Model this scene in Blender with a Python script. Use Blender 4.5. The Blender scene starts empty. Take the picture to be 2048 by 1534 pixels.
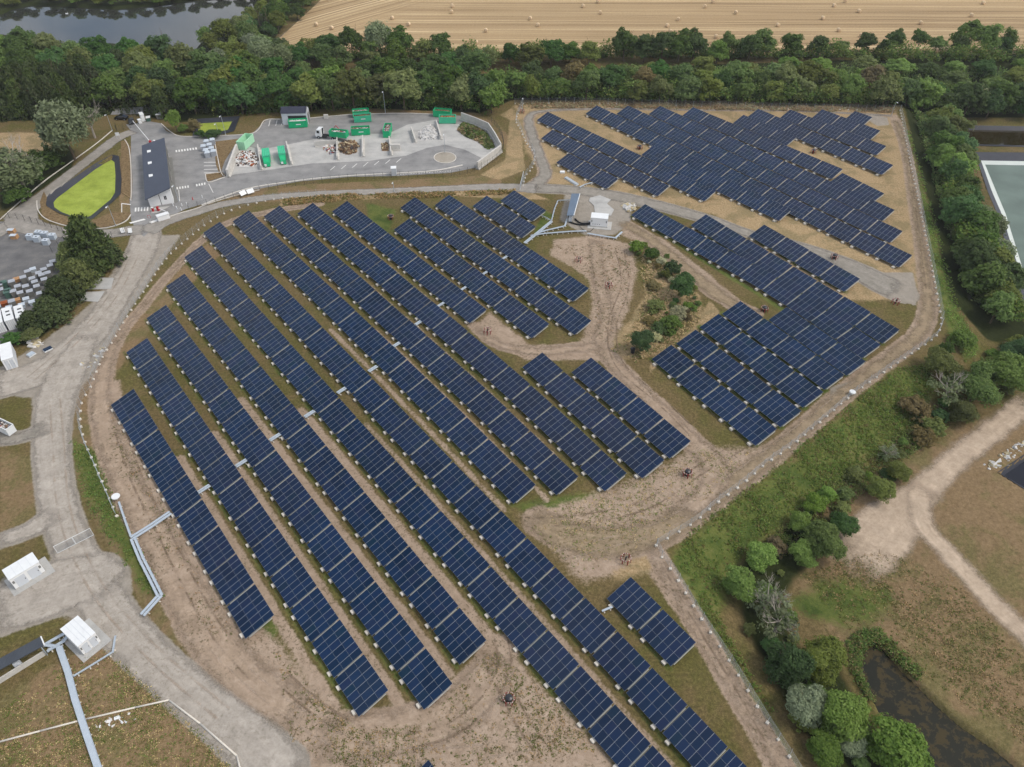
import bpy, math, random
import numpy as np
from mathutils import Vector, Matrix
from mathutils.geometry import tessellate_polygon

SC = bpy.context.scene
COL = SC.collection
rnd = random.Random(11)
nrs = np.random.RandomState(5)
rad = math.radians

# ------------------------------------------------------------------ camera
FPX, PITCH, ROLL, CAMH = 1530.0, rad(42.2), rad(0.2), 105.0
_F = np.array([0, math.cos(PITCH), -math.sin(PITCH)])
_U = np.array([0, math.sin(PITCH), math.cos(PITCH)])
_R = np.array([1.0, 0, 0])
CR = math.cos(ROLL) * _R + math.sin(ROLL) * _U
CU = -math.sin(ROLL) * _R + math.cos(ROLL) * _U

cam_d = bpy.data.cameras.new('camera')
cam_d.sensor_fit = 'HORIZONTAL'
cam_d.sensor_width = 36.0
cam_d.lens = 36.0 * FPX / 2048.0
cam_d.clip_start, cam_d.clip_end = 1.0, 4000.0
cam = bpy.data.objects.new('camera', cam_d)
COL.objects.link(cam)
cam.matrix_world = Matrix(((CR[0], CU[0], -_F[0], 0), (CR[1], CU[1], -_F[1], 0), (CR[2], CU[2], -_F[2], CAMH), (0, 0, 0, 1)))
SC.camera = cam


def ray(u, v):
    return _F + CR * ((u - 1024.0) / FPX) + CU * ((767.0 - v) / FPX)


def G0(p, z=0.0):
    """survey point p of the site plan on the level z"""
    d = ray(*p)
    t = (z - CAMH) / d[2]
    return np.array([d[0] * t, d[1] * t, z])


def sstep(a, b, x):
    t = np.clip((np.asarray(x, float) - a) / (b - a), 0, 1)
    return t * t * (3 - 2 * t)


def poly_sd(x, y, poly):
    """signed distance to a closed polygon, negative inside"""
    x = np.asarray(x, float); y = np.asarray(y, float)
    n = len(poly)
    d2 = np.full(x.shape, 1e18)
    inside = np.zeros(x.shape, bool)
    for i in range(n):
        x0, y0 = poly[i][0], poly[i][1]
        x1, y1 = poly[(i + 1) % n][0], poly[(i + 1) % n][1]
        ex, ey = x1 - x0, y1 - y0
        L = ex * ex + ey * ey + 1e-12
        t = np.clip(((x - x0) * ex + (y - y0) * ey) / L, 0, 1)
        d2 = np.minimum(d2, (x - x0 - t * ex) ** 2 + (y - y0 - t * ey) ** 2)
        if abs(ey) > 1e-12:
            c = ((y0 <= y) & (y < y1)) | ((y1 <= y) & (y < y0))
            inside ^= c & (x < x0 + (y - y0) / ey * ex)
    d = np.sqrt(d2)
    return np.where(inside, -d, d)


def line_d(x, y, pts):
    x = np.asarray(x, float); y = np.asarray(y, float)
    d2 = np.full(x.shape, 1e18)
    for i in range(len(pts) - 1):
        x0, y0 = pts[i][0], pts[i][1]; x1, y1 = pts[i + 1][0], pts[i + 1][1]
        ex, ey = x1 - x0, y1 - y0
        t = np.clip(((x - x0) * ex + (y - y0) * ey) / (ex * ex + ey * ey + 1e-12), 0, 1)
        d2 = np.minimum(d2, (x - x0 - t * ex) ** 2 + (y - y0 - t * ey) ** 2)
    return np.sqrt(d2)


def W(pts, z=0.0):
    return [G0(p, z)[:2] for p in pts]


# ------------------------------------------------------------------ terrain
FENCE_R = [(1800, 222), (1815, 300), (1835, 395), (1850, 470), (1868, 560), (1877, 610), (1882, 645), (1873, 672), (1850, 690), (1790, 730),
           (1740, 765), (1705, 790), (1640, 845), (1580, 895), (1530, 930), (1490, 965), (1430, 1010), (1390, 1045), (1340, 1075), (1312, 1092),
           (1320, 1110), (1350, 1152), (1380, 1202), (1410, 1250), (1450, 1310), (1500, 1390), (1530, 1440), (1575, 1510), (1600, 1550)]
PLATEAU = [tuple(p) for p in W(FENCE_R)] + [(60, 0), (-500, -60), (-500, 800), (128, 800)]
GREEN_POND_O = [(224, 309), (238, 312), (243, 360), (241, 388), (226, 403), (186, 437), (165, 441), (120, 427), (95, 414), (89, 401), (99, 387), (150, 354), (190, 327)]
GREEN_POND_I = [(222, 319), (229, 324), (231, 350), (230, 385), (221, 399), (181, 432), (160, 438), (122, 424), (109, 415), (107, 405), (113, 397), (150, 369), (190, 339)]
UP_POND_O = [(388, 238), (480, 232), (468, 262), (440, 270), (385, 274)]
UP_POND_I = [(398, 247), (464, 243), (456, 259), (436, 264), (396, 267)]
LAG1_O = [(1949, 304), (2140, 306), (2200, 640), (2058, 640), (2030, 560), (1996, 430), (1976, 384)]
LAG1_M = [(1962, 321), (2140, 324), (2190, 610), (2060, 600), (2047, 568), (2004, 429), (1984, 383)]
LAG1_I = [(1971, 330), (2140, 333), (2182, 600), (2066, 592), (2055, 566), (2012, 428), (1993, 383)]
LAG2_O = [(1905, 250), (2140, 254), (2140, 296), (1905, 290)]
LAG2_I = [(1905, 259), (2140, 264), (2140, 293), (1905, 287)]
LAG3_O = [(1995, 944), (2110, 868), (2160, 960), (2100, 1010)]
LAG3_I = [(2008, 951), (2108, 882), (2150, 956), (2094, 1002)]
NAT_POND = [(1722, 1298), (1744, 1280), (1774, 1292), (1806, 1332), (1836, 1360), (1886, 1410), (1928, 1446), (1995, 1492), (2060, 1545), (2090, 1610), (1890, 1610), (1855, 1542),
            (1800, 1478), (1758, 1424), (1732, 1384), (1716, 1340)]
RIVER = [(-40, 40), (15, 14), (60, 4), (130, 6), (230, 12), (300, 6), (370, -3), (440, -10), (560, -10), (540, 25), (470, 45), (430, 62), (405, 85), (390, 104), (370, 108), (300, 94),
         (240, 88), (180, 84), (120, 88), (60, 82), (20, 70), (-40, 66)]
RIVER2 = [(560, 160), (640, 142), (760, 136), (880, 132), (960, 130), (1060, 132), (1180, 128), (1180, 142), (1000, 150), (900, 158), (820, 168), (700, 164), (600, 172)]

BASINS = []


def basin(px, z, depth, w):
    P = W(px, z)
    xs = [p[0] for p in P]; ys = [p[1] for p in P]
    BASINS.append((P, depth, w, (min(xs) - 1, max(xs) + 1, min(ys) - 1, max(ys) + 1)))


basin(GREEN_POND_O, 0, 2.6, 2.0)
basin(UP_POND_O, 0, 2.6, 2.0)
basin(LAG1_O, -4, 3.2, 2.0)
basin(LAG2_O, -4, 3.0, 2.0)
basin(LAG3_O, -4, 3.0, 1.6)
basin(NAT_POND, -4, 1.8, 1.0)
basin(RIVER, 0, 1.8, 3.0)
basin(RIVER2, -1, 1.8, 2.0)


def terrain(x, y):
    x = np.asarray(x, float); y = np.asarray(y, float)
    sd = poly_sd(x, y, PLATEAU)
    amp = 4.0 * (1 - sstep(275, 310, y))
    z = -amp * sstep(0.5, 15, sd)
    z = z + 0.12 * np.sin(x * 0.21 + 1.3) * np.sin(y * 0.17) * sstep(-3, -10, sd) * (1 - sstep(160, 178, y)) * sstep(-88, -80, x)
    for P, dep, w, bb in BASINS:
        m = (x > bb[0]) & (x < bb[1]) & (y > bb[2]) & (y < bb[3])
        if m.any():
            d = poly_sd(x[m], y[m], P)
            z[m] = z[m] - dep * sstep(0.0, w, -d)
    return z


def tz(x, y):
    return float(terrain(np.array([x]), np.array([y]))[0])


def G(u, v, h=0.0):
    """point h above the terrain under survey mark (u, v)"""
    d = ray(u, v)
    z = 0.0
    for _ in range(9):
        t = (z + h - CAMH) / d[2]
        z = 0.5 * z + 0.5 * tz(d[0] * t, d[1] * t) if _ > 2 else tz(d[0] * t, d[1] * t)
    t = (z + h - CAMH) / d[2]
    return Vector((d[0] * t, d[1] * t, z))


# ------------------------------------------------------------------ node helpers
def S(r, g, b, k=1.0):
    f = lambda c: (c / 255.0 / 12.92 if c <= 10 else ((c / 255.0 + 0.055) / 1.055) ** 2.4)
    return (f(r) * k, f(g) * k, f(b) * k, 1.0)


class Mat:
    def __init__(s, name, rough=0.8, spec=0.3):
        s.m = bpy.data.materials.new(name); s.m.use_nodes = True
        s.nt = s.m.node_tree; s.b = s.nt.nodes['Principled BSDF']; s.o = s.nt.nodes['Material Output']
        s.b.inputs['Roughness'].default_value = rough
        s.b.inputs['Specular IOR Level'].default_value = spec

    def n(s, t, ins=None, **pr):
        nd = s.nt.nodes.new(t)
        for k, v in pr.items(): setattr(nd, k, v)
        for k, v in (ins or {}).items(): s.put(nd.inputs[k], v)
        return nd

    def put(s, sock, v):
        if isinstance(v, bpy.types.NodeSocket): s.nt.links.new(v, sock)
        else: sock.default_value = v[:3] if sock.type == 'VECTOR' and not isinstance(v, (int, float)) else v

    def pos(s): return s.n('ShaderNodeNewGeometry').outputs['Position']
    def obj(s): return s.n('ShaderNodeTexCoord').outputs['Object']

    def noise(s, vec, scale, det=4, rough=0.55, dist=0.0):
        return s.n('ShaderNodeTexNoise', {'Vector': vec, 'Scale': scale, 'Detail': det, 'Roughness': rough, 'Distortion': dist}).outputs['Fac']

    def voro(s, vec, scale, out='Distance', feature='F1'):
        return s.n('ShaderNodeTexVoronoi', {'Vector': vec, 'Scale': scale}, feature=feature).outputs[out]

    def math(s, op, a, b=0.0, c=0.0):
        return s.n('ShaderNodeMath', {0: a, 1: b, 2: c}, operation=op).outputs[0]

    def mr(s, v, a, b, lo=0.0, hi=1.0, smooth=True):
        return s.n('ShaderNodeMapRange', {'Value': v, 'From Min': a, 'From Max': b, 'To Min': lo, 'To Max': hi}, interpolation_type='SMOOTHSTEP' if smooth else 'LINEAR').outputs[0]

    def mix(s, f, a, b, mode='MIX'):
        nd = s.n('ShaderNodeMix', data_type='RGBA', blend_type=mode)
        s.put(nd.inputs[0], f); s.put(nd.inputs[6], a); s.put(nd.inputs[7], b)
        return nd.outputs[2]

    def mul(s, col, f):
        nd = s.n('ShaderNodeVectorMath', operation='SCALE'); s.put(nd.inputs[0], col); s.put(nd.inputs['Scale'], f)
        return nd.outputs[0]

    def ramp(s, f, stops):
        nd = s.n('ShaderNodeValToRGB'); e = nd.color_ramp.elements
        while len(e) < len(stops): e.new(0.5)
        for i, (p, c) in enumerate(stops): e[i].position = p; e[i].color = c
        s.put(nd.inputs[0], f)
        return nd.outputs[0]

    def attr(s, name): return s.n('ShaderNodeAttribute', attribute_name=name).outputs['Fac']
    def mapping(s, vec, sc=(1, 1, 1), rot=(0, 0, 0)):
        return s.n('ShaderNodeMapping', {'Vector': vec, 'Scale': sc, 'Rotation': rot}).outputs[0]

    def col(s, c): s.put(s.b.inputs['Base Color'], c); return s

    def bump(s, h, st=0.4, dist=0.1):
        nd = s.n('ShaderNodeBump', {'Height': h, 'Strength': st, 'Distance': dist})
        s.nt.links.new(nd.outputs[0], s.b.inputs['Normal']); return s


def plain(name, c, rough=0.7, spec=0.3, metal=0.0, vary=0.12, scale=1.2, rnd_obj=0.0):
    """painted / weathered plain surface: colour broken by grime noise"""
    m = Mat(name, rough, spec)
    v = m.obj()
    f = m.noise(v, scale, 5, 0.65)
    k = m.mr(f, 0.25, 0.75, 1 - vary, 1 + vary, False)
    if rnd_obj:
        r = m.n('ShaderNodeObjectInfo').outputs['Random']
        k = m.math('MULTIPLY', k, m.mr(r, 0, 1, 1 - rnd_obj, 1 + rnd_obj, False))
    m.col(m.mul(c, k))
    m.b.inputs['Metallic'].default_value = metal
    return m.m


# ------------------------------------------------------------------ mesh helpers
class MB:
    def __init__(s): s.v = []; s.f = []; s.mi = []

    def add(s, vs, fs, mi=0, M=None):
        o = len(s.v)
        for p in vs:
            p = Vector(p)
            s.v.append(tuple(M @ p) if M is not None else tuple(p))
        for f in fs:
            s.f.append(tuple(i + o for i in f)); s.mi.append(mi)
        return s

    def box(s, x0, x1, y0, y1, z0, z1, mi=0, M=None):
        return s.add([(x0, y0, z0), (x1, y0, z0), (x1, y1, z0), (x0, y1, z0), (x0, y0, z1), (x1, y0, z1), (x1, y1, z1), (x0, y1, z1)],
                     [(0, 3, 2, 1), (4, 5, 6, 7), (0, 1, 5, 4), (1, 2, 6, 5), (2, 3, 7, 6), (3, 0, 4, 7)], mi, M)

    def bar(s, a, b, w, h=None, mi=0, up=(0, 0, 1)):
        """box beam from a to b, w wide, h high"""
        a = Vector(a); b = Vector(b); h = h or w
        d = b - a; L = d.length
        if L < 1e-6: return s
        x = d / L; u = Vector(up)
        y = u.cross(x)
        if y.length < 1e-4: y = Vector((0, 1, 0)).cross(x)
        y.normalize(); z = x.cross(y)
        M = Matrix(((x[0], y[0], z[0], a[0]), (x[1], y[1], z[1], a[1]), (x[2], y[2], z[2], a[2]), (0, 0, 0, 1)))
        return s.box(0, L, -w / 2, w / 2, -h / 2, h / 2, mi, M)

    def cyl(s, a, b, r0, r1=None, n=8, mi=0, cap=True):
        a = Vector(a); b = Vector(b); r1 = r0 if r1 is None else r1
        x = (b - a).normalized(); t = Vector((0, 0, 1)) if abs(x.z) < .9 else Vector((1, 0, 0))
        p = x.cross(t).normalized(); q = x.cross(p)
        vs = []
        for c, r in ((a, r0), (b, r1)):
            for i in range(n):
                an = 2 * math.pi * i / n
                vs.append(c + p * (math.cos(an) * r) + q * (math.sin(an) * r))
        fs = [(i, n + i, n + (i + 1) % n, (i + 1) % n) for i in range(n)]
        if cap: fs += [tuple(range(n)), tuple(range(2 * n - 1, n - 1, -1))]
        return s.add(vs, fs, mi)

    def tube(s, pts, r, n=6, mi=0):
        for a, b in zip(pts[:-1], pts[1:]): s.cyl(a, b, r, r, n, mi)
        return s

    def build(s, name, mats, parent=None, smooth=False):
        me = bpy.data.meshes.new(name)
        me.from_pydata(s.v, [], s.f)
        mats = mats if isinstance(mats, (list, tuple)) else [mats]
        for m in mats: me.materials.append(m)
        if len(mats) > 1: me.polygons.foreach_set('material_index', s.mi)
        if smooth: me.polygons.foreach_set('use_smooth', [True] * len(s.f))
        me.update()
        o = bpy.data.objects.new(name, me); COL.objects.link(o)
        if parent is not None: o.parent = parent
        return o


def np_mesh(name, V, F, mats, smooth=True, attrs=None, mi=None):
    V = np.asarray(V, np.float32); F = np.asarray(F, np.int32)
    me = bpy.data.meshes.new(name)
    k = F.shape[1]
    me.vertices.add(len(V)); me.vertices.foreach_set('co', V.ravel())
    me.loops.add(F.size); me.loops.foreach_set('vertex_index', F.ravel())
    me.polygons.add(len(F)); me.polygons.foreach_set('loop_start', np.arange(0, F.size, k, dtype=np.int32))
    for m in (mats if isinstance(mats, (list, tuple)) else [mats]): me.materials.append(m)
    if mi is not None: me.polygons.foreach_set('material_index', np.asarray(mi, np.int32))
    me.polygons.foreach_set('use_smooth', np.full(len(F), smooth))
    for a, vals in (attrs or {}).items():
        at = me.attributes.new(a, 'FLOAT', 'POINT'); at.data.foreach_set('value', np.asarray(vals, np.float32))
    me.update(calc_edges=True)
    return me


def link(name, me, parent=None):
    o = bpy.data.objects.new(name, me); COL.objects.link(o)
    if parent is not None: o.parent = parent
    return o


def empty(name, loc=(0, 0, 0), rz=0.0):
    o = bpy.data.objects.new(name, None); COL.objects.link(o)
    o.location = loc; o.rotation_euler = (0, 0, rz); o.empty_display_size = 0.5
    return o


def tag(o, label=None, cat=None, group=None, kind=None):
    if label: o['label'] = label
    if cat: o['category'] = cat
    if group: o['group'] = group
    if kind: o['kind'] = kind
    return o


ONES = 'zeroth first second third fourth fifth sixth seventh eighth ninth tenth eleventh twelfth thirteenth fourteenth fifteenth sixteenth seventeenth eighteenth nineteenth'.split()
TENS = {20: 'twent', 30: 'thirt', 40: 'fort', 50: 'fift', 60: 'sixt', 70: 'sevent', 80: 'eight', 90: 'ninet'}


def ordw(n):
    if n < 20: return ONES[n]
    if n >= 100: return 'hundred-and-' + ordw(n - 100) if n > 100 else 'hundredth'
    t, r = n // 10 * 10, n % 10
    return TENS[t] + 'ieth' if r == 0 else TENS[t] + 'y-' + ONES[r]


def copy_tree(o, parent=None):
    c = o.copy(); COL.objects.link(c)
    if parent is not None: c.parent = parent
    for ch in o.children: copy_tree(ch, c)
    return c


def smooth_path(pts, step=1.5):
    """Catmull-Rom through pts (k-vectors), resampled at about step metres in xy"""
    P = np.array(pts, float)
    Q = np.vstack([2 * P[0] - P[1], P, 2 * P[-1] - P[-2]])
    out = []
    for i in range(1, len(Q) - 2):
        p0, p1, p2, p3 = Q[i - 1], Q[i], Q[i + 1], Q[i + 2]
        n = max(2, int(np.linalg.norm(p2[:2] - p1[:2]) / step))
        for k in range(n):
            t = k / n
            out.append(0.5 * ((2 * p1) + (p2 - p0) * t + (2 * p0 - 5 * p1 + 4 * p2 - p3) * t * t + (3 * p1 - p0 - 3 * p2 + p3) * t ** 3))
    out.append(Q[-2])
    return np.array(out)


STRIP_N = [0]
TRACKS = []


def strip(name, px, widths, mat, cross=8, step=1.5, z0=0, dz=0.015, endk=.45, label=None, z_at=0.0):
    """a draped band along a surveyed centre line; widths in metres at each mark"""
    if not isinstance(widths, (list, tuple)): widths = [widths] * len(px)
    pts = [np.array([*(G(u, v)[:2] if z0 == 0 else (u, v)), w]) for (u, v), w in zip(px, widths)]
    C = smooth_path(pts, step)
    T = np.gradient(C[:, :2], axis=0); T /= np.linalg.norm(T, axis=1)[:, None] + 1e-9
    Nn = np.stack([-T[:, 1], T[:, 0]], 1)
    s = np.concatenate([[0], np.cumsum(np.linalg.norm(np.diff(C[:, :2], axis=0), axis=1))])
    t = np.linspace(-1, 1, cross + 1)
    hw = C[:, 2] / 2
    X = C[:, None, 0] + Nn[:, None, 0] * hw[:, None] * t[None]
    Y = C[:, None, 1] + Nn[:, None, 1] * hw[:, None] * t[None]
    STRIP_N[0] += 1
    TRACKS.append((name, C[::3] if len(C) > 12 else C))
    Z = terrain(X.ravel(), Y.ravel()) + dz + 0.002 * STRIP_N[0]
    V = np.stack([X.ravel(), Y.ravel(), Z], 1)
    n, k = len(C), cross + 1
    i = np.arange(n - 1)[:, None] * k + np.arange(cross)[None]
    F = np.stack([i, i + 1, i + k + 1, i + k], -1).reshape(-1, 4)[:, ::-1]
    e = (1 - np.abs(t))[None] * hw[:, None]
    end = np.minimum(s, s[-1] - s)[:, None] + 0 * e
    a = {'across': (t[None] * hw[:, None]).ravel(), 'along': np.repeat(s, k), 'edge': np.minimum(e, end * endk + 0.1).ravel()}
    o = link(name, np_mesh(name, V, F, mat, True, a))
    return tag(o, label, None, None, 'structure')


def sheet(name, px, mat, dz=0.03, label=None, kind='structure', z=0.0):
    P = [Vector((*g[:2], tz(g[0], g[1]) + dz)) for g in (G(u, v) for u, v in px)]
    tri = tessellate_polygon([P])
    mb = MB(); mb.add(P, [tuple(t) for t in tri])
    o = mb.build(name, mat)
    me = o.data
    if me.polygons and sum(p.normal.z for p in me.polygons) < 0: me.flip_normals()
    return tag(o, label, None, None, kind)

# ------------------------------------------------------------------ materials
def ground_material():
    m = Mat('ground_soil_grass', 0.95, 0.1)
    p = m.pos()
    big = m.noise(p, 0.055, 5, 0.55)
    mid = m.noise(p, 0.33, 6, 0.6)
    fin = m.noise(p, 1.9, 6, 0.7)
    grn = m.noise(p, 6.5, 3, 0.7)
    clump = m.voro(p, 1.1)
    tex = m.math('ADD', m.math('MULTIPLY', fin, 0.6), m.math('MULTIPLY', grn, 0.4))
    # dry olive meadow
    dry = m.ramp(tex, [(0.30, S(70, 62, 40, .8)), (0.48, S(106, 93, 62, .84)), (0.62, S(130, 113, 80, .88)), (0.75, S(156, 138, 104, .9))])
    oli = m.ramp(tex, [(0.30, S(52, 54, 28, .8)), (0.5, S(94, 90, 50, .85)), (0.7, S(130, 122, 74, .9))])
    base = m.mix(m.mr(m.math('ADD', m.math('MULTIPLY', big, .6), m.math('MULTIPLY', mid, .4)), 0.42, 0.6), dry, oli)
    # rust-brown meadow left and right
    brn0 = m.ramp(tex, [(0.28, S(84, 70, 50, .85)), (0.47, S(122, 103, 76, .9)), (0.6, S(142, 121, 92, .92)), (0.75, S(168, 148, 118, .92))])
    brn1 = m.ramp(tex, [(0.28, S(66, 66, 40, .85)), (0.5, S(104, 98, 62, .9)), (0.72, S(140, 130, 90, .92))])
    brn = m.mix(m.math('MULTIPLY', m.mr(m.noise(p, 0.12, 7, 0.68, 0.6), 0.46, 0.62), .85), brn0, brn1)
    straw0 = m.ramp(m.noise(p, 2.4, 6, 0.75), [(0.28, S(118, 100, 70, .85)), (0.5, S(160, 138, 104, .9)), (0.68, S(188, 168, 134, .95))])
    straw = m.mix(m.math('MULTIPLY', m.mr(m.noise(p, 0.16, 7, 0.7, 0.5), 0.44, 0.6), .75), straw0, m.ramp(tex, [(0.3, S(92, 88, 60, .85)), (0.5, S(126, 114, 82, .9)), (0.7, S(152, 138, 106, .9))]))
    stex = m.math('ADD', m.math('MULTIPLY', tex, .45), m.math('MULTIPLY', m.noise(p, .55, 7, .72, .8), .55))
    soil0 = m.ramp(stex, [(0.28, S(122, 106, 88, .88)), (0.45, S(154, 136, 117, .9)), (0.58, S(170, 152, 134, .92)), (0.74, S(186, 169, 152, .94))])
    spk = m.math('MULTIPLY', m.mr(m.noise(p, 1.7, 5, 0.8), 0.52, 0.6), m.mr(m.noise(p, 0.11, 4), 0.38, 0.56))
    soil = m.mix(m.math('MULTIPLY', spk, 0.75), soil0, m.mix(big, S(84, 78, 52, .85), S(98, 86, 62, .85)))
    grav = m.ramp(stex, [(0.25, S(122, 115, 104, .88)), (0.5, S(150, 143, 132, .9)), (0.75, S(172, 166, 155, .92))])
    green = m.ramp(m.math('ADD', m.math('MULTIPLY', tex, .45), m.math('MULTIPLY', m.noise(p, .2, 7, .7, .8), .55)), [(0.34, S(52, 70, 32, .85)), (0.45, S(74, 90, 42, .88)), (0.54, S(98, 106, 54, .9)), (0.62, S(116, 112, 70, .9)), (0.74, S(140, 126, 92, .92))])
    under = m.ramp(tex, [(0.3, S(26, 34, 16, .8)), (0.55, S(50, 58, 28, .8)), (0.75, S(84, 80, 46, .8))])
    c = base

    def zone(c, name, colr, amp=0.9, w=0.16, nz=None):
        f = m.math('ADD', m.attr(name), m.math('MULTIPLY', m.math('SUBTRACT', nz if nz is not None else m.math('ADD', m.math('MULTIPLY', mid, .5), m.math('MULTIPLY', fin, .5)), 0.5), amp))
        return m.mix(m.mr(f, 0.5 - w, 0.5 + w), c, colr)
    c = zone(c, 'brown', brn)
    c = zone(c, 'straw', straw)
    c = zone(c, 'green', green, 1.9, 0.2, m.math('ADD', m.math('MULTIPLY', m.noise(p, .11, 7, .7, .6), .6), m.math('MULTIPLY', fin, .4)))
    c = zone(c, 'soil', soil, 1.3, 0.16)
    c = zone(c, 'gravel', grav, 0.8, 0.14)
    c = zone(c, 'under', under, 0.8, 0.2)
    k = m.mr(m.noise(p, 0.018, 3), 0.3, 0.7, 0.93, 1.07, False)
    m.col(m.mul(c, k))
    m.bump(m.math('ADD', tex, m.math('MULTIPLY', clump, 0.3)), 0.5, 0.25)
    return m.m


def track_material(name, cols, alpha_amp=1.6, ruts=True, rut_col=None, soft=0.7, spk_amt=0.5, core=0.5, amax=1.0):
    """earth or gravel track: grain, wheel ruts along it, ragged fading edge"""
    m = Mat(name, 0.95, 0.1)
    p = m.pos()
    fin = m.noise(p, 2.2, 6, 0.7); grn = m.noise(p, 8.0, 2, 0.6); mid = m.noise(p, 0.4, 5, 0.6)
    tex = m.math('ADD', m.math('ADD', m.math('MULTIPLY', fin, .3), m.math('MULTIPLY', grn, .15)), m.math('MULTIPLY', m.noise(p, .55, 7, .72, .8), .55))
    c = m.ramp(tex, [(0.27, cols[0]), (0.5, cols[1]), (0.74, cols[2])])
    ac, al, ed = m.attr('across'), m.attr('along'), m.attr('edge')
    cv = m.n('ShaderNodeCombineXYZ', {'X': m.math('MULTIPLY', al, 0.12), 'Y': m.math('MULTIPLY', ac, 1.3), 'Z': 0.0}).outputs[0]
    st = m.noise(cv, 1.1, 5, 0.65, 1.2)
    if ruts:
        c = m.mul(c, m.mr(st, 0.3, 0.7, 0.93, 1.06, False))
        wb = m.math('ADD', m.math('ABSOLUTE', ac), m.math('MULTIPLY', m.math('SUBTRACT', m.noise(m.n('ShaderNodeCombineXYZ', {'X': m.math('MULTIPLY', al, .09), 'Y': 0.0, 'Z': 0.0}).outputs[0], 1.0, 2), .5), 1.6))
        for r0, amt in ((.95, .08), (1.9, -.05)):
            k_ = m.mr(m.math('ABSOLUTE', m.math('SUBTRACT', wb, r0)), 0.0, .42, 1, 0)
            c = m.mul(c, m.math('ADD', 1.0, m.math('MULTIPLY', m.math('MULTIPLY', k_, m.mr(mid, .35, .6)), amt)))
    c = m.mul(c, m.mr(mid, 0.3, 0.7, 0.9, 1.09, False))
    spk = m.math('MULTIPLY', m.mr(m.noise(p, 1.7, 5, 0.8), 0.53, 0.61), m.mr(m.noise(p, 0.11, 4), 0.42, 0.58))
    c = m.mix(m.math('MULTIPLY', spk, spk_amt), c, rut_col or S(92, 84, 58, .85))
    m.col(c)
    a = m.math('ADD', ed, m.math('MULTIPLY', m.math('SUBTRACT', m.math('ADD', m.math('MULTIPLY', mid, .6), m.math('MULTIPLY', fin, .4)), core), alpha_amp * 2))
    al_ = m.mr(a, 0.0, soft)
    if amax < 1: al_ = m.math('MULTIPLY', m.math('MULTIPLY', al_, amax), m.mr(m.noise(p, .22, 4, .7), .42, .58, .1, 1))
    m.put(m.b.inputs['Alpha'], al_)
    m.bump(tex, 0.4, 0.15)
    return m.m


def asphalt(name, c0, c1, c2):
    m = Mat(name, 0.85, 0.25)
    p = m.pos()
    f = m.math('ADD', m.math('MULTIPLY', m.noise(p, 0.25, 6, .6), .65), m.math('MULTIPLY', m.noise(p, 5, 3, .7), .35))
    c = m.ramp(f, [(0.3, c0), (0.5, c1), (0.72, c2)])
    st = m.noise(m.mapping(p, (0.12, 0.9, 1)), 0.6, 4, .6)
    c = m.mul(c, m.mr(st, 0.3, 0.7, 0.92, 1.08, False))
    m.col(c); m.bump(m.noise(p, 9, 3), 0.15, 0.03)
    return m.m


M = {}
M['ground'] = ground_material()
M['gravel'] = track_material('pale_gravel', [S(130, 124, 114, .9), S(164, 157, 147, .92), S(188, 182, 172, .94)], spk_amt=.35, soft=1.5)
M['gravel_grey'] = track_material('grey_gravel', [S(116, 112, 103, .88), S(143, 138, 129, .9), S(166, 161, 152, .93)], spk_amt=.3, soft=1.5)
M['earth'] = track_material('bare_earth', [S(122, 106, 88, .88), S(158, 140, 121, .91), S(186, 169, 152, .94)], 2.0, soft=2.2, spk_amt=.8)
M['earth_worn'] = track_material('worn_earth', [S(112, 99, 78, .87), S(144, 128, 105, .9), S(174, 157, 134, .93)], 2.2, soft=2.4, spk_amt=.8)
M['rut'] = track_material('tyre_rut_earth', [S(108, 92, 74, .85), S(134, 116, 97, .86), S(160, 142, 124, .9)], .22, ruts=False, soft=.25, spk_amt=.3, amax=.55)
M['rut_pale'] = track_material('pale_tyre_rut', [S(140, 124, 106, .9), S(176, 159, 141, .92), S(198, 182, 165, .95)], .22, ruts=False, soft=.25, spk_amt=.1, amax=.4)
M['sandy'] = track_material('sandy_road', [S(142, 126, 108, .88), S(176, 159, 139, .92), S(196, 179, 159, .95)], 1.6, spk_amt=.12, soft=2.0)
M['service'] = track_material('worn_service_road', [S(122, 119, 113, .9), S(146, 142, 135, .92), S(168, 162, 154, .95)], 0.9, spk_amt=.15)
M['asphalt'] = asphalt('weathered_asphalt', S(112, 112, 112, .9), S(136, 136, 135, .92), S(154, 153, 150, .95))
M['asphalt_dark'] = asphalt('dark_asphalt', S(84, 84, 86, .9), S(104, 104, 104, .92), S(128, 126, 122, .95))
M['concrete_pad'] = asphalt('dusty_concrete_floor', S(150, 150, 147, .9), S(172, 172, 169, .93), S(192, 190, 185, .95))
M['concrete'] = plain('cast_concrete', S(196, 194, 188, .92), .85, .2, 0, .16, .9)
M['block'] = plain('ballast_concrete', S(212, 207, 196, .88), .85, .2, 0, .1, 2.0, .08)
M['kerb'] = plain('kerb_concrete', S(206, 202, 194, .92), .85, .2, 0, .12, 1.5)
M['grit'] = asphalt('pale_grit', S(134, 128, 116, .88), S(158, 151, 138, .9), S(178, 172, 160, .92))
M['paint'] = plain('white_road_paint', S(226, 226, 222, .92), .7, .2, 0, .18, 1.6)
M['wall_white'] = plain('white_render', S(236, 238, 238, .9), .6, .3, 0, .05, .6)
M['wall_grey'] = plain('pale_grey_render', S(206, 212, 218, .9), .6, .3, 0, .06, .6)
M['white_metal'] = plain('white_painted_steel', S(228, 232, 233, .88), .45, .35, 0, .07, .9)
M['galv'] = plain('galvanised_steel', S(186, 196, 204, .85), .45, .5, .35, .1, 1.5)
M['tray'] = plain('cable_tray_steel', S(186, 198, 208, .9), .45, .5, .2, .08, 1.0)
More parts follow.
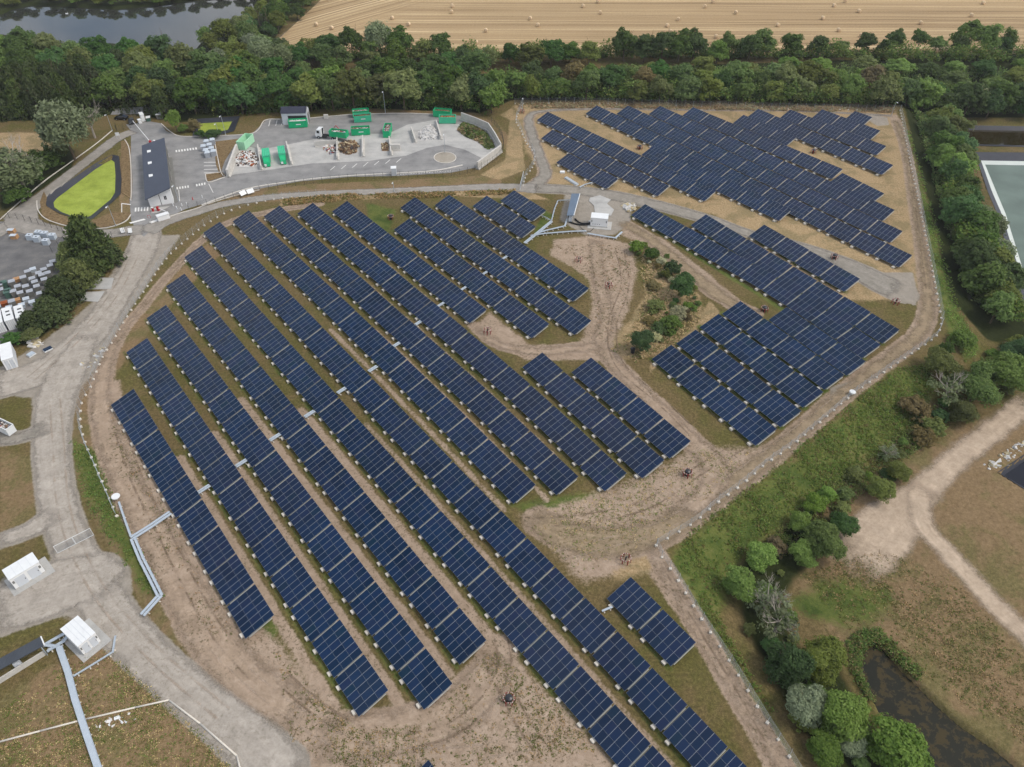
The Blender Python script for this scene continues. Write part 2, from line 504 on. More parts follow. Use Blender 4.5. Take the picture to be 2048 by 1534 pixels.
M['beam'] = plain('pale_end_beam', S(178, 180, 176, .9), .5, .4, .0, .08, 1.0)
M['roof_dark'] = None
M['green_paint'] = plain('green_skip_paint', S(6, 158, 104, 1.1), .45, .4, 0, .14, .8)
M['green_pale'] = plain('faded_green_paint', S(70, 186, 146, 1.0), .5, .35, 0, .12, .8)
M['green_mint'] = plain('mint_green_paint', S(168, 222, 186, .92), .5, .35, 0, .08, .8)
M['dark_metal'] = plain('dark_steel', S(52, 54, 56, .9), .5, .4, .2, .15, 1.5)
M['black'] = plain('black_rubber', S(24, 25, 27, .9), .6, .3, 0, .15, 2)
M['glass_dark'] = plain('dark_glass', S(22, 26, 30, .9), .08, .5, 0, .05, 1)
M['red'] = plain('red_paint', S(184, 34, 40, .9), .45, .4, 0, .1, 2)
M['rail_red'] = plain('faded_red_rail', S(150, 66, 62, .85), .6, .3, 0, .15, 2)
M['rail_white'] = plain('faded_white_rail', S(206, 196, 190, .85), .6, .3, 0, .15, 2)
M['rust'] = plain('rusty_brown', S(150, 84, 50, .9), .85, .15, 0, .35, 3)
M['orange_wood'] = plain('tan_orange_wood', S(186, 146, 106, .85), .8, .15, 0, .2, 2)
M['grey_bin'] = plain('grey_bin_plastic', S(168, 174, 182, .9), .5, .35, 0, .12, 1.2)
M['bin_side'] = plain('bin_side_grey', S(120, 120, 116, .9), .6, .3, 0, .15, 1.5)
M['bin_green'] = plain('dull_green_bin', S(74, 104, 94, .9), .5, .35, 0, .14, 1.2)
M['lid_blue'] = plain('pale_blue_lid', S(194, 205, 215, .88), .4, .4, 0, .06, 1)
M['liner'] = plain('black_pond_liner', S(54, 57, 66, .9), .5, .3, 0, .18, .5)
M['liner_white'] = plain('white_liner_strip', S(206, 214, 208, .85), .5, .4, 0, .07, .4)
M['bark'] = plain('grey_brown_bark', S(104, 92, 78, .85), .9, .1, 0, .25, 2)
M['deadwood'] = plain('bleached_dead_wood', S(172, 164, 154, .9), .9, .1, 0, .15, 2)
M['well_cap'] = plain('black_well_cap', S(40, 42, 48, .9), .35, .5, 0, .1, 3)
M['car_black'] = plain('black_car_paint', S(14, 16, 20, .9), .15, .6, 0, .05, 1)


def roof_mat(name, c, rib=1.1, axis=0, vary=.1):
    m = Mat(name, .5, .35)
    v = m.obj()
    sp = m.n('ShaderNodeSeparateXYZ', {0: v}).outputs[axis]
    w = m.math('ABSOLUTE', m.math('SINE', m.math('MULTIPLY', sp, math.pi / rib)))
    k = m.math('MULTIPLY', m.mr(w, 0.0, 0.25, 0.82, 1.0), m.mr(m.noise(v, .5, 5, .6), .3, .7, 1 - vary, 1 + vary, False))
    m.col(m.mul(c, k))
    m.bump(w, .3, .05)
    return m.m


M['roof_dark'] = roof_mat('dark_slate_blue_metal_roof', S(62, 70, 86, .9), .5, 1)
M['roof_dark2'] = roof_mat('dark_metal_gable_roof', S(48, 52, 68, .9), .5, 0)
M['roof_blue'] = roof_mat('blue_grey_shelter_roof', S(92, 110, 130, .9), .4, 1)
M['roof_rib'] = roof_mat('ribbed_charcoal_roof', S(66, 72, 80, .9), .45, 0)


def water_mat(name, c, rough=.04, wave=.03, scum=None, scum_at=.6, sc=.4, spec=.5):
    m = Mat(name, rough, spec)
    m.b.inputs['IOR'].default_value = 1.33
    p = m.pos()
    col = m.mul(c, m.mr(m.noise(p, .12, 4), .3, .7, .8, 1.2, False))
    if scum:
        f = m.mr(m.noise(p, sc, 6, .7, .3), scum_at, scum_at + .05)
        col = m.mix(f, col, scum)
        m.put(m.b.inputs['Roughness'], m.mr(f, 0, 1, rough, .8))
    m.col(col)
    m.bump(m.noise(p, 1.1, 3), wave, .1)
    return m.m


M['river'] = water_mat('dark_river_water', S(56, 58, 54, .75), .05, .05, None, .6, .4, .9)
M['river_brown'] = water_mat('brown_stream_water', S(78, 64, 48, .8), .25, .05)
M['lagoon'] = water_mat('grey_green_lagoon_water', S(104, 120, 110, .85), .3, .03, None, .6, .4, .3)
M['pond_dark'] = water_mat('dark_pond_water_with_weed', S(44, 45, 38, .75), .2, .05, S(72, 64, 44, .8), .5, .6, .22)
M['brown_pool'] = water_mat('olive_brown_pool_water', S(48, 42, 22, .8), .08, .02)
M['black_pool'] = water_mat('black_pool_water', S(24, 26, 34, .8), .12, .02)


def algae():
    m = Mat('bright_duckweed_cover', .8, .15)
    p = m.pos()
    f = m.math('ADD', m.math('MULTIPLY', m.noise(p, .35, 5, .6), .6), m.math('MULTIPLY', m.noise(p, 4, 3), .4))
    c = m.ramp(f, [(0.3, S(120, 138, 54, .85)), (0.46, S(148, 164, 68, .85)), (0.56, S(160, 176, 76, .85)), (0.72, S(176, 188, 96, .85))])
    c = m.mix(m.mr(m.noise(p, 1.6, 6, .8), .6, .68), c, S(98, 114, 52, .8))
    m.col(c)
    return m.m


M['algae'] = algae()


def stubble():
    m = Mat('cut_straw_stubble', .95, .1)
    p = m.pos()
    sx = m.n('ShaderNodeSeparateXYZ', {0: p})
    wob = m.math('MULTIPLY', m.noise(p, .02, 3), 3.0)
    a = m.n('ShaderNodeCombineXYZ', {'X': m.math('MULTIPLY', sx.outputs[0], .004), 'Y': m.math('ADD', sx.outputs[1], wob), 'Z': 0.0}).outputs[0]
    rot = m.mapping(p, (1, 1, 1), (0, 0, rad(-47)))
    sr = m.n('ShaderNodeSeparateXYZ', {0: rot})
    b = m.n('ShaderNodeCombineXYZ', {'X': m.math('MULTIPLY', sr.outputs[0], .006), 'Y': m.math('ADD', sr.outputs[1], wob), 'Z': 3.0}).outputs[0]

    def lines(v):
        s1 = m.noise(v, .2, 2, .5); s2 = m.noise(v, .75, 3, .6); s3 = m.noise(v, 2.2, 2, .5)
        return m.math('ADD', m.math('ADD', m.math('MULTIPLY', s1, .26), m.math('MULTIPLY', s2, .5)), m.math('MULTIPLY', s3, .24))
    edge = m.mr(m.math('ADD', m.math('MULTIPLY', sx.outputs[0], 1.0), m.math('MULTIPLY', m.math('SUBTRACT', sx.outputs[1], 320.0), -.45)), -82, -58)
    f = m.n('ShaderNodeMix', {0: edge, 2: lines(b), 3: lines(a)}, data_type='FLOAT').outputs[0]
    f = m.math('ADD', m.math('MULTIPLY', f, .86), m.math('MULTIPLY', m.noise(p, 1.2, 5, .7), .14))
    c = m.ramp(f, [(0.40, S(122, 102, 74, .85)), (0.47, S(162, 138, 104, .87)), (0.53, S(180, 157, 120, .89)), (0.60, S(210, 188, 150, .93))])
    c = m.mul(c, m.mr(m.noise(p, .012, 3), .3, .7, .9, 1.08, False))
    m.col(c); m.bump(f, .5, .3)
    return m.m


M['stubble'] = stubble()


def straw_bale():
    m = Mat('pale_straw', .95, .1)
    v = m.obj()
    f = m.noise(m.mapping(v, (1, 1, 8)), 2.0, 4, .7)
    m.col(m.ramp(f, [(0.3, S(184, 158, 122, .9)), (0.5, S(214, 190, 156, .93)), (0.7, S(230, 210, 180, .95))]))
    return m.m


M['bale'] = straw_bale()


def panel_mat():
    m = Mat('solar_glass', .09, .17)
    m.b.inputs['IOR'].default_value = 1.45
    r1 = m.n('ShaderNodeObjectInfo').outputs['Random']
    r2 = m.n('ShaderNodeNewGeometry').outputs['Random Per Island']
    r = m.math('FRACT', m.math('ADD', r1, r2))
    c = m.ramp(r, [(0.0, S(18, 40, 66, .85)), (0.35, S(21, 46, 74, .85)), (0.7, S(23, 49, 82, .85)), (0.9, S(30, 47, 78, .85)), (1.0, S(18, 48, 70, .85))])
    v = m.obj()
    sx = m.n('ShaderNodeSeparateXYZ', {0: v})
    g = lambda s, n: m.mr(m.math('ABSOLUTE', m.math('SINE', m.math('MULTIPLY', s, math.pi / n))), 0.0, 0.2, 1.25, 1.0)
    c = m.mul(c, m.math('MULTIPLY', g(sx.outputs[0], .189), g(sx.outputs[1], .172)))
    c = m.mul(c, m.mr(m.noise(m.pos(), .05, 4), .3, .7, .68, 1.08, False))
    c = m.mix(m.mr(m.noise(m.pos(), .014, 2), .42, .6, 0, .8), c, m.mix(.4, c, S(46, 48, 68, .85)))
    m.col(c)
    m.put(m.b.inputs['Roughness'], m.mr(r, 0, 1, .07, .16, False))
    return m.m


M['panel'] = panel_mat()
M['panel_frame'] = plain('panel_aluminium_frame', S(152, 160, 168, .85), .45, .5, .1, .04, 1)


def leaf(name, c0, c1, c2, tr=.35, k=1.3):
    c0, c1, c2 = [(q[0] * k, q[1] * k, q[2] * k, 1) for q in (c0, c1, c2)]
    m = Mat(name, .65, .22)
    r = m.n('ShaderNodeObjectInfo').outputs['Random']
    isl = m.n('ShaderNodeNewGeometry').outputs['Random Per Island']
    v = m.obj()
    n1 = m.noise(v, .55, 3, .6)
    f = m.math('ADD', m.math('ADD', m.math('MULTIPLY', n1, .55), m.math('MULTIPLY', isl, .25)), m.math('MULTIPLY', r, .3))
    c = m.ramp(f, [(0.25, c0), (0.52, c1), (0.82, c2)])
    hs = m.n('ShaderNodeHueSaturation', {'Hue': m.mr(r, 0, 1, .485, .515, False), 'Saturation': m.mr(m.math('FRACT', m.math('MULTIPLY', r, 7.31)), 0, 1, .85, 1.1, False),
                                       'Value': m.mr(m.math('FRACT', m.math('MULTIPLY', r, 3.77)), 0, 1, .85, 1.15, False), 'Color': c})
    m.col(hs.outputs[0])
    t = m.n('ShaderNodeBsdfTranslucent', {'Color': m.mul(hs.outputs[0], 1.3)})
    mx = m.n('ShaderNodeMixShader', {0: tr, 1: m.b.outputs[0], 2: t.outputs[0]})
    m.nt.links.new(mx.outputs[0], m.o.inputs['Surface'])
    return m.m


L = {
    'dark': leaf('leaves_dark_green', S(44, 62, 28, .9), S(62, 82, 38, .9), S(84, 102, 50, .9), .4, 1.75),
    'mid': leaf('leaves_mid_green', S(60, 82, 36, .9), S(84, 106, 50, .9), S(112, 130, 68, .9), .4, 1.55),
    'light': leaf('leaves_light_green', S(70, 94, 38, .9), S(98, 122, 56, .9), S(130, 148, 82, .9), .4, 1.55),
    'olive': leaf('leaves_olive_green', S(66, 76, 36, .9), S(90, 100, 50, .9), S(118, 124, 70, .9), .38, 1.5),
    'grey': leaf('leaves_grey_green', S(84, 96, 66, .9), S(110, 122, 88, .9), S(138, 148, 116, .9), .3, 1.1),
    'conifer': leaf('needles_dark', S(40, 56, 28, .9), S(58, 72, 36, .9), S(84, 92, 50, .9), .2, 1.5),
    'brown': leaf('leaves_brownish', S(88, 80, 48, .85), S(108, 98, 62, .85), S(130, 118, 82, .85)),
    'yellow': leaf('leaves_yellow_green', S(80, 94, 44, .9), S(104, 116, 56, .9), S(130, 138, 78, .9)),
    'pale': leaf('leaves_pale_flowering', S(136, 138, 98, .9), S(160, 160, 122, .9), S(184, 182, 148, .9)),
    'straw': leaf('dry_straw_blades', S(150, 126, 86, .9), S(182, 156, 112, .9), S(206, 184, 142, .9), .2, 1.0),
    'bluegreen': leaf('leaves_deep_green', S(42, 66, 32, .9), S(60, 88, 44, .9), S(82, 110, 58, .9), .4, 1.6),
}

# ------------------------------------------------------------------ ground sheet
SOIL = [
    # broad bare earth at the foot of the rows
    ([(330, 1060), (395, 1120), (470, 1250), (545, 1270), (640, 1390), (712, 1450), (800, 1420), (850, 1440), (920, 1375), (985, 1290), (1060, 1350), (1130, 1420), (1200, 1490), (1260, 1570),
      (860, 1600), (640, 1560), (560, 1480), (470, 1390), (390, 1300), (345, 1200)], 2.5),
    ([(205, 760), (240, 760), (250, 830), (310, 940), (350, 1030), (420, 1160), (485, 1290), (430, 1280), (350, 1150), (290, 1040), (230, 920), (195, 830)], 1.2),
    ([(1110, 480), (1200, 470), (1260, 490), (1275, 540), (1262, 600), (1238, 660), (1215, 705), (1190, 700), (1160, 690), (1185, 620), (1180, 560), (1140, 530), (1100, 510)], 2.0),
    ([(980, 625), (1060, 690), (1200, 690), (1260, 750), (1330, 830), (1400, 880), (1330, 870), (1200, 720), (1050, 720), (1000, 690), (945, 655)], 1.5),
    ([(1080, 1020), (1200, 985), (1330, 930), (1400, 890), (1500, 900), (1560, 880), (1540, 930), (1430, 1000), (1310, 1085), (1225, 1150), (1160, 1160), (1090, 1080), (1040, 1030)], 3.0),
    ([(1310, 1095), (1350, 1160), (1410, 1260), (1500, 1400), (1575, 1520), (1540, 1560), (1480, 1440), (1400, 1300), (1300, 1150)], 1.0),
    ([(1255, 445), (1330, 480), (1420, 550), (1500, 620), (1460, 615), (1400, 560), (1320, 500), (1240, 470)], 1.5),
]
GRAVEL = [
    ([(0, 735), (60, 700), (130, 650), (190, 600), (240, 520), (290, 470), (360, 470), (300, 560), (240, 650), (190, 740), (150, 790), (110, 800), (0, 790)], 1.5),
    ([(60, 770), (150, 770), (135, 860), (130, 960), (160, 1060), (230, 1170), (160, 1160), (110, 1060), (90, 960), (70, 860)], 1.5),
    ([(0, 1160), (120, 1120), (220, 1180), (250, 1260), (200, 1260), (120, 1230), (0, 1270)], 2.0),
    ([(1130, 390), (1180, 385), (1260, 395), (1262, 440), (1230, 470), (1170, 470), (1120, 440)], 1.5),
    ([(1690, 520), (1760, 545), (1825, 545), (1838, 590), (1830, 612), (1790, 590), (1730, 560)], 1.0),
    ([(1740, 228), (1775, 235), (1778, 250), (1755, 252), (1735, 240)], .6),
    ([(1660, 775), (1710, 760), (1715, 790), (1690, 800), (1660, 800)], .8),
]
GREEN = [
    ([(1370, 1080), (1450, 1018), (1560, 935), (1700, 815), (1790, 745), (1850, 735), (1880, 770), (1850, 840), (1760, 910), (1650, 990), (1540, 1070), (1460, 1140), (1430, 1230), (1470, 1330),
      (1560, 1480), (1640, 1600), (1600, 1600), (1500, 1400), (1410, 1260), (1350, 1140)], 3.0),
    ([(1806, 250), (1830, 320), (1862, 430), (1885, 520), (1915, 620), (1960, 700), (1930, 730), (1895, 660), (1868, 560), (1845, 440), (1828, 350), (1810, 290)], 1.6),
    ([(1640, 1160), (1740, 1165), (1790, 1200), (1740, 1250), (1620, 1240), (1580, 1200)], 4.0),
    ([(140, 880), (190, 900), (240, 1020), (290, 1110), (330, 1200), (290, 1180), (220, 1080), (165, 980)], 3.0),
    ([(730, 405), (790, 420), (775, 465), (740, 440)], 1.5),
    ([(1090, 420), (1110, 430), (1080, 470), (1060, 480)], 1.0),
    ([(1420, 985), (1500, 940), (1620, 850), (1640, 865), (1520, 960), (1420, 1020)], 2.0),
    ([(1030, 1010), (1160, 985), (1250, 985), (1300, 950), (1320, 970), (1200, 1010), (1090, 1040)], 2.0),
    ([(490, 1265), (550, 1235), (560, 1260), (520, 1300)], 1.0),
]
STRAW = [
    ([(1028, 210), (1200, 205), (1500, 212), (1790, 218), (1820, 300), (1850, 440), (1868, 560), (1800, 600), (1690, 600), (1560, 540), (1430, 430), (1260, 400), (1100, 370), (1050, 300), (1035, 240)], 2.5),
    ([(560, 398), (700, 385), (900, 380), (1040, 376), (1100, 400), (900, 392), (700, 400), (560, 412)], 1.2),
    ([(1290, 500), (1400, 590), (1405, 640), (1360, 680), (1310, 710), (1240, 720), (1215, 690), (1260, 640), (1290, 590)], 1.6),
    ([(1300, 720), (1390, 650), (1420, 600), (1440, 625), (1300, 745)], .8),
    ([(1180, 1090), (1300, 1075), (1330, 1140), (1230, 1160)], 2.0),
    ([(960, 640), (990, 640), (970, 655)], .8),
    ([(1000, 230), (1020, 240), (1010, 320), (960, 350), (1000, 360), (1050, 340), (1040, 240), (1025, 215)], 1.2),
    ([(-40, 268), (40, 264), (98, 268), (105, 305), (60, 335), (-40, 335)], 1.5),
]
BROWN = [
    ([(0, 1400), (200, 1260), (330, 1330), (480, 1440), (560, 1540), (500, 1640), (0, 1640)], 3.0),
    ([(1640, 1000), (1760, 950), (1900, 860), (2100, 800), (2150, 1600), (1900, 1600), (1560, 1130), (1560, 1080)], 4.0),
    ([(130, 800), (165, 760), (230, 680), (330, 570), (420, 480), (540, 420), (560, 430), (450, 500), (340, 610), (250, 720), (190, 820), (190, 930), (260, 1050), (330, 1160), (400, 1290), (330, 1290), (200, 1060), (140, 930)], 1.5),
    ([(235, 300), (262, 290), (262, 430), (240, 440)], .6),
    ([(440, 285), (500, 280), (455, 340)], .6),
    ([(0, 900), (75, 920), (90, 960), (60, 1060), (0, 1090)], 1.5),
    ([(290, 385), (1000, 350), (1005, 380), (420, 410)], 1.0),
    ([(0, 265), (100, 265), (120, 320), (0, 330)], 1.5),
    ([(700, 215), (930, 215), (1000, 250), (1030, 290), (1000, 300), (940, 240), (700, 225)], 1.0),
]
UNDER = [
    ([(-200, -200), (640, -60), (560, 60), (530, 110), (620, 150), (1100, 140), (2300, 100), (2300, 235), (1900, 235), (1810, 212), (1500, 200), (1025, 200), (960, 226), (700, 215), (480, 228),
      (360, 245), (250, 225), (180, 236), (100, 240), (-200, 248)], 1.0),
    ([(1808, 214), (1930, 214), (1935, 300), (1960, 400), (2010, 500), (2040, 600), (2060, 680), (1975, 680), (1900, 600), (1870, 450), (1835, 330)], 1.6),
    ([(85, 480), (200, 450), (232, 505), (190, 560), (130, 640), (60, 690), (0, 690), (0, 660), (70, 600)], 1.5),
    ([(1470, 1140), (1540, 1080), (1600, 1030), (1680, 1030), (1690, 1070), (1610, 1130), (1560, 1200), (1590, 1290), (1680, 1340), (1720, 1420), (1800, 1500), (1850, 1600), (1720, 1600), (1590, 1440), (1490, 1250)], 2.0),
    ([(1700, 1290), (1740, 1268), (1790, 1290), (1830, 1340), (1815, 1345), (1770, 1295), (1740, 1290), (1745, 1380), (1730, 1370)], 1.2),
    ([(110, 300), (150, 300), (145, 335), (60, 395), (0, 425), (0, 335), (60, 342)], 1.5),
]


def axis(parts):
    out = []
    for a, b, st in parts: out.append(np.arange(a, b, st))
    return np.concatenate(out)


def build_ground():
    xs = np.concatenate([-np.geomspace(1500, 262, 12), axis([(-260, -130, 1.3), (-130, 140, .62), (140, 262, 1.2)]), np.geomspace(263, 1500, 12)])
    ys = np.concatenate([np.linspace(-120, 30, 8), axis([(34, 150, .55), (150, 262, .85), (262, 420, 1.5)]), np.geomspace(425, 2500, 14)])
    X, Y = np.meshgrid(xs, ys)
    x, y = X.ravel(), Y.ravel()
    z = terrain(x, y)
    nx = len(xs)
    i = np.arange(len(ys) - 1)[:, None] * nx + np.arange(nx - 1)[None]
    F = np.stack([i, i + 1, i + nx + 1, i + nx], -1).reshape(-1, 4)

    def mask(lst):
        out = np.zeros(len(x))
        for px, w in lst:
            P = [tuple(G(u, v)[:2]) for u, v in px]
            qx = [p[0] for p in P]; qy = [p[1] for p in P]
            m = (x > min(qx) - 3 * w) & (x < max(qx) + 3 * w) & (y > min(qy) - 3 * w) & (y < max(qy) + 3 * w)
            if m.any():
                sd = poly_sd(x[m], y[m], P)
                out[m] = np.maximum(out[m], np.clip(.5 - sd / (2 * w), 0, 1))
        return out
    soil, gravel, brown, straw, green = mask(SOIL), mask(GRAVEL), mask(BROWN), mask(STRAW), mask(GREEN)

    def band(out, C, hw, soft, peak=1.0):
        m = (x > C[:, 0].min() - 8) & (x < C[:, 0].max() + 8) & (y > C[:, 1].min() - 8) & (y < C[:, 1].max() + 8)
        X0, Y0 = x[m], y[m]; best = np.full(X0.shape, 1e9)
        for i in range(len(C) - 1):
            ex, ey = C[i + 1, 0] - C[i, 0], C[i + 1, 1] - C[i, 1]
            t = np.clip(((X0 - C[i, 0]) * ex + (Y0 - C[i, 1]) * ey) / (ex * ex + ey * ey + 1e-12), 0, 1)
            dd = np.hypot(X0 - C[i, 0] - t * ex, Y0 - C[i, 1] - t * ey) - (hw[i] + t * (hw[i + 1] - hw[i]))
            best = np.minimum(best, dd)
        out[m] = np.maximum(out[m], peak * np.clip(.5 - best / (2 * soft), 0, 1))
    for nm, C in TRACKS:
        if nm == 'dirt_track': band(soil, C, C[:, 2] / 2 - .2, .9)
        elif nm == 'gravel_road': band(gravel, C, C[:, 2] / 2 - .1, .8)
    for C, kind in GAPS:
        band(soil if kind == 'soil' else green if kind == 'green' else brown, C, C[:, 2] / 2, .7, .9)
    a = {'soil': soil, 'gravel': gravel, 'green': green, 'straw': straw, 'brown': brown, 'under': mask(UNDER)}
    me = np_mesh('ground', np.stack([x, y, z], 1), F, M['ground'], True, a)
    return tag(link('ground', me), 'broad ground of dry grass, bare earth and gravel around the solar farm', None, None, 'structure')


# ------------------------------------------------------------------ rows of the solar farm
TL, TW, TILT, ZC = 6.90, 5.21, rad(17.5), 1.5
CT, ST = math.cos(TILT), math.sin(TILT)
HB = TW / 2 * ST
MX, MY, FRX, FRY = 1.134, 1.722, .022, .006
BIG = 'of the big left array'
ROWS = [
    # phrase, A low corner, B high corner, C high corner end, D low corner end, tables, low-edge marks between
    ('the leftmost row ' + BIG, (221, 810), (268, 778), (550, 1229), (489.6, 1279.3), 9, []),
    ('the second row ' + BIG, (251, 703), (295, 676.5), (777, 1378.8), (717, 1434.5), 14, []),
    ('the third row ' + BIG, (292.5, 636.5), (332.5, 610), (905.8, 1365), (847, 1420.5), 16, []),
    ('the fourth row ' + BIG, (331, 571.5), (370, 548), (974, 1279.5), (918, 1330), 17, []),
    ('the fifth row ' + BIG, (367.5, 513.5), (404, 490), (1309, 1496), (1240, 1534), 22, [(1049, 1313.8)]),
    ('the sixth row ' + BIG, (406, 465), (440, 444), (1460, 1496), (1396, 1547), 24, [(1064, 1180)]),
    ('the seventh row ' + BIG, (465, 441.5), (497.5, 421.5), (1071.5, 969), (1026.5, 1009), 17, [(780, 755)]),
    ('the eighth row ' + BIG, (527, 432.8), (559.5, 410.8), (1156.5, 953), (1112.8, 990), 17, [(878, 758.5)]),
    ('the ninth row ' + BIG, (594.5, 426.5), (625.8, 406), (1254, 946), (1209, 982), 17, [(966, 751)]),
    ('the tenth row ' + BIG, (663, 422.8), (695, 401.5), (974.8, 619), (938, 646.5), 9, []),
    ('the left row of the lower middle pair', (1045, 736), (1084, 705), (1327.8, 920), (1285, 957.5), 5, []),
    ('the eleventh row ' + BIG, (787, 459), (819, 437), (1099, 647.8), (1062.8, 675), 8, []),
    ('the right row of the lower middle pair', (1143.5, 745), (1181.5, 713.5), (1381, 881), (1340, 917), 4, []),
    ('the twelfth row ' + BIG, (800.8, 415), (829.5, 394.5), (1184, 641.5), (1147.8, 670), 10, []),
    ('the thirteenth row ' + BIG, (869.5, 410.3), (898, 389.5), (1179.5, 576.5), (1144, 602.8), 8, []),
    ('the fourteenth row ' + BIG, (945.8, 411.5), (973, 391.5), (1071.5, 452.8), (1042.8, 476), 3, []),
    ('the fifteenth row ' + BIG, (1000.8, 401.5), (1028, 380), (1092, 421.5), (1064, 441.5), 2, []),
    ('the short pair beside the bottom right track', (1212.6, 1198.3), (1262.3, 1153.4), (1392.3, 1283), (1341.5, 1333.9), 2, []),
    ('the cut-off row at the bottom edge', (806, 1565), (865, 1510), (957, 1631), (895, 1690), 2, []),
    ('the third row of the right array', (1263, 431.3), (1289.2, 407.4), (1758.5, 687.8), (1727, 717.8), 10, [(1529, 583.5)]),
    ('the second row of the right array', (1383, 450), (1410, 430), (1798.5, 660), (1764.8, 687.8), 8, []),
    ('the uppermost row of the right array', (1498, 471.5), (1528, 450), (1718.5, 556.5), (1689.8, 584), 4, []),
    ('the fourth row of the right array', (1541, 639), (1570, 614), (1728.5, 722.8), (1696, 751.5), 3, []),
    ('the fifth row of the right array', (1446.5, 628), (1478, 603), (1687, 750), (1650, 781), 4, []),
    ('the sixth row of the right array', (1401.5, 655), (1434, 629), (1643.5, 784), (1608.5, 816.8), 4, []),
    ('the seventh row of the right array', (1353.5, 688), (1390, 659), (1599.8, 821.8), (1563.5, 855.5), 4, []),
    ('the lowest row of the right array', (1303.5, 719), (1341.5, 691), (1551, 859), (1512.8, 892), 4, []),
    ('the front row of the far array', (1113.5, 325.4), (1136.3, 305.6), (1238.2, 357.7), (1211, 376.8), 3, []),
    ('the second row of the far array', (1082, 277), (1104.7, 258.7), (1339.4, 370.9), (1313.8, 392.2), 7, []),
    ('the third row of the far array', (1073.2, 240.3), (1096, 223.2), (1432.4, 382), (1408.2, 401), 10, []),
    ('the fourth row of the far array', (1283.7, 309.3), (1305, 291.7), (1581.8, 420), (1558.3, 440.6), 7, []),
    ('the fifth row of the far array', (1170, 227.5), (1194, 211), (1823.5, 511.5), (1798, 534.5), 16, [(1302, 290.5)]),
    ('the sixth row of the far array', (1232.8, 226), (1256.5, 212.5), (1804, 462.8), (1781.3, 484.6), 14, []),
    ('the seventh row of the far array', (1296.5, 227.5), (1320.8, 212.5), (1788, 421), (1765.9, 440.6), 12, []),
    ('the eighth row of the far array', (1365, 229), (1386.5, 216), (1684.5, 338.2), (1664, 357.5), 8, []),
    ('the stepped end of the far array', (1662, 364), (1681, 347), (1765, 388), (1745, 406), 2, []),
    ('the ninth row of the far array', (1466.5, 245), (1486.3, 230.6), (1592.8, 274.5), (1574.5, 289), 3, []),
    ('the tenth row of the far array', (1496.5, 232.5), (1514.8, 219.2), (1787, 330), (1763, 349.5), 7, []),
    ('the eleventh row of the far array', (1560, 234), (1580.8, 220.2), (1772, 291), (1752.5, 311), 5, []),
    ('the twelfth row of the far array', (1623.5, 234), (1644.8, 220), (1758.5, 262.5), (1742.7, 277.5), 3, []),
    ('the last row of the far array', (1692, 237), (1709.6, 220.9), (1744, 233.6), (1727.2, 249.6), 1, []),
]



# what grows or wears between the rows: (row low-edge line, share along the row, offset, width, kind)
GAPS = []
for _i, (_ph, _A, _B, _C, _D, _n, _v) in enumerate(ROWS[:19]):
    _a, _d = G0(_A)[:2], G0(_D)[:2]
    _ax = (_d - _a) / np.linalg.norm(_d - _a); _up = np.array([-_ax[1], _ax[0]])
    _mid = [G0(q)[:2] for q in _v]
    _pts = np.array([_a, *_mid, _d])
    _S = smooth_path([(p[0], p[1], 0) for p in _pts], 6.0)[:, :2]
    _k = len(_S)

    def _line(t0, t1, off, w, kind):
        i0_, i1_ = int(t0 * (_k - 1)), max(int(t0 * (_k - 1)) + 1, int(t1 * (_k - 1)))
        q = _S[i0_:i1_ + 1] - _up * off
        GAPS.append((np.column_stack([q, np.full(len(q), w)]), kind))
    _line(0, 1, .3, .7, 'green')
    if _i in (1, 2, 3, 4): _line(.42, 1, 2.1, 1.9, 'soil')
    elif _i in (5, 6, 7): _line(.5, 1, 2.0, 1.0, 'soil')
    elif _i in (8, 9, 10): _line(.3, .9, 1.9, .5, 'soil')
for _i in range(19, 27):
    _a, _d = G0(ROWS[_i][1])[:2], G0(ROWS[_i][4])[:2]
    GAPS.append((np.array([[*_a, 1.6], [*_d, 1.6]]), 'green'))



# ------------------------------------------------------------------ tracks and roads
strip('stubble_headland', [(500, 112), (560, 78), (650, 0), (690, -40)], [4, 4, 5, 5], M['sandy'], label='pale sandy margin along the left edge of the stubble field')
field_px = [(534, 98), (560, 76), (642, 0), (700, -52), (2200, -60), (2200, 110), (1600, 110), (1300, 108), (900, 108), (700, 106)]
sheet('stubble_field', field_px, M['stubble'], .06, 'harvested straw coloured stubble field with long mowing lines')

strip('dirt_track', [(640, 408), (560, 420), (470, 440), (415, 470), (365, 520), (320, 570), (285, 615), (250, 655), (222, 705), (205, 760), (204, 830), (228, 910), (262, 985), (300, 1050), (345, 1140),
                     (390, 1220), (440, 1300), (520, 1380), (620, 1430)], [3, 3.2, 3.2, 3.2, 3.2, 3.2, 3.4, 3.4, 4, 5, 5.5, 6, 6.5, 7, 7.5, 8, 8, 8, 8], M['earth'],
      label='bare earth track beside the left ends of the solar rows')
strip('dirt_track', [(1790, 238), (1812, 300), (1828, 400), (1842, 490), (1852, 560), (1856, 620), (1838, 668), (1780, 715), (1690, 785), (1590, 872), (1510, 935), (1430, 992), (1330, 1058), (1230, 1085), (1120, 1065), (1050, 1020)],
      [4, 4, 4, 4, 4.5, 5, 5, 5, 5, 5, 5.5, 6, 7, 8, 8, 6], M['earth_worn'], label='worn earth track along the right perimeter fence')
strip('dirt_track', [(1300, 1085), (1335, 1150), (1390, 1245), (1445, 1340), (1505, 1440), (1570, 1540), (1600, 1590)], [4, 4, 4, 4, 4, 4, 4], M['earth'], label='brown earth track beside the bottom right fence')
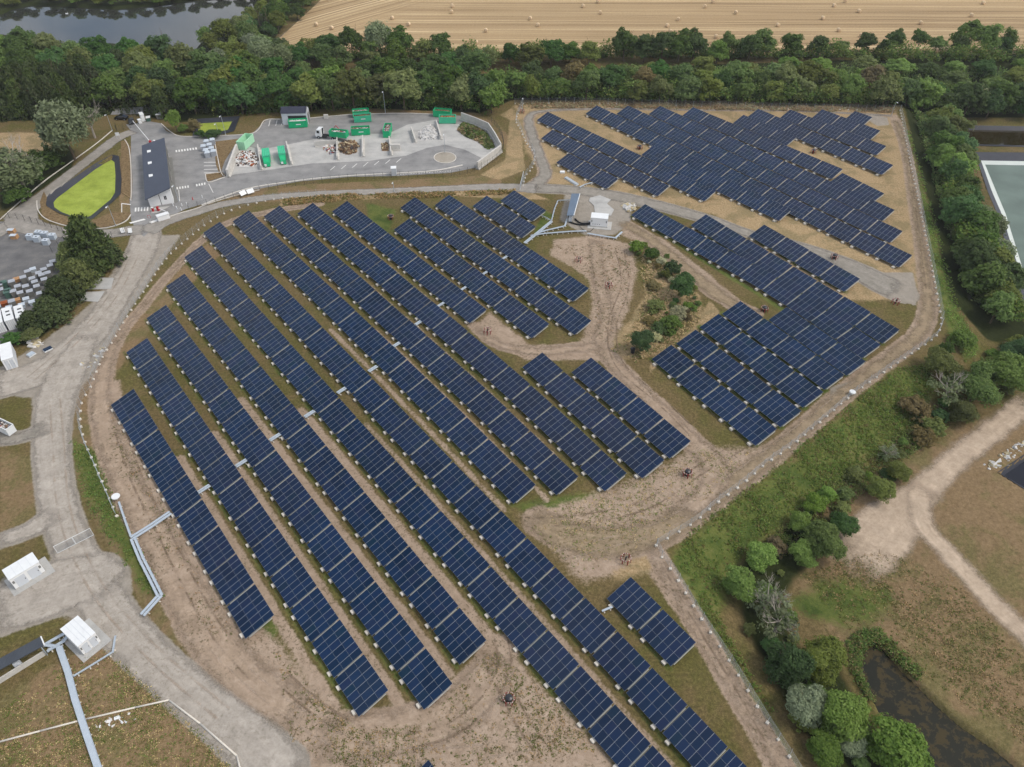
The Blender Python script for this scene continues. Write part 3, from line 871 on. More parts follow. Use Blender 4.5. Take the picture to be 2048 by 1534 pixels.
strip('dirt_track', [(1190, 475), (1196, 540), (1213, 630), (1203, 690), (1255, 755), (1320, 820), (1385, 885), (1430, 935), (1415, 985), (1350, 1035)], [5, 5, 5, 5, 5, 5.5, 6, 7, 6, 5], M['earth'],
      label='rutted earth track winding past the island of bushes')
strip('dirt_track', [(945, 650), (990, 685), (1060, 702), (1140, 698), (1215, 690)], [3, 4, 4.5, 4.5, 4], M['earth'], label='short earth track joining the middle rows')
strip('dirt_track', [(1235, 440), (1300, 478), (1370, 535), (1430, 585), (1480, 615), (1530, 630)], [5, 5, 5.5, 6, 5, 3], M['earth_worn'], label='grey brown track below the first right-hand row')
strip('dirt_track', [(1790, 232), (1600, 222), (1400, 220), (1200, 218), (1090, 222), (1058, 235), (1066, 275), (1082, 320), (1090, 350), (1060, 378)], [2.5, 2.2, 2.2, 2.5, 3, 4, 4.5, 4.5, 5, 6], M['gravel_grey'],
      label='grey gravel track curling round the far array')
strip('dirt_track', [(1000, 1300), (960, 1380), (880, 1440), (760, 1470), (620, 1480)], [6, 8, 8, 8, 8], M['earth'], label='open earth turning ground below the row ends')
strip('gravel_road', [(1060, 376), (1140, 380), (1230, 392), (1320, 412), (1420, 440), (1500, 468), (1590, 488), (1680, 522), (1750, 560), (1800, 585)], [6, 6, 6.5, 6, 5.5, 4.5, 4, 6, 9, 9], M['gravel_grey'],
      label='grey gravel road between the right-hand and far arrays')
strip('gravel_road', [(294, 452), (288, 490), (262, 545), (228, 600), (190, 655), (140, 705), (80, 745), (-20, 775)], [7, 8.5, 8, 8, 9, 10, 10, 10], M['gravel'],
      label='pale gravel road running down the left side')
strip('gravel_road', [(178, 665), (135, 740), (112, 800), (103, 870), (107, 950), (122, 1030), (152, 1110), (190, 1180), (235, 1245), (300, 1315), (380, 1385), (460, 1450), (530, 1510), (590, 1570)],
      [6, 9, 8.5, 7.5, 7, 7, 7, 8, 7.5, 7, 7, 7.5, 8, 8], M['gravel'], label='pale gravel road past the white transformer cabins')
strip('gravel_road', [(-20, 880), (50, 872), (100, 850)], [5, 4, 6], M['gravel_grey'], label='short gravel spur to the left edge')
strip('gravel_road', [(-20, 1088), (60, 1060), (120, 1020)], [4, 4.5, 6], M['gravel'], label='gravel spur above the left cabin')
strip('gravel_road', [(-20, 1230), (80, 1185), (180, 1160), (225, 1190)], [10, 12, 11, 6], M['gravel'], label='rough gravel yard between the two cabins')
strip('sandy_road', [(2080, 790), (2020, 835), (1960, 880), (1900, 930), (1845, 985), (1795, 1035), (1740, 1090), (1680, 1145)], [7, 6.5, 6.5, 6.5, 7.5, 11, 12, 11], M['sandy'], endk=.2,
      label='pale sandy road on the right outside the fence')
strip('sandy_road', [(1850, 965), (1838, 1010), (1850, 1055), (1895, 1105), (1950, 1165), (2010, 1230), (2090, 1310)], [6, 6, 5.5, 5.5, 5.5, 5.5, 5.5], M['sandy'], label='sandy road branch heading to the bottom right')
strip('service_road', [(288, 466), (330, 443), (390, 425), (450, 408), (540, 395), (640, 388), (760, 383), (880, 378), (980, 374), (1075, 377)], [7, 5.5, 4.5, 4, 4, 4, 4, 4, 4.5, 6], M['service'],
      label='worn grey service road below the recycling yard fence')
strip('footpath', [(366, 190), (405, 150), (430, 122), (470, 96)], [2.6, 2.6, 2.8, 3], M['sandy'], label='sandy footpath through the wood to the field')

YARD = [(262, 262), (252, 249), (300, 243), (322, 247), (332, 262), (352, 271), (400, 274), (505, 267), (535, 238), (566, 237), (620, 236), (700, 228), (800, 226), (876, 228), (925, 232), (978, 253), (1001, 290), (1003, 300),
        (955, 335), (900, 346), (800, 352), (700, 354), (600, 363), (500, 381), (430, 401), (370, 419), (318, 444), (300, 462), (288, 474), (272, 460), (262, 440), (258, 380), (262, 330)]
sheet('yard_pavement', YARD, M['asphalt'], .05, 'grey asphalt pavement of the recycling yard and its access road')
strip('access_road', [(270, 262), (235, 277), (200, 303), (150, 341), (100, 381), (62, 412), (42, 432), (52, 450), (90, 460), (150, 468), (220, 467), (290, 458)], [5, 5, 4.6, 4.6, 5, 7, 9, 8, 6, 5, 5, 6], M['service'], dz=.07,
      label='grey loop road round the duckweed pond')
strip('access_road', [(60, 425), (20, 450), (-30, 480)], [6, 6, 6], M['service'], dz=.06, label='grey road leaving at the left edge')
strip('access_road', [(225, 224), (300, 221), (345, 226)], [5, 6, 4], M['asphalt'], dz=.07, label='public road outside the entrance gate')
sheet('compound_pavement', [(-60, 460), (0, 443), (60, 446), (120, 462), (140, 480), (150, 505), (130, 560), (105, 600), (60, 660), (20, 690), (-60, 720)], M['asphalt_dark'], .04, 'dark asphalt of the bin storage compound')
APRON = [(452, 352), (487, 290), (520, 300), (574, 290), (640, 276), (700, 268), (776, 268), (815, 250), (872, 240), (900, 248), (930, 250), (975, 270), (1000, 296), (966, 318), (930, 300), (890, 290), (855, 296), (812, 312), (740, 322), (620, 328), (540, 340)]
sheet('concrete_apron', APRON, M['concrete_pad'], .09, 'dusty pale concrete floor of the sorting bays')
for px, lb in (([(122, 597), (168, 566), (226, 568), (198, 602)], 'upper'), ([(108, 640), (165, 594), (205, 597), (190, 640)], 'lower')):
    pass
sheet('concrete_slab', [(170, 580), (190, 555), (228, 556), (222, 578)], M['concrete_pad'], .06, 'upper pale concrete slab beside the left gravel road')
sheet('concrete_slab', [(160, 602), (172, 584), (210, 583), (196, 604)], M['concrete_pad'], .065, 'lower pale concrete slab beside the left gravel road')
sheet('chalky_patch', [(1180, 396), (1200, 391), (1222, 400), (1214, 408), (1228, 420), (1222, 432), (1190, 430), (1188, 412), (1178, 403)], M['concrete_pad'], .12, 'pale chalky spill on the gravel beside the central cabin')

# planted islands
beds = [([(428, 284), (478, 278), (450, 322), (440, 350), (432, 330)], 'dry brown planted bed beside the sorting bays'),
        ([(411, 349), (443, 344), (452, 352), (416, 364)], 'small dry verge with a kerb beside the parking bays'),
        ([(242, 283), (254, 281), (262, 310), (265, 360), (264, 400), (225, 402), (243, 385), (244, 340)], 'dry grass verge between the duckweed pond and the road'),
        ([(85, 432), (80, 405), (88, 383), (94, 395), (92, 412), (120, 430), (165, 443), (190, 440), (226, 424), (262, 427), (258, 436), (235, 450), (200, 457), (140, 454), (105, 446)], 'dry grass verge below the duckweed pond')]
m_bed = Mat('dry_bed_soil', .95, .1)
_p = m_bed.pos()
m_bed.col(m_bed.ramp(m_bed.noise(_p, 1.7, 6, .7), [(.3, S(84, 70, 48, .85)), (.5, S(122, 103, 75, .88)), (.7, S(148, 130, 98, .9))]))
for px, lb in beds:
    sheet('planted_bed', px, m_bed.m, .13, lb)


def kerb(px, label, w=.22, h=.14, close=False):
    pts = [G(u, v) for u, v in px]
    if close: pts.append(pts[0])
    C = smooth_path([(p[0], p[1], 0) for p in pts], 1.2)
    mb = MB()
    for a, b in zip(C[:-1], C[1:]):
        za, zb = tz(a[0], a[1]), tz(b[0], b[1])
        d = Vector((b[0] - a[0], b[1] - a[1], 0)); d.normalize()
        mb.bar((a[0], a[1], za + h / 2 + .04), Vector((b[0], b[1], zb + h / 2 + .04)), w, h + .06)
    return tag(mb.build('kerb', M['kerb']), label, None, None, 'structure')


kerb([(0, 440), (40, 404), (90, 362), (140, 326), (190, 290), (224, 262)], 'long pale kerb on the outer side of the loop road')
kerb([(74, 402), (76, 420), (90, 437), (120, 449), (165, 458), (215, 456), (250, 444), (262, 430)], 'curved pale kerb below the duckweed pond')
kerb([(250, 280), (258, 296), (262, 330), (263, 380), (262, 402)], 'pale kerb left of the long dark roofed building')
kerb([(323, 248), (340, 263), (362, 273), (420, 272), (505, 267), (530, 241), (560, 239)], 'pale kerb along the upper edge of the car park road')
kerb([(616, 237), (700, 230), (800, 227), (872, 229)], 'pale kerb behind the sorting bays')
kerb([(404, 411), (450, 393), (500, 377), (560, 367), (640, 357), (720, 351), (800, 347), (870, 342), (925, 331)], 'pale kerb island dividing the lower yard road', .45, .16)
kerb([(322, 440), (360, 427), (392, 418), (420, 407), (470, 392), (520, 380)], 'pale kerb under the lower yard road')
kerb([(411, 349), (443, 345)], 'short pale kerb above the small verge'); kerb([(411, 349), (417, 365), (452, 354)], 'pale kerb below the small verge')
kerb([(430, 287), (442, 345), (450, 352)], 'pale kerb left of the dry planted bed')


def marks(px_quads, label, name='road_marking', dz=.11):
    mb = MB()
    for q in px_quads:
        P = [G(u, v) for u, v in q]
        mb.add([(p[0], p[1], p[2] + dz) for p in P], [(3, 2, 1, 0)])
    o = mb.build(name, M['paint'])
    me = o.data
    for p in me.polygons:
        if p.normal.z < 0: p.flip()
    return tag(o, label, None, None, 'structure')


def dashes(a, b, n, fw, fh, duty=.55):
    out = []
    for i in range(n):
        t0, t1 = i / n, (i + duty) / n
        x0, y0 = a[0] + (b[0] - a[0]) * t0, a[1] + (b[1] - a[1]) * t0
        x1, y1 = a[0] + (b[0] - a[0]) * t1, a[1] + (b[1] - a[1]) * t1
        out.append([(x0, y0), (x0 + fw, y0 + fh), (x1 + fw, y1 + fh), (x1, y1)])
    return out


marks(dashes((351, 301), (396, 295), 8, .8, 4.2), 'row of white crossing blocks at the top of the car park')
marks(dashes((353, 375), (380, 371), 5, .6, 4.5) + dashes((392, 369), (413, 365), 4, .6, 4.5), 'row of white crossing blocks at the bottom of the car park')
marks(dashes((270, 416), (300, 414), 5, -.5, 8), 'white zebra crossing beside the long dark roofed building')
pl = []
for y in (325, 332, 339, 346): pl.append([(408, y), (408, y + .9), (437, y + .4), (437, y - .5)])
for (x0, y0, x1, y1) in ((540, 240, 537, 253), (554, 240, 551, 252), (566, 243, 562, 251), (417, 368, 426, 386), (357, 380, 359, 403)): pl.append([(x0, y0), (x0 + 1.2, y0), (x1 + 1.2, y1), (x1, y1)])
for i in range(7): pl.append([(660 + i * 22, 341 - i * 2.6), (661.5 + i * 22, 341 - i * 2.6), (671 + i * 22, 333 - i * 2.6), (669.5 + i * 22, 333 - i * 2.6)])
pl += dashes((800, 349), (905, 342), 20, .3, .8)
pl += [[(244, 407), (244.5, 408.5), (262, 410.5), (262, 409)], [(243, 425), (243, 426.5), (260, 429.5), (260, 428)], [(243, 407), (244.5, 407), (244.5, 426), (243, 426)]]
pl += [[(258, 446), (262, 448), (292, 440), (288, 438)], [(298, 445), (304, 447), (320, 441), (314, 439)]]
marks(pl, 'white parking lines and lane dashes on the asphalt')


def ring_px(cx, cy, rx, a0=0, a1=360, n=40):
    return [(cx + rx * math.cos(rad(a0 + (a1 - a0) * i / n)), cy + rx * .5 * math.sin(rad(a0 + (a1 - a0) * i / n))) for i in range(n + 1)]


sheet('turning_island', ring_px(890, 316, 21, n=36)[:-1], M['grit'], .14, 'round gritty island in the turning loop of the yard')
kerb(ring_px(890, 316, 22, n=24)[:-1], 'round pale kerb of the turning island', close=True)


# ------------------------------------------------------------------ ponds
def resample(P, n):
    P = [np.array(p[:2]) for p in P]; P.append(P[0])
    s = [0]
    for a, b in zip(P[:-1], P[1:]): s.append(s[-1] + np.linalg.norm(b - a))
    out = []
    for k in range(n):
        t = s[-1] * k / n
        i = max(j for j in range(len(s) - 1) if s[j] <= t + 1e-9)
        f = (t - s[i]) / (s[i + 1] - s[i] + 1e-9)
        out.append(P[i] * (1 - f) + P[i + 1] * f)
    return out


def ring(name, outer, inner, zo, zi, mat, label, kind='structure'):
    n = 120
    O = resample(W(outer, zo), n); I0 = resample(W(inner, zi), 360)
    mb = MB(); vs = []
    used = []
    for o in O:
        d = [np.linalg.norm(o - q) for q in I0]
        used.append(I0[int(np.argmin(d))])
    for o, q in zip(O, used): vs += [(o[0], o[1], zo), (q[0], q[1], zi)]
    fs = [(2 * i, 2 * ((i + 1) % n), 2 * ((i + 1) % n) + 1, 2 * i + 1) for i in range(n)]
    mb.add(vs, fs)
    o = mb.build(name, mat)
    if sum(p.normal.z for p in o.data.polygons) < 0: o.data.flip_normals()
    return tag(o, label, None, None, kind)


def flat(name, px, z, mat, label):
    P = [Vector((*G0(p, z)[:2], z)) for p in px]
    mb = MB(); mb.add(P, [tuple(t) for t in tessellate_polygon([P])])
    o = mb.build(name, mat)
    if sum(p.normal.z for p in o.data.polygons) < 0: o.data.flip_normals()
    return tag(o, label, None, None, 'structure')


def grow(px, k):
    cx = sum(p[0] for p in px) / len(px); cy = sum(p[1] for p in px) / len(px)
    return [(cx + (p[0] - cx) * k, cy + (p[1] - cy) * k) for p in px]


ring('pond_liner', GREEN_POND_O, grow(GREEN_POND_I, .99), .06, -1.0, M['liner'], 'black liner on the banks of the duckweed pond')
flat('pond_water', GREEN_POND_I, -.95, M['algae'], 'bright yellow green duckweed covering the lined pond')
ring('pond_liner', UP_POND_O, grow(UP_POND_I, .99), .06, -1.0, M['liner'], 'black liner of the small pond behind the car park')
flat('pond_water', UP_POND_I, -.95, M['algae'], 'bright duckweed on the small pond behind the car park')
ring('lagoon_liner', LAG1_O, LAG1_M, -3.93, -5.0, M['liner'], 'black liner around the grey green lagoon')
ring('lagoon_rim', LAG1_M, LAG1_I, -5.0, -5.5, M['liner_white'], 'white band of liner at the lagoon water line')
flat('lagoon_water', grow(LAG1_I, 1.01), -5.45, M['lagoon'], 'flat grey green water of the large lagoon at right')
ring('lagoon_liner', LAG2_O, LAG2_I, -3.93, -5.1, M['liner'], 'black liner of the upper narrow lagoon')
flat('lagoon_water', grow(LAG2_I, 1.01), -5.05, M['brown_pool'], 'olive brown water of the narrow upper lagoon')
ring('lagoon_liner', LAG3_O, LAG3_I, -3.93, -5.1, M['liner'], 'black liner of the small basin beside the sandy road')
flat('lagoon_water', grow(LAG3_I, 1.01), -5.05, M['black_pool'], 'black water of the small basin beside the sandy road')
flat('pond_water', grow(NAT_POND, 1.02), -4.75, M['pond_dark'], 'dark weedy water of the natural pond at bottom right')
flat('river_water', grow(RIVER, 1.04), -1.0, M['river'], 'dark river reflecting sky behind the wood')
flat('stream_water', grow(RIVER2, 1.03), -1.9, M['river_brown'], 'brown stream between the hedge and the wood')

def tyre_ruts(px, label, mat='rut', off=.95, w=.55):
    C = smooth_path([(*G(u, v)[:2], 0) for u, v in px], 2.0)[:, :2]
    T = np.gradient(C, axis=0); T /= np.linalg.norm(T, axis=1)[:, None]
    N_ = np.stack([-T[:, 1], T[:, 0]], 1)
    for sg in (-1, 1):
        strip('tyre_track', [tuple(q) for q in C[::2] + N_[::2] * off * sg], w, M[mat], cross=2, step=.8, z0=1, dz=.03, endk=.3, label=label)


for px, lb, mt in (([(560, 1350), (640, 1420), (760, 1480), (900, 1460), (990, 1380), (1010, 1300), (985, 1240)], 'tyre ruts sweeping below the row ends', 'rut'),
                   ([(430, 1290), (540, 1390), (700, 1490), (900, 1510), (1090, 1480)], 'pale tyre ruts along the bottom edge', 'rut_pale'),
                   ([(1085, 1500), (1030, 1420), (1000, 1350), (960, 1300)], 'tyre ruts beside the black capped wellhead', 'rut'),
                   ([(240, 860), (275, 960), (325, 1060), (380, 1170), (440, 1270), (530, 1370)], 'tyre ruts beside the leftmost row', 'rut'),
                   ([(1050, 1045), (1150, 1040), (1290, 1010), (1400, 940), (1500, 880)], 'tyre ruts below the middle rows', 'rut'),
                   ([(1090, 1120), (1200, 1090), (1330, 1050), (1450, 970), (1600, 860), (1720, 765)], 'pale tyre ruts along the embankment fence', 'rut_pale'),
                   ([(1240, 500), (1250, 570), (1225, 650), (1240, 730), (1330, 810), (1400, 880)], 'tyre ruts past the bush island', 'rut'),
                   ([(1822, 300), (1836, 400), (1850, 500), (1862, 590)], 'tyre ruts down the right side of the far array', 'rut'),
                   ([(1330, 1120), (1400, 1240), (1480, 1370), (1560, 1510)], 'tyre ruts beside the bottom right fence', 'rut'),
                   ([(60, 760), (130, 700), (190, 640), (240, 570), (275, 500)], 'tyre ruts on the left gravel road', 'rut_pale'),
                   ([(110, 800), (118, 900), (125, 1000), (150, 1090), (210, 1200), (320, 1320), (450, 1430)], 'pale tyre ruts on the lower gravel road', 'rut_pale')):
    tyre_ruts(px, lb, mt)

build_ground()

# ------------------------------------------------------------------ solar tables
def module_mesh():
    x, y, t = MX / 2, MY / 2, .036
    a, b = x - FRX, y - FRY
    V = [(-x, -y, 0), (x, -y, 0), (x, y, 0), (-x, y, 0), (-a, -b, 0), (a, -b, 0), (a, b, 0), (-a, b, 0), (-x, -y, -t), (x, -y, -t), (x, y, -t), (-x, y, -t)]
    F = [(4, 5, 6, 7), (0, 1, 5, 4), (1, 2, 6, 5), (2, 3, 7, 6), (3, 0, 4, 7), (0, 8, 9, 1), (1, 9, 10, 2), (2, 10, 11, 3), (3, 11, 8, 0), (8, 11, 10, 9)]
    return V, F, [0] + [1] * 9


MV, MF, MMI = module_mesh()
PITX, PITY = MX + .019, MY + .022
SPOTS = [((i - 2.5) * PITX, (j - 1) * PITY) for i in range(6) for j in range(3)]


def deck_pos(x, y, z=0.0):
    return (x, y * CT - z * ST, ZC + y * ST + z * CT)


def frame_bm():
    mb = MB()
    for x in (-2.3, 0, 2.3):
        mb.bar(deck_pos(x, -2.4, -.2), deck_pos(x, 2.4, -.2), .09, .14)
        yl, yh = -1.5, 1.5
        pl, ph = deck_pos(x, yl, -.25), deck_pos(x, yh, -.25)
        mb.bar((pl[0], pl[1], -.1), pl, .1, .1, 0, (0, 1, 0)); mb.bar((ph[0], ph[1], -.1), ph, .1, .1, 0, (0, 1, 0))
    for y in (-2.1, -.8, .8, 2.1):
        mb.bar(deck_pos(-3.4, y, -.09), deck_pos(3.4, y, -.09), .07, .08)
    return mb


proto_mod = None
me_mod = bpy.data.meshes.new('solar_module')
me_mod.from_pydata(MV, [], MF); me_mod.materials.append(M['panel']); me_mod.materials.append(M['panel_frame']); me_mod.polygons.foreach_set('material_index', MMI); me_mod.update()
_mb = MB()
RT = Matrix.Rotation(TILT, 4, 'X')
for sx, sy in SPOTS:
    Mx = Matrix.Translation(deck_pos(sx, sy)) @ RT
    _mb.add(MV, MF, 0, Mx); _mb.mi[-10:] = MMI
_o = _mb.build('module_deck', [M['panel'], M['panel_frame']]); me_deck = _o.data; bpy.data.objects.remove(_o)
_o = frame_bm().build('support_frame', M['dark_metal']); me_frame = _o.data; bpy.data.objects.remove(_o)
_mb = MB(); _mb.bar(deck_pos(3.53, -2.1, -.2), deck_pos(3.53, 2.1, -.2), .1, .12)
_o = _mb.build('end_beam', M['beam']); me_beam = _o.data; bpy.data.objects.remove(_o)
_mb = MB(); _mb.box(-.34, .34, -.62, .62, 0, .42); _mb.box(-.26, .26, -.5, .5, .42, .47)
_o = _mb.build('ballast_block', M['block']); me_block = _o.data; bpy.data.objects.remove(_o)

TABLES = []
for phrase, A, B, C, D, n, via in ROWS:
    a, b, c, d = G0(A, ZC - HB), G0(B, ZC + HB), G0(C, ZC + HB), G0(D, ZC - HB)
    m0, m1 = (a[:2] + b[:2]) / 2, (c[:2] + d[:2]) / 2
    ax = (m1 - m0) / np.linalg.norm(m1 - m0); up = np.array([-ax[1], ax[0]])
    pts = [m0] + [G0(q, ZC - HB)[:2] + up * (TW / 2 * CT) for q in via] + [m1]
    if via:
        C3 = smooth_path([(p[0], p[1], 0) for p in pts], .5)[:, :2]
    else:
        C3 = np.array(pts)
    s = np.concatenate([[0], np.cumsum(np.linalg.norm(np.diff(C3, axis=0), axis=1))])
    Ltot = s[-1]
    k = (Ltot + .3) / (n * 7.2)
    if phrase.startswith('the fifth row of the big'): n = round((Ltot + .3) / 7.07); k = (Ltot + .3) / (n * 7.2)
    if phrase.startswith('the sixth row of the big'): n = round((Ltot + .3) / 7.07); k = (Ltot + .3) / (n * 7.2)
    step = (Ltot + .3 * k) / n
    ext = 2 if phrase.startswith(('the fifth row of the big', 'the sixth row of the big')) else 0
    for i in range(n + ext):
        t0, t1 = i * step, i * step + TL * k
        f = lambda t: np.array([np.interp(t, s, C3[:, 0]), np.interp(t, s, C3[:, 1])]) if t <= Ltot else C3[-1] + (C3[-1] - C3[-2]) / np.linalg.norm(C3[-1] - C3[-2]) * (t - Ltot)
        p0, p1 = f(t0), f(t1)
        mid = (p0 + p1) / 2; yaw = math.atan2(p1[1] - p0[1], p1[0] - p0[0])
        dist = math.hypot(mid[1], CAMH) + abs(mid[0]) * .05
        TABLES.append((dist, phrase, i + 1, n + ext, mid[0], mid[1], yaw, k))

order = sorted(range(len(TABLES)), key=lambda i: TABLES[i][0])
rank = {i: r for r, i in enumerate(order)}
N_THING, N_MOD = 300, 120
far = MB()
TABLE_GROUP = 'solar tables of the farm'
protos = {}


def new_table(with_mod):
    root = empty('solar_table')
    if with_mod:
        for sx, sy in SPOTS:
            o = link('solar_module', me_mod, root); o.location = deck_pos(sx, sy); o.rotation_euler = (TILT, 0, 0)
    else:
        link('module_deck', me_deck, root)
    link('support_frame', me_frame, root); link('end_beam', me_beam, root)
    for x in (-2.25, 2.25):
        o = link('ballast_block', me_block, root); o.location = (x, -2.3, 0)
    return root


for i in order:
    dist, phrase, j, n, x, y, yaw, k = TABLES[i]
    z = tz(x, y)
    r = rank[i]
    if r >= N_THING:
        Mx = Matrix.Translation((x, y, z)) @ Matrix.Rotation(yaw, 4, 'Z') @ Matrix.Scale(k, 4)
        for me, mo in ((me_deck, 0), (me_frame, 2), (me_beam, 3)):
            o0 = len(far.f)
            far.add([v.co for v in me.vertices], [tuple(p.vertices) for p in me.polygons], 0, Mx)
            far.mi[o0:] = [p.material_index + mo for p in me.polygons]
        for bx in (-2.25, 2.25):
            far.add([v.co + Vector((bx, -2.3, 0)) for v in me_block.vertices], [tuple(p.vertices) for p in me_block.polygons], 4, Mx)
        continue
    wm = r < N_MOD
    if wm not in protos: root = protos[wm] = new_table(wm)
    else: root = copy_tree(protos[wm])
    root.location = (x, y, z); root.rotation_euler = (0, 0, yaw); root.scale = (k, k, k)
    lb = f'navy solar table, {ordw(j)} down {phrase}' if j < n or n == 1 else f'last navy solar table of {phrase}'
    if n == 1: lb = f'single navy solar table forming {phrase}'
    tag(root, lb, 'solar table', TABLE_GROUP)
if far.f:
    tag(far.build('distant_solar_array', [M['panel'], M['panel_frame'], M['dark_metal'], M['beam'], M['block']]), 'mass of distant dark solar tables at the far right of the array', 'solar array', None, 'stuff')

# ------------------------------------------------------------------ trees
def leaf_quads(P, Nn, size, rs, asp=1.5):
    n = len(P)
    t = rs.normal(size=(n, 3)); t -= (t * Nn).sum(1)[:, None] * Nn
    t /= np.linalg.norm(t, axis=1)[:, None] + 1e-9
    b = np.cross(Nn, t)
    s = size * rs.uniform(.65, 1.3, n)[:, None]
    a, c = t * s * asp / 2, b * s / 2
    bend = Nn * s * .18
    V = np.stack([P - a, P + c * .9 + bend * .3, P + a, P - c * .9 + bend * .3], 1).reshape(-1, 3)
    F = np.arange(n * 4).reshape(n, 4)
    return V, F


def crown_mesh(name, seed, style, nclump, per, size):
    """unit crown: about 1 high (0..1), half width about .5"""
    rs = np.random.RandomState(seed)
    P, N = [], []
    if style == 'round' or style == 'open' or style == 'shrub':
        nl = rs.randint(7, 11)
        lobes = [(np.array([0, 0, .5]), .30)]
        for i in range(nl):
            an = 2 * math.pi * (i + rs.uniform(-.35, .35)) / nl; q = rs.uniform(.16, .30)
            lobes.append((np.array([math.cos(an) * q, math.sin(an) * q, rs.uniform(.26, .70)]), rs.uniform(.15, .24)))
        for i in range(3):
            lobes.append((np.array([*rs.normal(size=2) * .09, rs.uniform(.66, .80)]), rs.uniform(.13, .2)))
        wl_ = np.array([l[1] ** 2 for l in lobes]); wl_ /= wl_.sum()
        for i in range(nclump):
            lc, lr = lobes[rs.choice(len(lobes), p=wl_)]
            d = rs.normal(size=3); d /= np.linalg.norm(d)
            if d[2] < -.3: d[2] *= -.7
            rr = rs.uniform(.82, 1.02) if rs.rand() < .88 else rs.uniform(.4, .8)
            c = lc + d * lr * rr * np.array([1, 1, .95])
            rc = rs.uniform(.045, .085) * (1.2 if style == 'open' else 1)
            d = d * .75 + (c - np.array([0, 0, .42])) * .6
            q = rs.normal(size=(per, 3)); q /= np.linalg.norm(q, axis=1)[:, None]
            q[:, 2] = np.where(q[:, 2] < -.3, -q[:, 2] * .5, q[:, 2])
            pos = c + q * rc * rs.uniform(.7, 1.1, per)[:, None]
            nn = q * .75 + d * .45 + rs.normal(size=(per, 3)) * .38 + np.array([0, 0, .25])
            P.append(pos); N.append(nn)
        if style == 'shrub':
            for p in P: p[:, 2] = np.maximum((p[:, 2] - .12) * 1.1, .01)
    elif style == 'conifer':
        for i in range(nclump):
            h = rs.rand() ** .8
            an = rs.uniform(0, 2 * math.pi)
            r = (.5 * (1 - h) ** .75 + .03) * rs.uniform(.75, 1.05)
            c = np.array([math.cos(an) * r, math.sin(an) * r, .06 + h * .93])
            out = np.array([math.cos(an), math.sin(an), .25])
            t = rs.uniform(-.09, .1, per)
            pos = c + out * t[:, None] + rs.normal(size=(per, 3)) * .022
            nn = rs.normal(size=(per, 3)) * .5 + np.array([math.cos(an) * .5, math.sin(an) * .5, .7])
            P.append(pos); N.append(nn)
    elif style == 'willow':
        for i in range(nclump):
            d = rs.normal(size=3); d /= np.linalg.norm(d); d[2] = abs(d[2]) * 1.1 - .2
            c = np.array([d[0] * .36, d[1] * .36, .6 + d[2] * .34]) * 1
            pos = c + rs.normal(size=(per, 3)) * np.array([.045, .045, .09])
            nn = d * .6 + rs.normal(size=(per, 3)) * .5 + np.array([0, 0, .35])
            P.append(pos); N.append(nn)
    elif style == 'tuft':
        for i in range(nclump):
            an = rs.uniform(0, 2 * math.pi); r = .5 * rs.rand() ** .5
            c = np.array([math.cos(an) * r, math.sin(an) * r, 0])
            hh = (1 - r * 1.2) * rs.uniform(.6, 1.1)
            t = rs.rand(per)
            pos = c + np.stack([rs.normal(size=per) * .05, rs.normal(size=per) * .05, t * hh], 1)
            nn = rs.normal(size=(per, 3)) + np.array([0, 0, .8])
            P.append(pos); N.append(nn)
    P = np.vstack(P); N = np.vstack(N); N /= np.linalg.norm(N, axis=1)[:, None] + 1e-9
    V, F = leaf_quads(P, N, size, rs, 2.2 if style in ('conifer', 'willow') else 1.45)
    return np_mesh(name, V, F, L['dark'], False)


def trunk_mesh(name, seed, limbs=6, spread=.33, bare=False):
    rs = random.Random(seed)
    mb = MB()
    top = Vector((rs.uniform(-.03, .03), rs.uniform(-.03, .03), .62))
    mb.cyl((0, 0, -.04), top * .5, .035, .026, 7); mb.cyl(top * .5, top, .026, .012, 6)

    def limb(a, d, ln, r, dep):
        b = a + d * ln
        mb.cyl(a, b, r, r * .55, 5, 0, False)
        if dep:
            for _ in range(3 if bare else 2):
                nd = (d + Vector((rs.uniform(-.7, .7), rs.uniform(-.7, .7), rs.uniform(-.1, .6)))).normalized()
                limb(a + d * ln * rs.uniform(.5, 1), nd, ln * rs.uniform(.5, .75), r * .5, dep - 1)
    for i in range(limbs):
        an = 2 * math.pi * (i + rs.uniform(-.3, .3)) / limbs
        a = top * rs.uniform(.45, 1.0)
        d = Vector((math.cos(an), math.sin(an), rs.uniform(.45, 1.2))).normalized()
        limb(a, d, spread * rs.uniform(.6, 1.05), .013, 3 if bare else 1)
    o = mb.build(name, M['deadwood'] if bare else M['bark']); me = o.data; bpy.data.objects.remove(o)
    return me


def cr(style, n, nclump, per, size, s0=100): return [crown_mesh('crown', s0 + k * 7 + len(style), style, nclump, per, size) for k in range(n)]


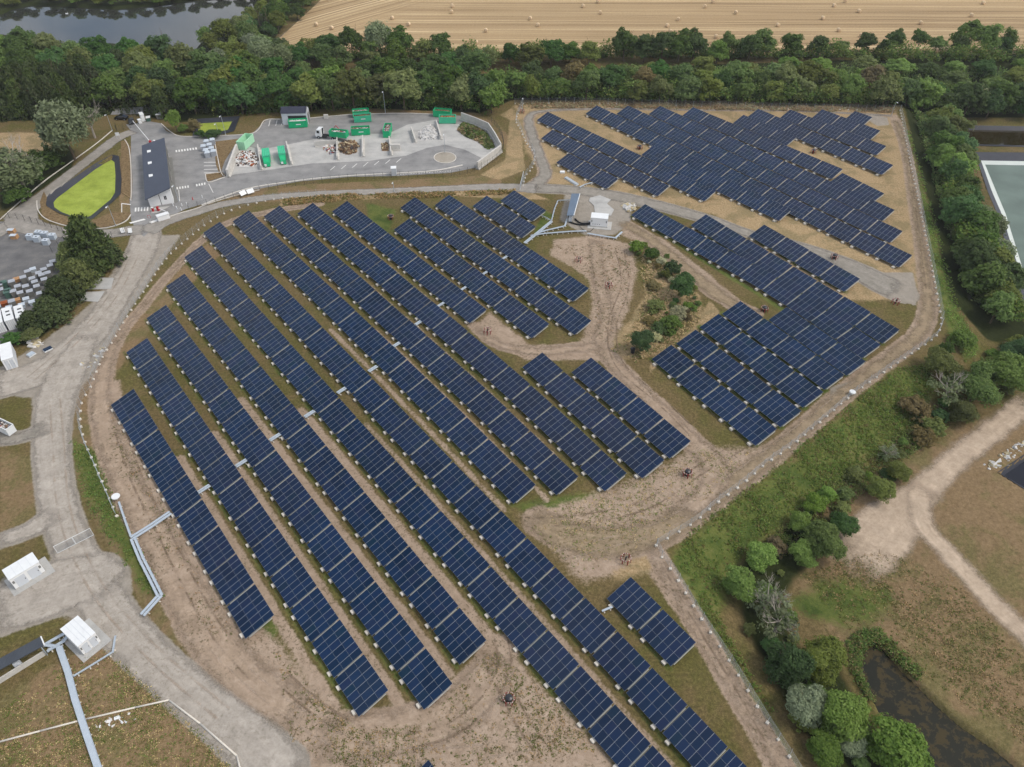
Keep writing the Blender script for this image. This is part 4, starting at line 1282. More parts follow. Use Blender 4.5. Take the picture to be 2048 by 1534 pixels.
CROWNS = {
    'round': cr('round', 6, 330, 18, .046), 'open': cr('open', 4, 230, 15, .05), 'shrub': cr('shrub', 5, 210, 16, .055),
    'conifer': cr('conifer', 3, 420, 12, .045), 'willow': cr('willow', 2, 200, 18, .045), 'fine': cr('round', 5, 620, 22, .032, 500), 'tuft': cr('tuft', 3, 90, 12, .07),
    'bareleaf': cr('open', 2, 45, 16, .045, 900),
}
TRUNKS = [trunk_mesh('trunk', k) for k in range(4)]
BARE = [trunk_mesh('trunk', 40 + k, 8, .36, True) for k in range(2)]
KIND = {
    # name: (object name, crown styles, leaf keys, label look)
    'oak': ('broadleaf_tree', ['round'], ['dark', 'bluegreen', 'dark'], 'dark green rounded tree'),
    'ash': ('broadleaf_tree', ['round', 'open'], ['mid'], 'mid green broadleaf tree'),
    'lightash': ('broadleaf_tree', ['round'], ['light'], 'light green leafy tree'),
    'olive': ('broadleaf_tree', ['round', 'open'], ['olive'], 'olive green broadleaf tree'),
    'yellow': ('broadleaf_tree', ['open', 'round'], ['yellow'], 'yellowish green tree'),
    'pale': ('broadleaf_tree', ['open'], ['pale'], 'pale flowering tree'),
    'brown': ('broadleaf_tree', ['open'], ['brown'], 'brownish half-dry tree'),
    'willow': ('willow_tree', ['willow'], ['grey'], 'grey green willow'),
    'conifer': ('conifer_tree', ['conifer'], ['conifer'], 'dark feathery conifer'),
    'brownconifer': ('conifer_tree', ['conifer'], ['olive', 'conifer'], 'brownish green conifer'),
    'fine_light': ('broadleaf_tree', ['fine'], ['light'], 'bright green tree'),
    'fine_mid': ('broadleaf_tree', ['fine'], ['mid'], 'mid green tree'),
    'fine_dark': ('broadleaf_tree', ['fine'], ['bluegreen'], 'deep green tree'),
    'fine_grey': ('broadleaf_tree', ['fine'], ['grey'], 'greyish green tree'),
    'fine_olive': ('broadleaf_tree', ['fine'], ['olive'], 'olive green tree'),
    'bare': ('bare_tree', ['bareleaf'], ['grey'], 'half-bare grey tree with pale branches'),
    'shrub_dark': ('shrub', ['shrub'], ['dark', 'bluegreen'], 'dark green shrub'),
    'shrub_mid': ('shrub', ['shrub'], ['mid'], 'mid green shrub'),
    'shrub_light': ('shrub', ['shrub'], ['light', 'yellow'], 'light green shrub'),
    'shrub_olive': ('shrub', ['shrub'], ['olive'], 'olive green shrub'),
    'shrub_pale': ('shrub', ['shrub'], ['pale'], 'pale flowering shrub'),
    'shrub_brown': ('shrub', ['shrub'], ['brown'], 'brown dry shrub'),
}
TREES = []


def put_tree(kind, x, y, h, w, where=None, label=None, zoff=0.0):
    nm, styles, leaves, look = KIND[kind]
    root = empty(nm, (x, y, tz(x, y) + zoff), rnd.uniform(0, 6.28))
    isb = kind.startswith('shrub')
    if not isb:
        t = link('trunk', rnd.choice(BARE if kind == 'bare' else TRUNKS), root); t.scale = (w * .95 if kind == 'bare' else h * .7, w * .95 if kind == 'bare' else h * .7, h)
    c = link('crown', rnd.choice(CROWNS[rnd.choice(styles)]), root)
    low = .0 if isb or 'conifer' in kind else .02
    c.location = (0, 0, h * low); c.scale = (w * rnd.uniform(.95, 1.08), w * rnd.uniform(.95, 1.08), h * (1 - low))
    lf = L[rnd.choice(leaves)]
    c.material_slots[0].link = 'OBJECT'; c.material_slots[0].material = lf
    tag(root, label, 'shrub' if isb else 'tree')
    if where: TREES.append((root, look, where, x))
    return root


# the named trees, each by itself: (crown mark, crown width px, kind, height/width, label)
NAMED = [
    (1520, 1112, 56, 'fine_light', .9, 'light green tree on the embankment, topmost of the lower right belt'),
    (1648, 1080, 72, 'fine_light', .95, 'bright light green tree beside the sandy road junction'),
    (1608, 1108, 50, 'fine_light', .9, 'small light green tree left of the bright tree by the sandy junction'),
    (1688, 1046, 54, 'fine_dark', .8, 'deep green bushy tree between the sandy road and the bright tree'),
    (1630, 1008, 44, 'fine_light', .9, 'light green tree above the shaded gully'),
    (1600, 1044, 44, 'fine_light', .9, 'light green bush at the left of the shaded gully'),
    (1655, 985, 34, 'fine_light', .9, 'small light green sapling at the top of the gully'),
    (1482, 1168, 62, 'fine_light', .95, 'yellowish light green tree above the half-bare tree'),
    (1535, 1200, 80, 'bare', .9, 'grey bare branched tree on the embankment'),
    (1555, 1245, 84, 'bare', .9, 'half-bare tree with thin grey green foliage below the bare one'),
    (1575, 1322, 88, 'fine_dark', .95, 'deep green tree below the half-bare trees'),
    (1648, 1316, 84, 'fine_olive', .9, 'olive tree at the corner of the natural pond'),
    (1545, 1290, 40, 'fine_dark', .9, 'small dark tree at the fence side of the lower right belt'),
    (1612, 1408, 78, 'fine_grey', .95, 'greyish green tree left of the largest bright tree'),
    (1688, 1424, 108, 'fine_light', .95, 'largest bright green tree beside the natural pond'),
    (1700, 1480, 60, 'fine_grey', .8, 'grey green tree below the largest bright tree'),
    (1800, 1508, 116, 'fine_mid', .85, 'wide green tree at the bottom edge by the natural pond'),
    (1650, 1500, 60, 'fine_mid', .8, 'mid green tree near the bottom fence'),
    (1886, 726, 66, 'fine_olive', .8, 'round olive tree below the end of the right tree belt'),
    (1955, 775, 80, 'fine_mid', .85, 'mid green tree beside the sandy road at right'),
    (2020, 745, 84, 'fine_light', .85, 'light green tree at the right edge above the sandy road'),
    (2035, 700, 60, 'fine_dark', .85, 'dark tree at the right edge below the lagoon'),
    (1975, 745, 50, 'fine_dark', .9, 'dark tree left of the light tree at the right edge'),
    (1895, 780, 70, 'bare', .8, 'thin bare tree above the sandy road'),
    (1930, 820, 56, 'fine_olive', .8, 'olive bush touching the sandy road'),
    (1800, 940, 46, 'fine_olive', .8, 'olive bush on the bank above the sandy road bend'),
    (1764, 978, 50, 'fine_olive', .9, 'olive bush beside the sandy road bend'),
    (1775, 905, 40, 'bare', .7, 'small bare sapling on the bank'),
    (1850, 870, 60, 'shrub_brown', .6, 'brown dry bush on the upper bank'),
    (1830, 810, 66, 'shrub_brown', .6, 'brown speckled bush below the round olive tree'),
    (1870, 850, 56, 'shrub_olive', .7, 'olive bush beside the brown bushes on the upper bank'),
    (1713, 945, 36, 'shrub_olive', .6, 'olive scrub patch on the middle of the bank'),
    (1690, 985, 40, 'shrub_light', .6, 'yellow green scrub above the gully'),
    (1366, 568, 44, 'fine_dark', 1.0, 'round dark green bush on the central island, larger upper one'),
    (1284, 680, 44, 'fine_dark', 1.0, 'round dark green bush at the bottom tip of the central island'),
    (1274, 491, 34, 'shrub_light', .8, 'light green shrub at the top of the central island'),
    (1303, 506, 36, 'shrub_dark', .8, 'dark shrub at the top of the central island'),
    (1323, 520, 26, 'shrub_pale', .8, 'pale shrub between the dark shrubs of the central island'),
    (1346, 534, 40, 'shrub_dark', .8, 'dark shrub just above the larger round bush'),
    (1334, 545, 28, 'shrub_olive', .8, 'olive shrub beside the larger round bush'),
    (1358, 624, 40, 'shrub_pale', .8, 'pale leaved shrub on the right of the central island'),
    (1342, 646, 46, 'shrub_mid', .8, 'mid green shrub low on the central island'),
    (1318, 655, 40, 'shrub_dark', .7, 'dark shrub low on the central island'),
    (1312, 672, 30, 'shrub_pale', .6, 'pale shrub beside the bottom round bush'),
    (1312, 610, 40, 'shrub_olive', .5, 'olive scrub in the middle of the central island'),
    (1300, 640, 30, 'shrub_brown', .4, 'brown scrub in the middle of the central island'),
    (1308, 570, 34, 'shrub_brown', .4, 'brown scrub on the upper central island'),
    (1376, 610, 26, 'shrub_mid', .6, 'mid green shrub at the right edge of the central island'),
    (172, 480, 82, 'conifer', 1.25, 'tall dark conifer beside the bin compound'),
    (205, 500, 56, 'conifer', 1.0, 'dark conifer at the right of the tall one'),
    (140, 508, 56, 'brownconifer', 1.05, 'brownish conifer below the tall dark conifer'),
    (150, 545, 64, 'brownconifer', .9, 'brownish conifer in the middle of the compound hedge'),
    (118, 580, 66, 'brownconifer', .9, 'brown green conifer by the lower concrete slabs'),
    (95, 618, 66, 'brownconifer', .8, 'shaggy brown green conifer near the hedge end'),
    (60, 640, 56, 'brownconifer', .7, 'low shaggy conifer beside the white containers'),
    (175, 530, 50, 'conifer', .9, 'dark conifer at the road side of the compound hedge'),
    (60, 668, 44, 'shrub_olive', .6, 'olive shrub at the foot of the hedge end'),
    (22, 676, 50, 'shrub_dark', .5, 'dark shrub below the white containers'),
    (127, 262, 78, 'willow', 1.1, 'large grey green willow left of the duckweed pond'),
    (176, 238, 56, 'bare', 1.0, 'pale half-bare tree beside the willow'),
    (30, 335, 90, 'bare', .9, 'silvery half-bare tree at the left edge'),
    (20, 350, 84, 'willow', .8, 'silvery willow at the left edge'),
    (90, 312, 70, 'shrub_dark', .7, 'dark hedge shrub above the loop road'),
    (60, 345, 64, 'shrub_dark', .7, 'dark hedge shrub near the left silvery tree'),
    (120, 300, 46, 'shrub_olive', .7, 'olive shrub below the large willow'),
    (30, 385, 60, 'shrub_dark', .7, 'dark hedge shrub at the left edge of the loop road'),
    (347, 238, 28, 'lightash', 1.3, 'small yellow green tree right of the entrance'),
    (388, 250, 26, 'brown', 1.0, 'reddish brown bush beside the small upper pond'),
    (365, 255, 24, 'shrub_mid', .8, 'green shrub left of the small upper pond'),
    (425, 265, 40, 'shrub_dark', .4, 'low dark hedge below the small upper pond'),
    (400, 266, 24, 'shrub_dark', .6, 'dark low shrub at the left of the low pond hedge'),
    (1130, 790, 1, None, 0, ''),
]
for u, v, dpx, kind, asp, lb in NAMED:
    if kind is None: continue
    q = G(u, v); dist = math.sqrt(q[0] ** 2 + q[1] ** 2 + CAMH ** 2)
    w = dpx * dist / math.hypot(FPX, math.hypot(u - 1024, v - 767)) * 1.0
    w *= 1.0 if kind.startswith(('shrub', 'conifer', 'brownc')) else 1.2
    h = max(w * asp, .8)
    p = G(u, v, h * .55)
    o = put_tree(kind, p[0], p[1], h, w, None, lb)

# woods: random spacing inside surveyed outlines of the trunks
WOODS = [
    # outline, spacing, height range, kinds, place phrase
    ([(-60, 190), (60, 190), (150, 190), (215, 196), (212, 222), (130, 238), (-60, 246)], 5.4, (11, 14), ['conifer'], 'in the conifer row by the entrance'),
    ([(-60, 128), (40, 122), (130, 128), (230, 130), (330, 138), (390, 150), (430, 170), (480, 190), (430, 216), (330, 206), (250, 212), (180, 222), (90, 234), (-60, 240)], 7.9, (10, 14), ['oak', 'oak', 'ash', 'olive', 'oak', 'ash', 'yellow'], 'in the wood left of the entrance'),
    ([(300, 196), (330, 196), (330, 232), (300, 226)], 5.5, (9, 12), ['conifer', 'olive'], 'right of the entrance gate'),
    ([(480, 190), (600, 196), (700, 200), (820, 203), (960, 206), (990, 200), (985, 228), (940, 226), (880, 220), (700, 221), (600, 226), (500, 232), (380, 236), (370, 220)], 6.4, (10, 14), ['oak', 'oak', 'oak', 'ash', 'olive'], 'in the wood behind the recycling yard'),
    ([(440, 175), (560, 176), (760, 172), (960, 170), (960, 180), (700, 184), (480, 190)], 7.0, (9, 13), ['oak', 'olive', 'ash', 'oak', 'oak'], 'on the near stream bank'),
    ([(430, 110), (520, 112), (550, 130), (600, 135), (560, 160), (480, 172), (430, 150)], 6.4, (7, 11), ['olive', 'ash', 'yellow', 'willow'], 'at the wood corner below the field'),
    ([(540, 126), (700, 122), (900, 122), (1060, 124), (1210, 124), (1210, 134), (1000, 136), (800, 136), (640, 140)], 6.6, (8, 11), ['oak', 'olive', 'ash', 'oak'], 'in the stubble field hedge'),
    ([(700, 112), (850, 116), (850, 120), (700, 118)], 7.5, (10, 13), ['oak', 'oak', 'willow', 'oak'], 'standing tall in the stubble hedge'),
    ([(1225, 118), (1400, 118), (1400, 127), (1225, 127)], 6.2, (10, 13), ['oak'], 'in the tall clump at the field edge'),
    ([(1410, 118), (1830, 118), (1830, 128), (1410, 128)], 6.6, (6, 11.5), ['oak', 'oak', 'ash'], 'along the right part of the field edge'),
    ([(1840, 118), (2060, 114), (2060, 128), (1840, 128)], 6.6, (7, 12), ['oak', 'ash'], 'at the far right field corner'),
    ([(985, 199), (1100, 201), (1300, 205), (1500, 209), (1700, 213), (1790, 216), (1800, 190), (1500, 178), (1200, 172), (1000, 172)], 7.0, (7, 11), ['oak', 'ash', 'olive', 'ash', 'oak', 'yellow', 'olive', 'brown'], 'in the belt behind the far array'),
    ([(1240, 172), (1240, 158), (1420, 152), (1620, 152), (1620, 176), (1400, 172)], 9.0, (5, 8), ['lightash', 'ash', 'yellow', 'ash'], 'in the scrub wood behind the belt'),
    ([(1620, 150), (1840, 146), (2060, 150), (2060, 200), (1900, 206), (1790, 192), (1640, 178)], 9.5, (5, 8), ['ash', 'lightash', 'ash', 'yellow', 'oak'], 'in the far right thicket'),
    ([(1800, 208), (1880, 214), (2060, 218), (2060, 232), (1880, 232), (1820, 224)], 6.2, (9, 12), ['oak', 'pale', 'lightash', 'oak', 'oak'], 'above the upper lagoon'),
    ([(1856, 262), (1895, 258), (1912, 320), (1926, 400), (1968, 500), (2008, 590), (2030, 655), (1985, 650), (1938, 580), (1905, 490), (1884, 400), (1868, 320)], 5.2, (8, 11), ['oak', 'ash', 'olive', 'ash', 'oak', 'oak', 'lightash'], 'in the belt beside the lagoon'),
    ([(1945, 425), (1965, 440), (2030, 575), (2010, 575)], 7.0, (5, 7), ['willow', 'bare'], 'on the lagoon bank'),
    ([(1560, 1140), (1640, 1055), (1740, 970), (1850, 882), (1940, 815), (1905, 790), (1780, 885), (1650, 980), (1560, 1065), (1500, 1120)], 2.7, (.8, 2.6), ['shrub_olive', 'shrub_mid', 'shrub_brown', 'shrub_olive', 'shrub_light', 'shrub_dark'], 'in the scrub belt of the right bank'),
    ([(1262, 482), (1300, 495), (1350, 528), (1388, 565), (1398, 610), (1375, 645), (1330, 680), (1290, 700), (1272, 690), (1310, 650), (1345, 615), (1348, 580), (1320, 552), (1290, 528), (1264, 502)], 1.9, (.7, 1.6), ['shrub_dark', 'shrub_mid', 'shrub_brown', 'shrub_olive', 'shrub_mid', 'shrub_pale'], 'in the green strip of the central island'),
    ([(1470, 1170), (1530, 1120), (1590, 1180), (1600, 1280), (1680, 1370), (1760, 1470), (1830, 1560), (1700, 1560), (1600, 1430), (1510, 1290)], 3.8, (1.4, 3.2), ['shrub_dark', 'shrub_mid', 'shrub_olive', 'shrub_mid'], 'in the belt by the natural pond'),
    ([(1850, 700), (1960, 690), (2060, 690), (2060, 770), (1960, 790), (1880, 770)], 5.0, (2, 4), ['shrub_mid', 'shrub_olive', 'shrub_dark'], 'above the sandy road at right'),
    ([(-30, 22), (20, 14), (60, 6), (130, 8), (230, 14), (300, 8), (370, -1), (440, -7), (520, -8), (520, -20), (-30, -10)], 6.0, (4, 5.5), ['olive', 'ash', 'yellow', 'ash'], 'on the far river bank'),
    ([(540, -4), (636, -6), (600, 40), (556, 70), (520, 96), (470, 108), (452, 92), (510, 60), (540, 30)], 7.2, (7, 11), ['oak', 'ash', 'oak', 'olive'], 'between river and stubble field'),
    ([(400, 105), (440, 75), (500, 50), (520, 60), (470, 104), (430, 122)], 6.6, (6, 9), ['olive', 'yellow', 'ash', 'olive'], 'on the bank near the footpath'),
]
seen = []
PATH_W = W([(372, 186), (405, 150), (430, 122), (470, 96)])
for outline, sp, hr, kinds, where in WOODS:
    P = [tuple(G0(p, 0 if p[0] < 1805 else -3)[:2]) for p in outline]
    xs = [p[0] for p in P]; ys = [p[1] for p in P]
    got = []
    for _ in range(3000):
        x, y = rnd.uniform(min(xs), max(xs)), rnd.uniform(min(ys), max(ys))
        if poly_sd(np.array([x]), np.array([y]), P)[0] > 0: continue
        if line_d(np.array([x]), np.array([y]), PATH_W)[0] < 4.2: continue
        if any((x - a) ** 2 + (y - b) ** 2 < sp * sp for a, b in got): continue
        if any((x - a) ** 2 + (y - b) ** 2 < (sp * .75) ** 2 for a, b in seen): continue
        got.append((x, y))
    seen += got
    for x, y in got:
        k = rnd.choice(kinds)
        h = rnd.uniform(*hr)
        w = h * (rnd.uniform(.5, .65) if k == 'conifer' else rnd.uniform(.9, 1.15)) if hr[1] > 8.5 else h * rnd.uniform(1.1, 1.5)
        w = max(w, sp * 1.15) if not k.startswith('shrub') else h * rnd.uniform(1.1, 1.7)
        put_tree(k, x, y, h, w, where)
groups = {}
for t in TREES: groups.setdefault((t[1], t[2]), []).append(t)
for (look, where), lst in groups.items():
    lst.sort(key=lambda t: t[3])
    for i, (root, _, _, x) in enumerate(lst):
        if len(lst) == 1: lb = f'{look} {where}'
        else: lb = f'{look} {where}, {ordw(i + 1)} from the left'
        root['label'] = lb
        root['group'] = 'trees ' + where
print('TREES', len(TREES), 'named', len(NAMED))


# low growth nobody could count: one mesh per stretch
def tufts(name, outline, n, hr, keys, label, z=0, size=.5, seed=1, mats=None):
    rs = np.random.RandomState(seed)
    P = [tuple(G0(p, z)[:2]) for p in outline]
    xs = [p[0] for p in P]; ys = [p[1] for p in P]
    X = rs.uniform(min(xs), max(xs), n * 3); Y = rs.uniform(min(ys), max(ys), n * 3)
    m = (poly_sd(X, Y, P) < 0) & (line_d(X, Y, PATH_W) > 3.2)
    X, Y = X[m][:n], Y[m][:n]
    pat = np.sin(X * .23 + seed) * np.sin(Y * .19 + seed * 2) + .6 * np.sin(X * .71 + Y * .4)
    keep = rs.rand(len(X)) < np.clip(.62 + .4 * pat, .08, 1)
    X, Y, pat = X[keep], Y[keep], pat[keep]
    Z = terrain(X, Y)
    per = 7
    V, F, mi = [], [], []
    h = rs.uniform(hr[0], hr[1], len(X)) * (1 + .35 * pat)
    off = rs.normal(size=(len(X), per, 3)) * np.array([.28, .28, .0]) * (h / hr[1])[:, None, None]
    off[:, :, 2] = rs.rand(len(X), per) * h[:, None]
    if hr[1] > 4: off[:, :, :2] *= 2.2; off[:, :, 2] = off[:, :, 2] * .5 + h[:, None] * .5
    pos = (np.stack([X, Y, Z], 1)[:, None] + off).reshape(-1, 3)
    nn = rs.normal(size=pos.shape) * .6 + np.array([0, 0, .8]); nn /= np.linalg.norm(nn, axis=1)[:, None]
    V, F = leaf_quads(pos, nn, size, rs, 1.6)
    mi = np.repeat(rs.randint(0, len(keys), len(X)), per)
    o = link(name, np_mesh(name, V, F, [L[k] for k in keys], False, None, mi))
    return tag(o, label, None, None, 'stuff')


tufts('undergrowth', [(1370, 1082), (1450, 1020), (1560, 937), (1700, 817), (1790, 750), (1850, 740), (1875, 775), (1840, 840), (1750, 905), (1640, 985), (1540, 1060), (1450, 1140), (1430, 1230), (1470, 1320), (1560, 1470), (1530, 1430), (1410, 1245), (1350, 1130)], 15000, (.05, .6), ['mid', 'olive', 'olive', 'mid', 'yellow', 'brown', 'olive'],
      'green undergrowth covering the embankment outside the fence', -2, .2, 3)
tufts('undergrowth', [(1806, 250), (1830, 320), (1862, 430), (1885, 520), (1915, 620), (1960, 700), (1925, 725), (1890, 650), (1870, 565), (1848, 450), (1830, 350), (1812, 290)], 4500, (.08, .3), ['light', 'mid', 'olive'],
      'green undergrowth along the right fence', -2, .22, 4)
tufts('undergrowth', [(1560, 1120), (1700, 1010), (1800, 930), (1900, 850), (1950, 800), (1900, 790), (1800, 870), (1700, 950), (1600, 1030), (1500, 1110)], 8000, (.1, .9), ['olive', 'brown', 'mid', 'olive', 'yellow'],
      'mixed brown and green scrub on the lower bank', -4, .22, 5)
tufts('reed_bed', [(1690, 1285), (1720, 1262), (1760, 1258), (1800, 1290), (1850, 1345), (1835, 1362), (1790, 1320), (1752, 1300), (1738, 1320), (1752, 1400), (1735, 1400), (1705, 1350)], 1500, (.2, .8), ['dark', 'mid', 'olive', 'brown'], 'green reeds around the head of the natural pond', -4, .2, 6)
for _nm, _out, _n, _z, _k, _lb in (
        ('canopy_fill', [(430, 232), (700, 220), (900, 219), (975, 236), (1000, 224), (1018, 205), (980, 180), (700, 176), (480, 184), (400, 206)], 5200, 0, ('dark', 'mid', 'dark', 'olive'), 'unbroken lower canopy of the wood behind the recycling yard'),
        ('canopy_fill', [(-60, 236), (100, 236), (200, 216), (330, 206), (440, 214), (480, 186), (400, 140), (300, 128), (-60, 122)], 6200, 0, ('dark', 'mid', 'dark', 'olive'), 'unbroken lower canopy of the left wood'),
        ('canopy_fill', [(1000, 203), (1300, 209), (1500, 213), (1795, 218), (1805, 186), (1500, 172), (1000, 168)], 6000, 0, ('dark', 'mid', 'mid', 'olive'), 'unbroken lower canopy of the belt behind the far array'),
        ('canopy_fill', [(1860, 262), (1900, 258), (1920, 330), (1935, 410), (1980, 510), (2020, 600), (2040, 660), (1985, 655), (1930, 580), (1898, 490), (1878, 400), (1864, 320)], 4200, -4, ('dark', 'mid', 'mid', 'olive'), 'unbroken lower canopy of the lagoon tree belt'),
        ('canopy_fill', [(540, 128), (900, 124), (1230, 124), (1830, 126), (2060, 126), (2060, 114), (1230, 114), (900, 116), (540, 118)], 4200, 0, ('dark', 'mid', 'olive'), 'unbroken hedge growth along the stubble field'),
        ('canopy_fill', [(400, 172), (430, 120), (520, 108), (600, 132), (560, 162), (470, 182)], 2200, 0, ('mid', 'olive', 'olive', 'dark'), 'unbroken growth at the wood corner below the stubble field')):
    tufts(_nm, _out, _n, (2.5, 5.5), _k, _lb, _z, .55, 20 + _n % 17, None)
tufts('thicket', [(1240, 190), (1240, 150), (1420, 146), (1620, 146), (1840, 140), (2060, 144), (2060, 210), (1900, 214), (1790, 200), (1600, 190), (1400, 185)], 9000, (1.0, 3.2), ['mid', 'light', 'mid', 'yellow', 'dark'], 'bright green thicket filling the ground behind the far array', -1, .45, 7)
tufts('understorey', [(430, 235), (700, 220), (960, 222), (1000, 196), (1300, 203), (1500, 206), (1790, 215), (1790, 195), (1000, 170), (700, 176), (480, 180), (380, 200)], 7500, (.8, 2.4), ['dark', 'olive', 'dark', 'mid'], 'shady understorey at the foot of the wood', 0, .42, 8)
tufts('understorey', [(-60, 246), (100, 244), (200, 232), (330, 232), (440, 228), (480, 190), (400, 130), (-60, 120)], 6500, (.8, 2.2), ['dark', 'olive', 'dark'], 'shady understorey of the left wood', 0, .42, 9)
tufts('understorey', [(1820, 240), (1900, 244), (1935, 300), (1950, 380), (2010, 500), (2050, 620), (1980, 640), (1920, 590), (1880, 470), (1850, 350)], 4500, (.8, 2.0), ['dark', 'olive', 'mid'], 'shady understorey of the lagoon tree belt', -4, .4, 10)
tufts('hedge_growth', [(560, 120), (900, 118), (1230, 116), (1800, 116), (2060, 122), (2060, 112), (1200, 108), (900, 112), (560, 114)], 5000, (.8, 2.2), ['dark', 'mid', 'olive'], 'low hedge growth along the lower edge of the stubble field', 0, .45, 11)
tufts('undergrowth', [(140, 880), (190, 900), (240, 1020), (290, 1110), (330, 1200), (290, 1190), (220, 1085), (165, 985)], 1100, (.1, .4), ['mid', 'dark', 'olive'], 'green weeds beside the left gravel road', 0, .18, 12)
tufts('dry_grass', [(1030, 206), (1300, 206), (1790, 218), (1790, 226), (1500, 221), (1200, 216), (1040, 218)], 4500, (.2, .7), ['straw', 'straw', 'pale'], 'tall dry grass along the far fence', 0, .3, 13)
tufts('dry_grass', [(560, 399), (700, 388), (900, 384), (1030, 380), (1030, 388), (900, 394), (700, 400), (560, 412)], 3000, (.15, .5), ['straw', 'straw', 'brown', 'olive'], 'dry grass strip above the big left array', 0, .24, 14)
tufts('dry_grass', [(1290, 500), (1395, 590), (1400, 640), (1350, 690), (1270, 725), (1220, 700), (1270, 650), (1290, 590), (1280, 530)], 3500, (.1, .5), ['straw', 'straw', 'brown', 'olive'], 'dry grass on the central bush island', 0, .22, 15)

for _o, _n, _s, _lb in (([(545, 1290), (640, 1400), (712, 1460), (850, 1450), (985, 1300), (1060, 1360), (1130, 1430), (1190, 1500), (1000, 1540), (700, 1540), (580, 1480)], 2300, 31, 'low dry weeds dotting the bare ground at the bottom'),
                        ([(1080, 1020), (1200, 990), (1400, 900), (1500, 905), (1430, 985), (1310, 1080), (1160, 1150), (1060, 1060)], 1500, 32, 'low weeds dotting the bare ground below the middle rows'),
                        ([(1110, 490), (1260, 490), (1260, 600), (1200, 700), (1180, 560)], 700, 33, 'low weeds dotting the bare ground beside the bush island'),
                        ([(215, 800), (250, 830), (350, 1040), (480, 1290), (430, 1290), (320, 1100), (220, 900)], 1100, 34, 'low weeds along the leftmost row'),
                        ([(0, 1420), (140, 1320), (215, 1300), (280, 1360), (360, 1430), (430, 1495), (465, 1540), (0, 1540)], 3200, 35, 'rough dry grass of the lower left meadow'),
                        ([(1600, 1150), (1760, 1100), (1900, 1150), (2060, 1330), (2060, 1500), (1860, 1360), (1700, 1260)], 3200, 36, 'rough grass of the lower right meadow')):
    tufts('weeds', _o, _n, (.03, .16), ['olive', 'brown', 'olive', 'straw'], _lb, 0 if _s < 36 else -4, .14, _s)


# ------------------------------------------------------------------ built things
def local(pL, pR, name, label, cat, group=None, h=0.0):
    """Empty whose x axis runs from ground mark pL to pR, y axis away from the viewer; returns (root, length)"""
    a, b = G(*pL, h), G(*pR, h)
    d = (b - a); d.z = 0
    o = empty(name, a, math.atan2(d.y, d.x))
    tag(o, label, cat, group)
    return o, d.length


# -- straw bales
bm_ = MB()
n = 20
vs = [(r * math.cos(2 * math.pi * i / n), y, .76 + r * math.sin(2 * math.pi * i / n)) for y, r in ((-.6, .68), (-.55, .76), (.55, .76), (.6, .68)) for i in range(n)]
fs = [(k * n + i, k * n + (i + 1) % n, (k + 1) * n + (i + 1) % n, (k + 1) * n + i) for k in range(3) for i in range(n)]
fs += [tuple(range(n - 1, -1, -1)), tuple(range(3 * n, 4 * n))]
bm_.add(vs, fs)
o_ = bm_.build('straw_bale', M['bale'], None, True); me_bale = o_.data; bpy.data.objects.remove(o_)
BALES = [(632, 48), (663, 55), (784, 35), (817, 47.5), (905, 10.5), (903, 23), (971.5, 60), (884.5, 71), (952, 84), (1196.5, 2), (1166.5, 11), (1201, 24), (1060, 36), (1076, 49), (1410, 12), (1471.5, 24), (1356.5, 37.5),
         (1335, 50), (1341.5, 62), (1433, 72), (1426.5, 2), (1691, 1), (1668.5, 10), (1718.5, 21), (1646, 35), (1556, 49), (1678, 59), (1722, 69.5), (1842, 44.5), (1943.5, 29.5), (1967, 4.5), (1995, 55), (1996, 66)]
for i, (u, v) in enumerate(sorted(BALES)):
    p = G(u, v, .9)
    o = link('straw_bale', me_bale); o.location = (p[0], p[1], tz(p[0], p[1]) + .04); o.rotation_euler = (0, 0, rnd.uniform(-.5, .5))
    tag(o, f'round straw bale on the stubble field, {ordw(i + 1)} counting from the left', 'straw bale', 'straw bales on the stubble field')

# -- perimeter fence on concrete footings
_m = MB(); _m.box(-.2, .2, -.2, .2, -.05, .3); _m.box(-.15, .15, -.15, .15, .3, .34)
o_ = _m.build('footing', M['block']); me_foot = o_.data; bpy.data.objects.remove(o_)
_m = MB(); _m.cyl((0, 0, .3), (0, 0, 2.0), .032, .032, 6); _m.cyl((0, 0, 2.0), (.0, .12, 2.2), .018, .018, 5)
o_ = _m.build('post', M['galv']); me_post = o_.data; bpy.data.objects.remove(o_)


def path_points(px, step):
    C = smooth_path([(*G(u, v)[:2], 0) for u, v in px], .4)
    s = np.concatenate([[0], np.cumsum(np.linalg.norm(np.diff(C[:, :2], axis=0), axis=1))])
    n = max(1, int(round(s[-1] / step)))
    t = np.linspace(0, s[-1], n + 1)
    return np.stack([np.interp(t, s, C[:, 0]), np.interp(t, s, C[:, 1])], 1)


def fence(px, step, label, extra=()):
    pts = path_points(px, step)
    root = empty('perimeter_fence', (pts[0][0], pts[0][1], tz(*pts[0])))
    base = Vector(root.location)
    wire = MB(); prev = None
    for i, (x, y) in enumerate(pts):
        z = tz(x, y); L0 = Vector((x, y, z)) - base
        f = link('footing', me_foot, root); f.location = L0; f.rotation_euler = (0, 0, rnd.uniform(0, 1.5)); k = rnd.uniform(.85, 1.2); f.scale = (k, k, rnd.uniform(.8, 1.1))
        p = link('post', me_post, root); p.location = L0; p.rotation_euler = (rnd.uniform(-.07, .07), rnd.uniform(-.07, .07), rnd.uniform(0, 6.28))
        if prev is not None:
            for hz in (.5, .8, 1.1, 1.4, 1.7, 1.95): wire.bar(prev + Vector((0, 0, hz)), L0 + Vector((0, 0, hz)), .014)
        prev = L0
    wire.build('wire', M['galv'], root)
    return tag(root, label, 'fence', 'perimeter fence stretches')


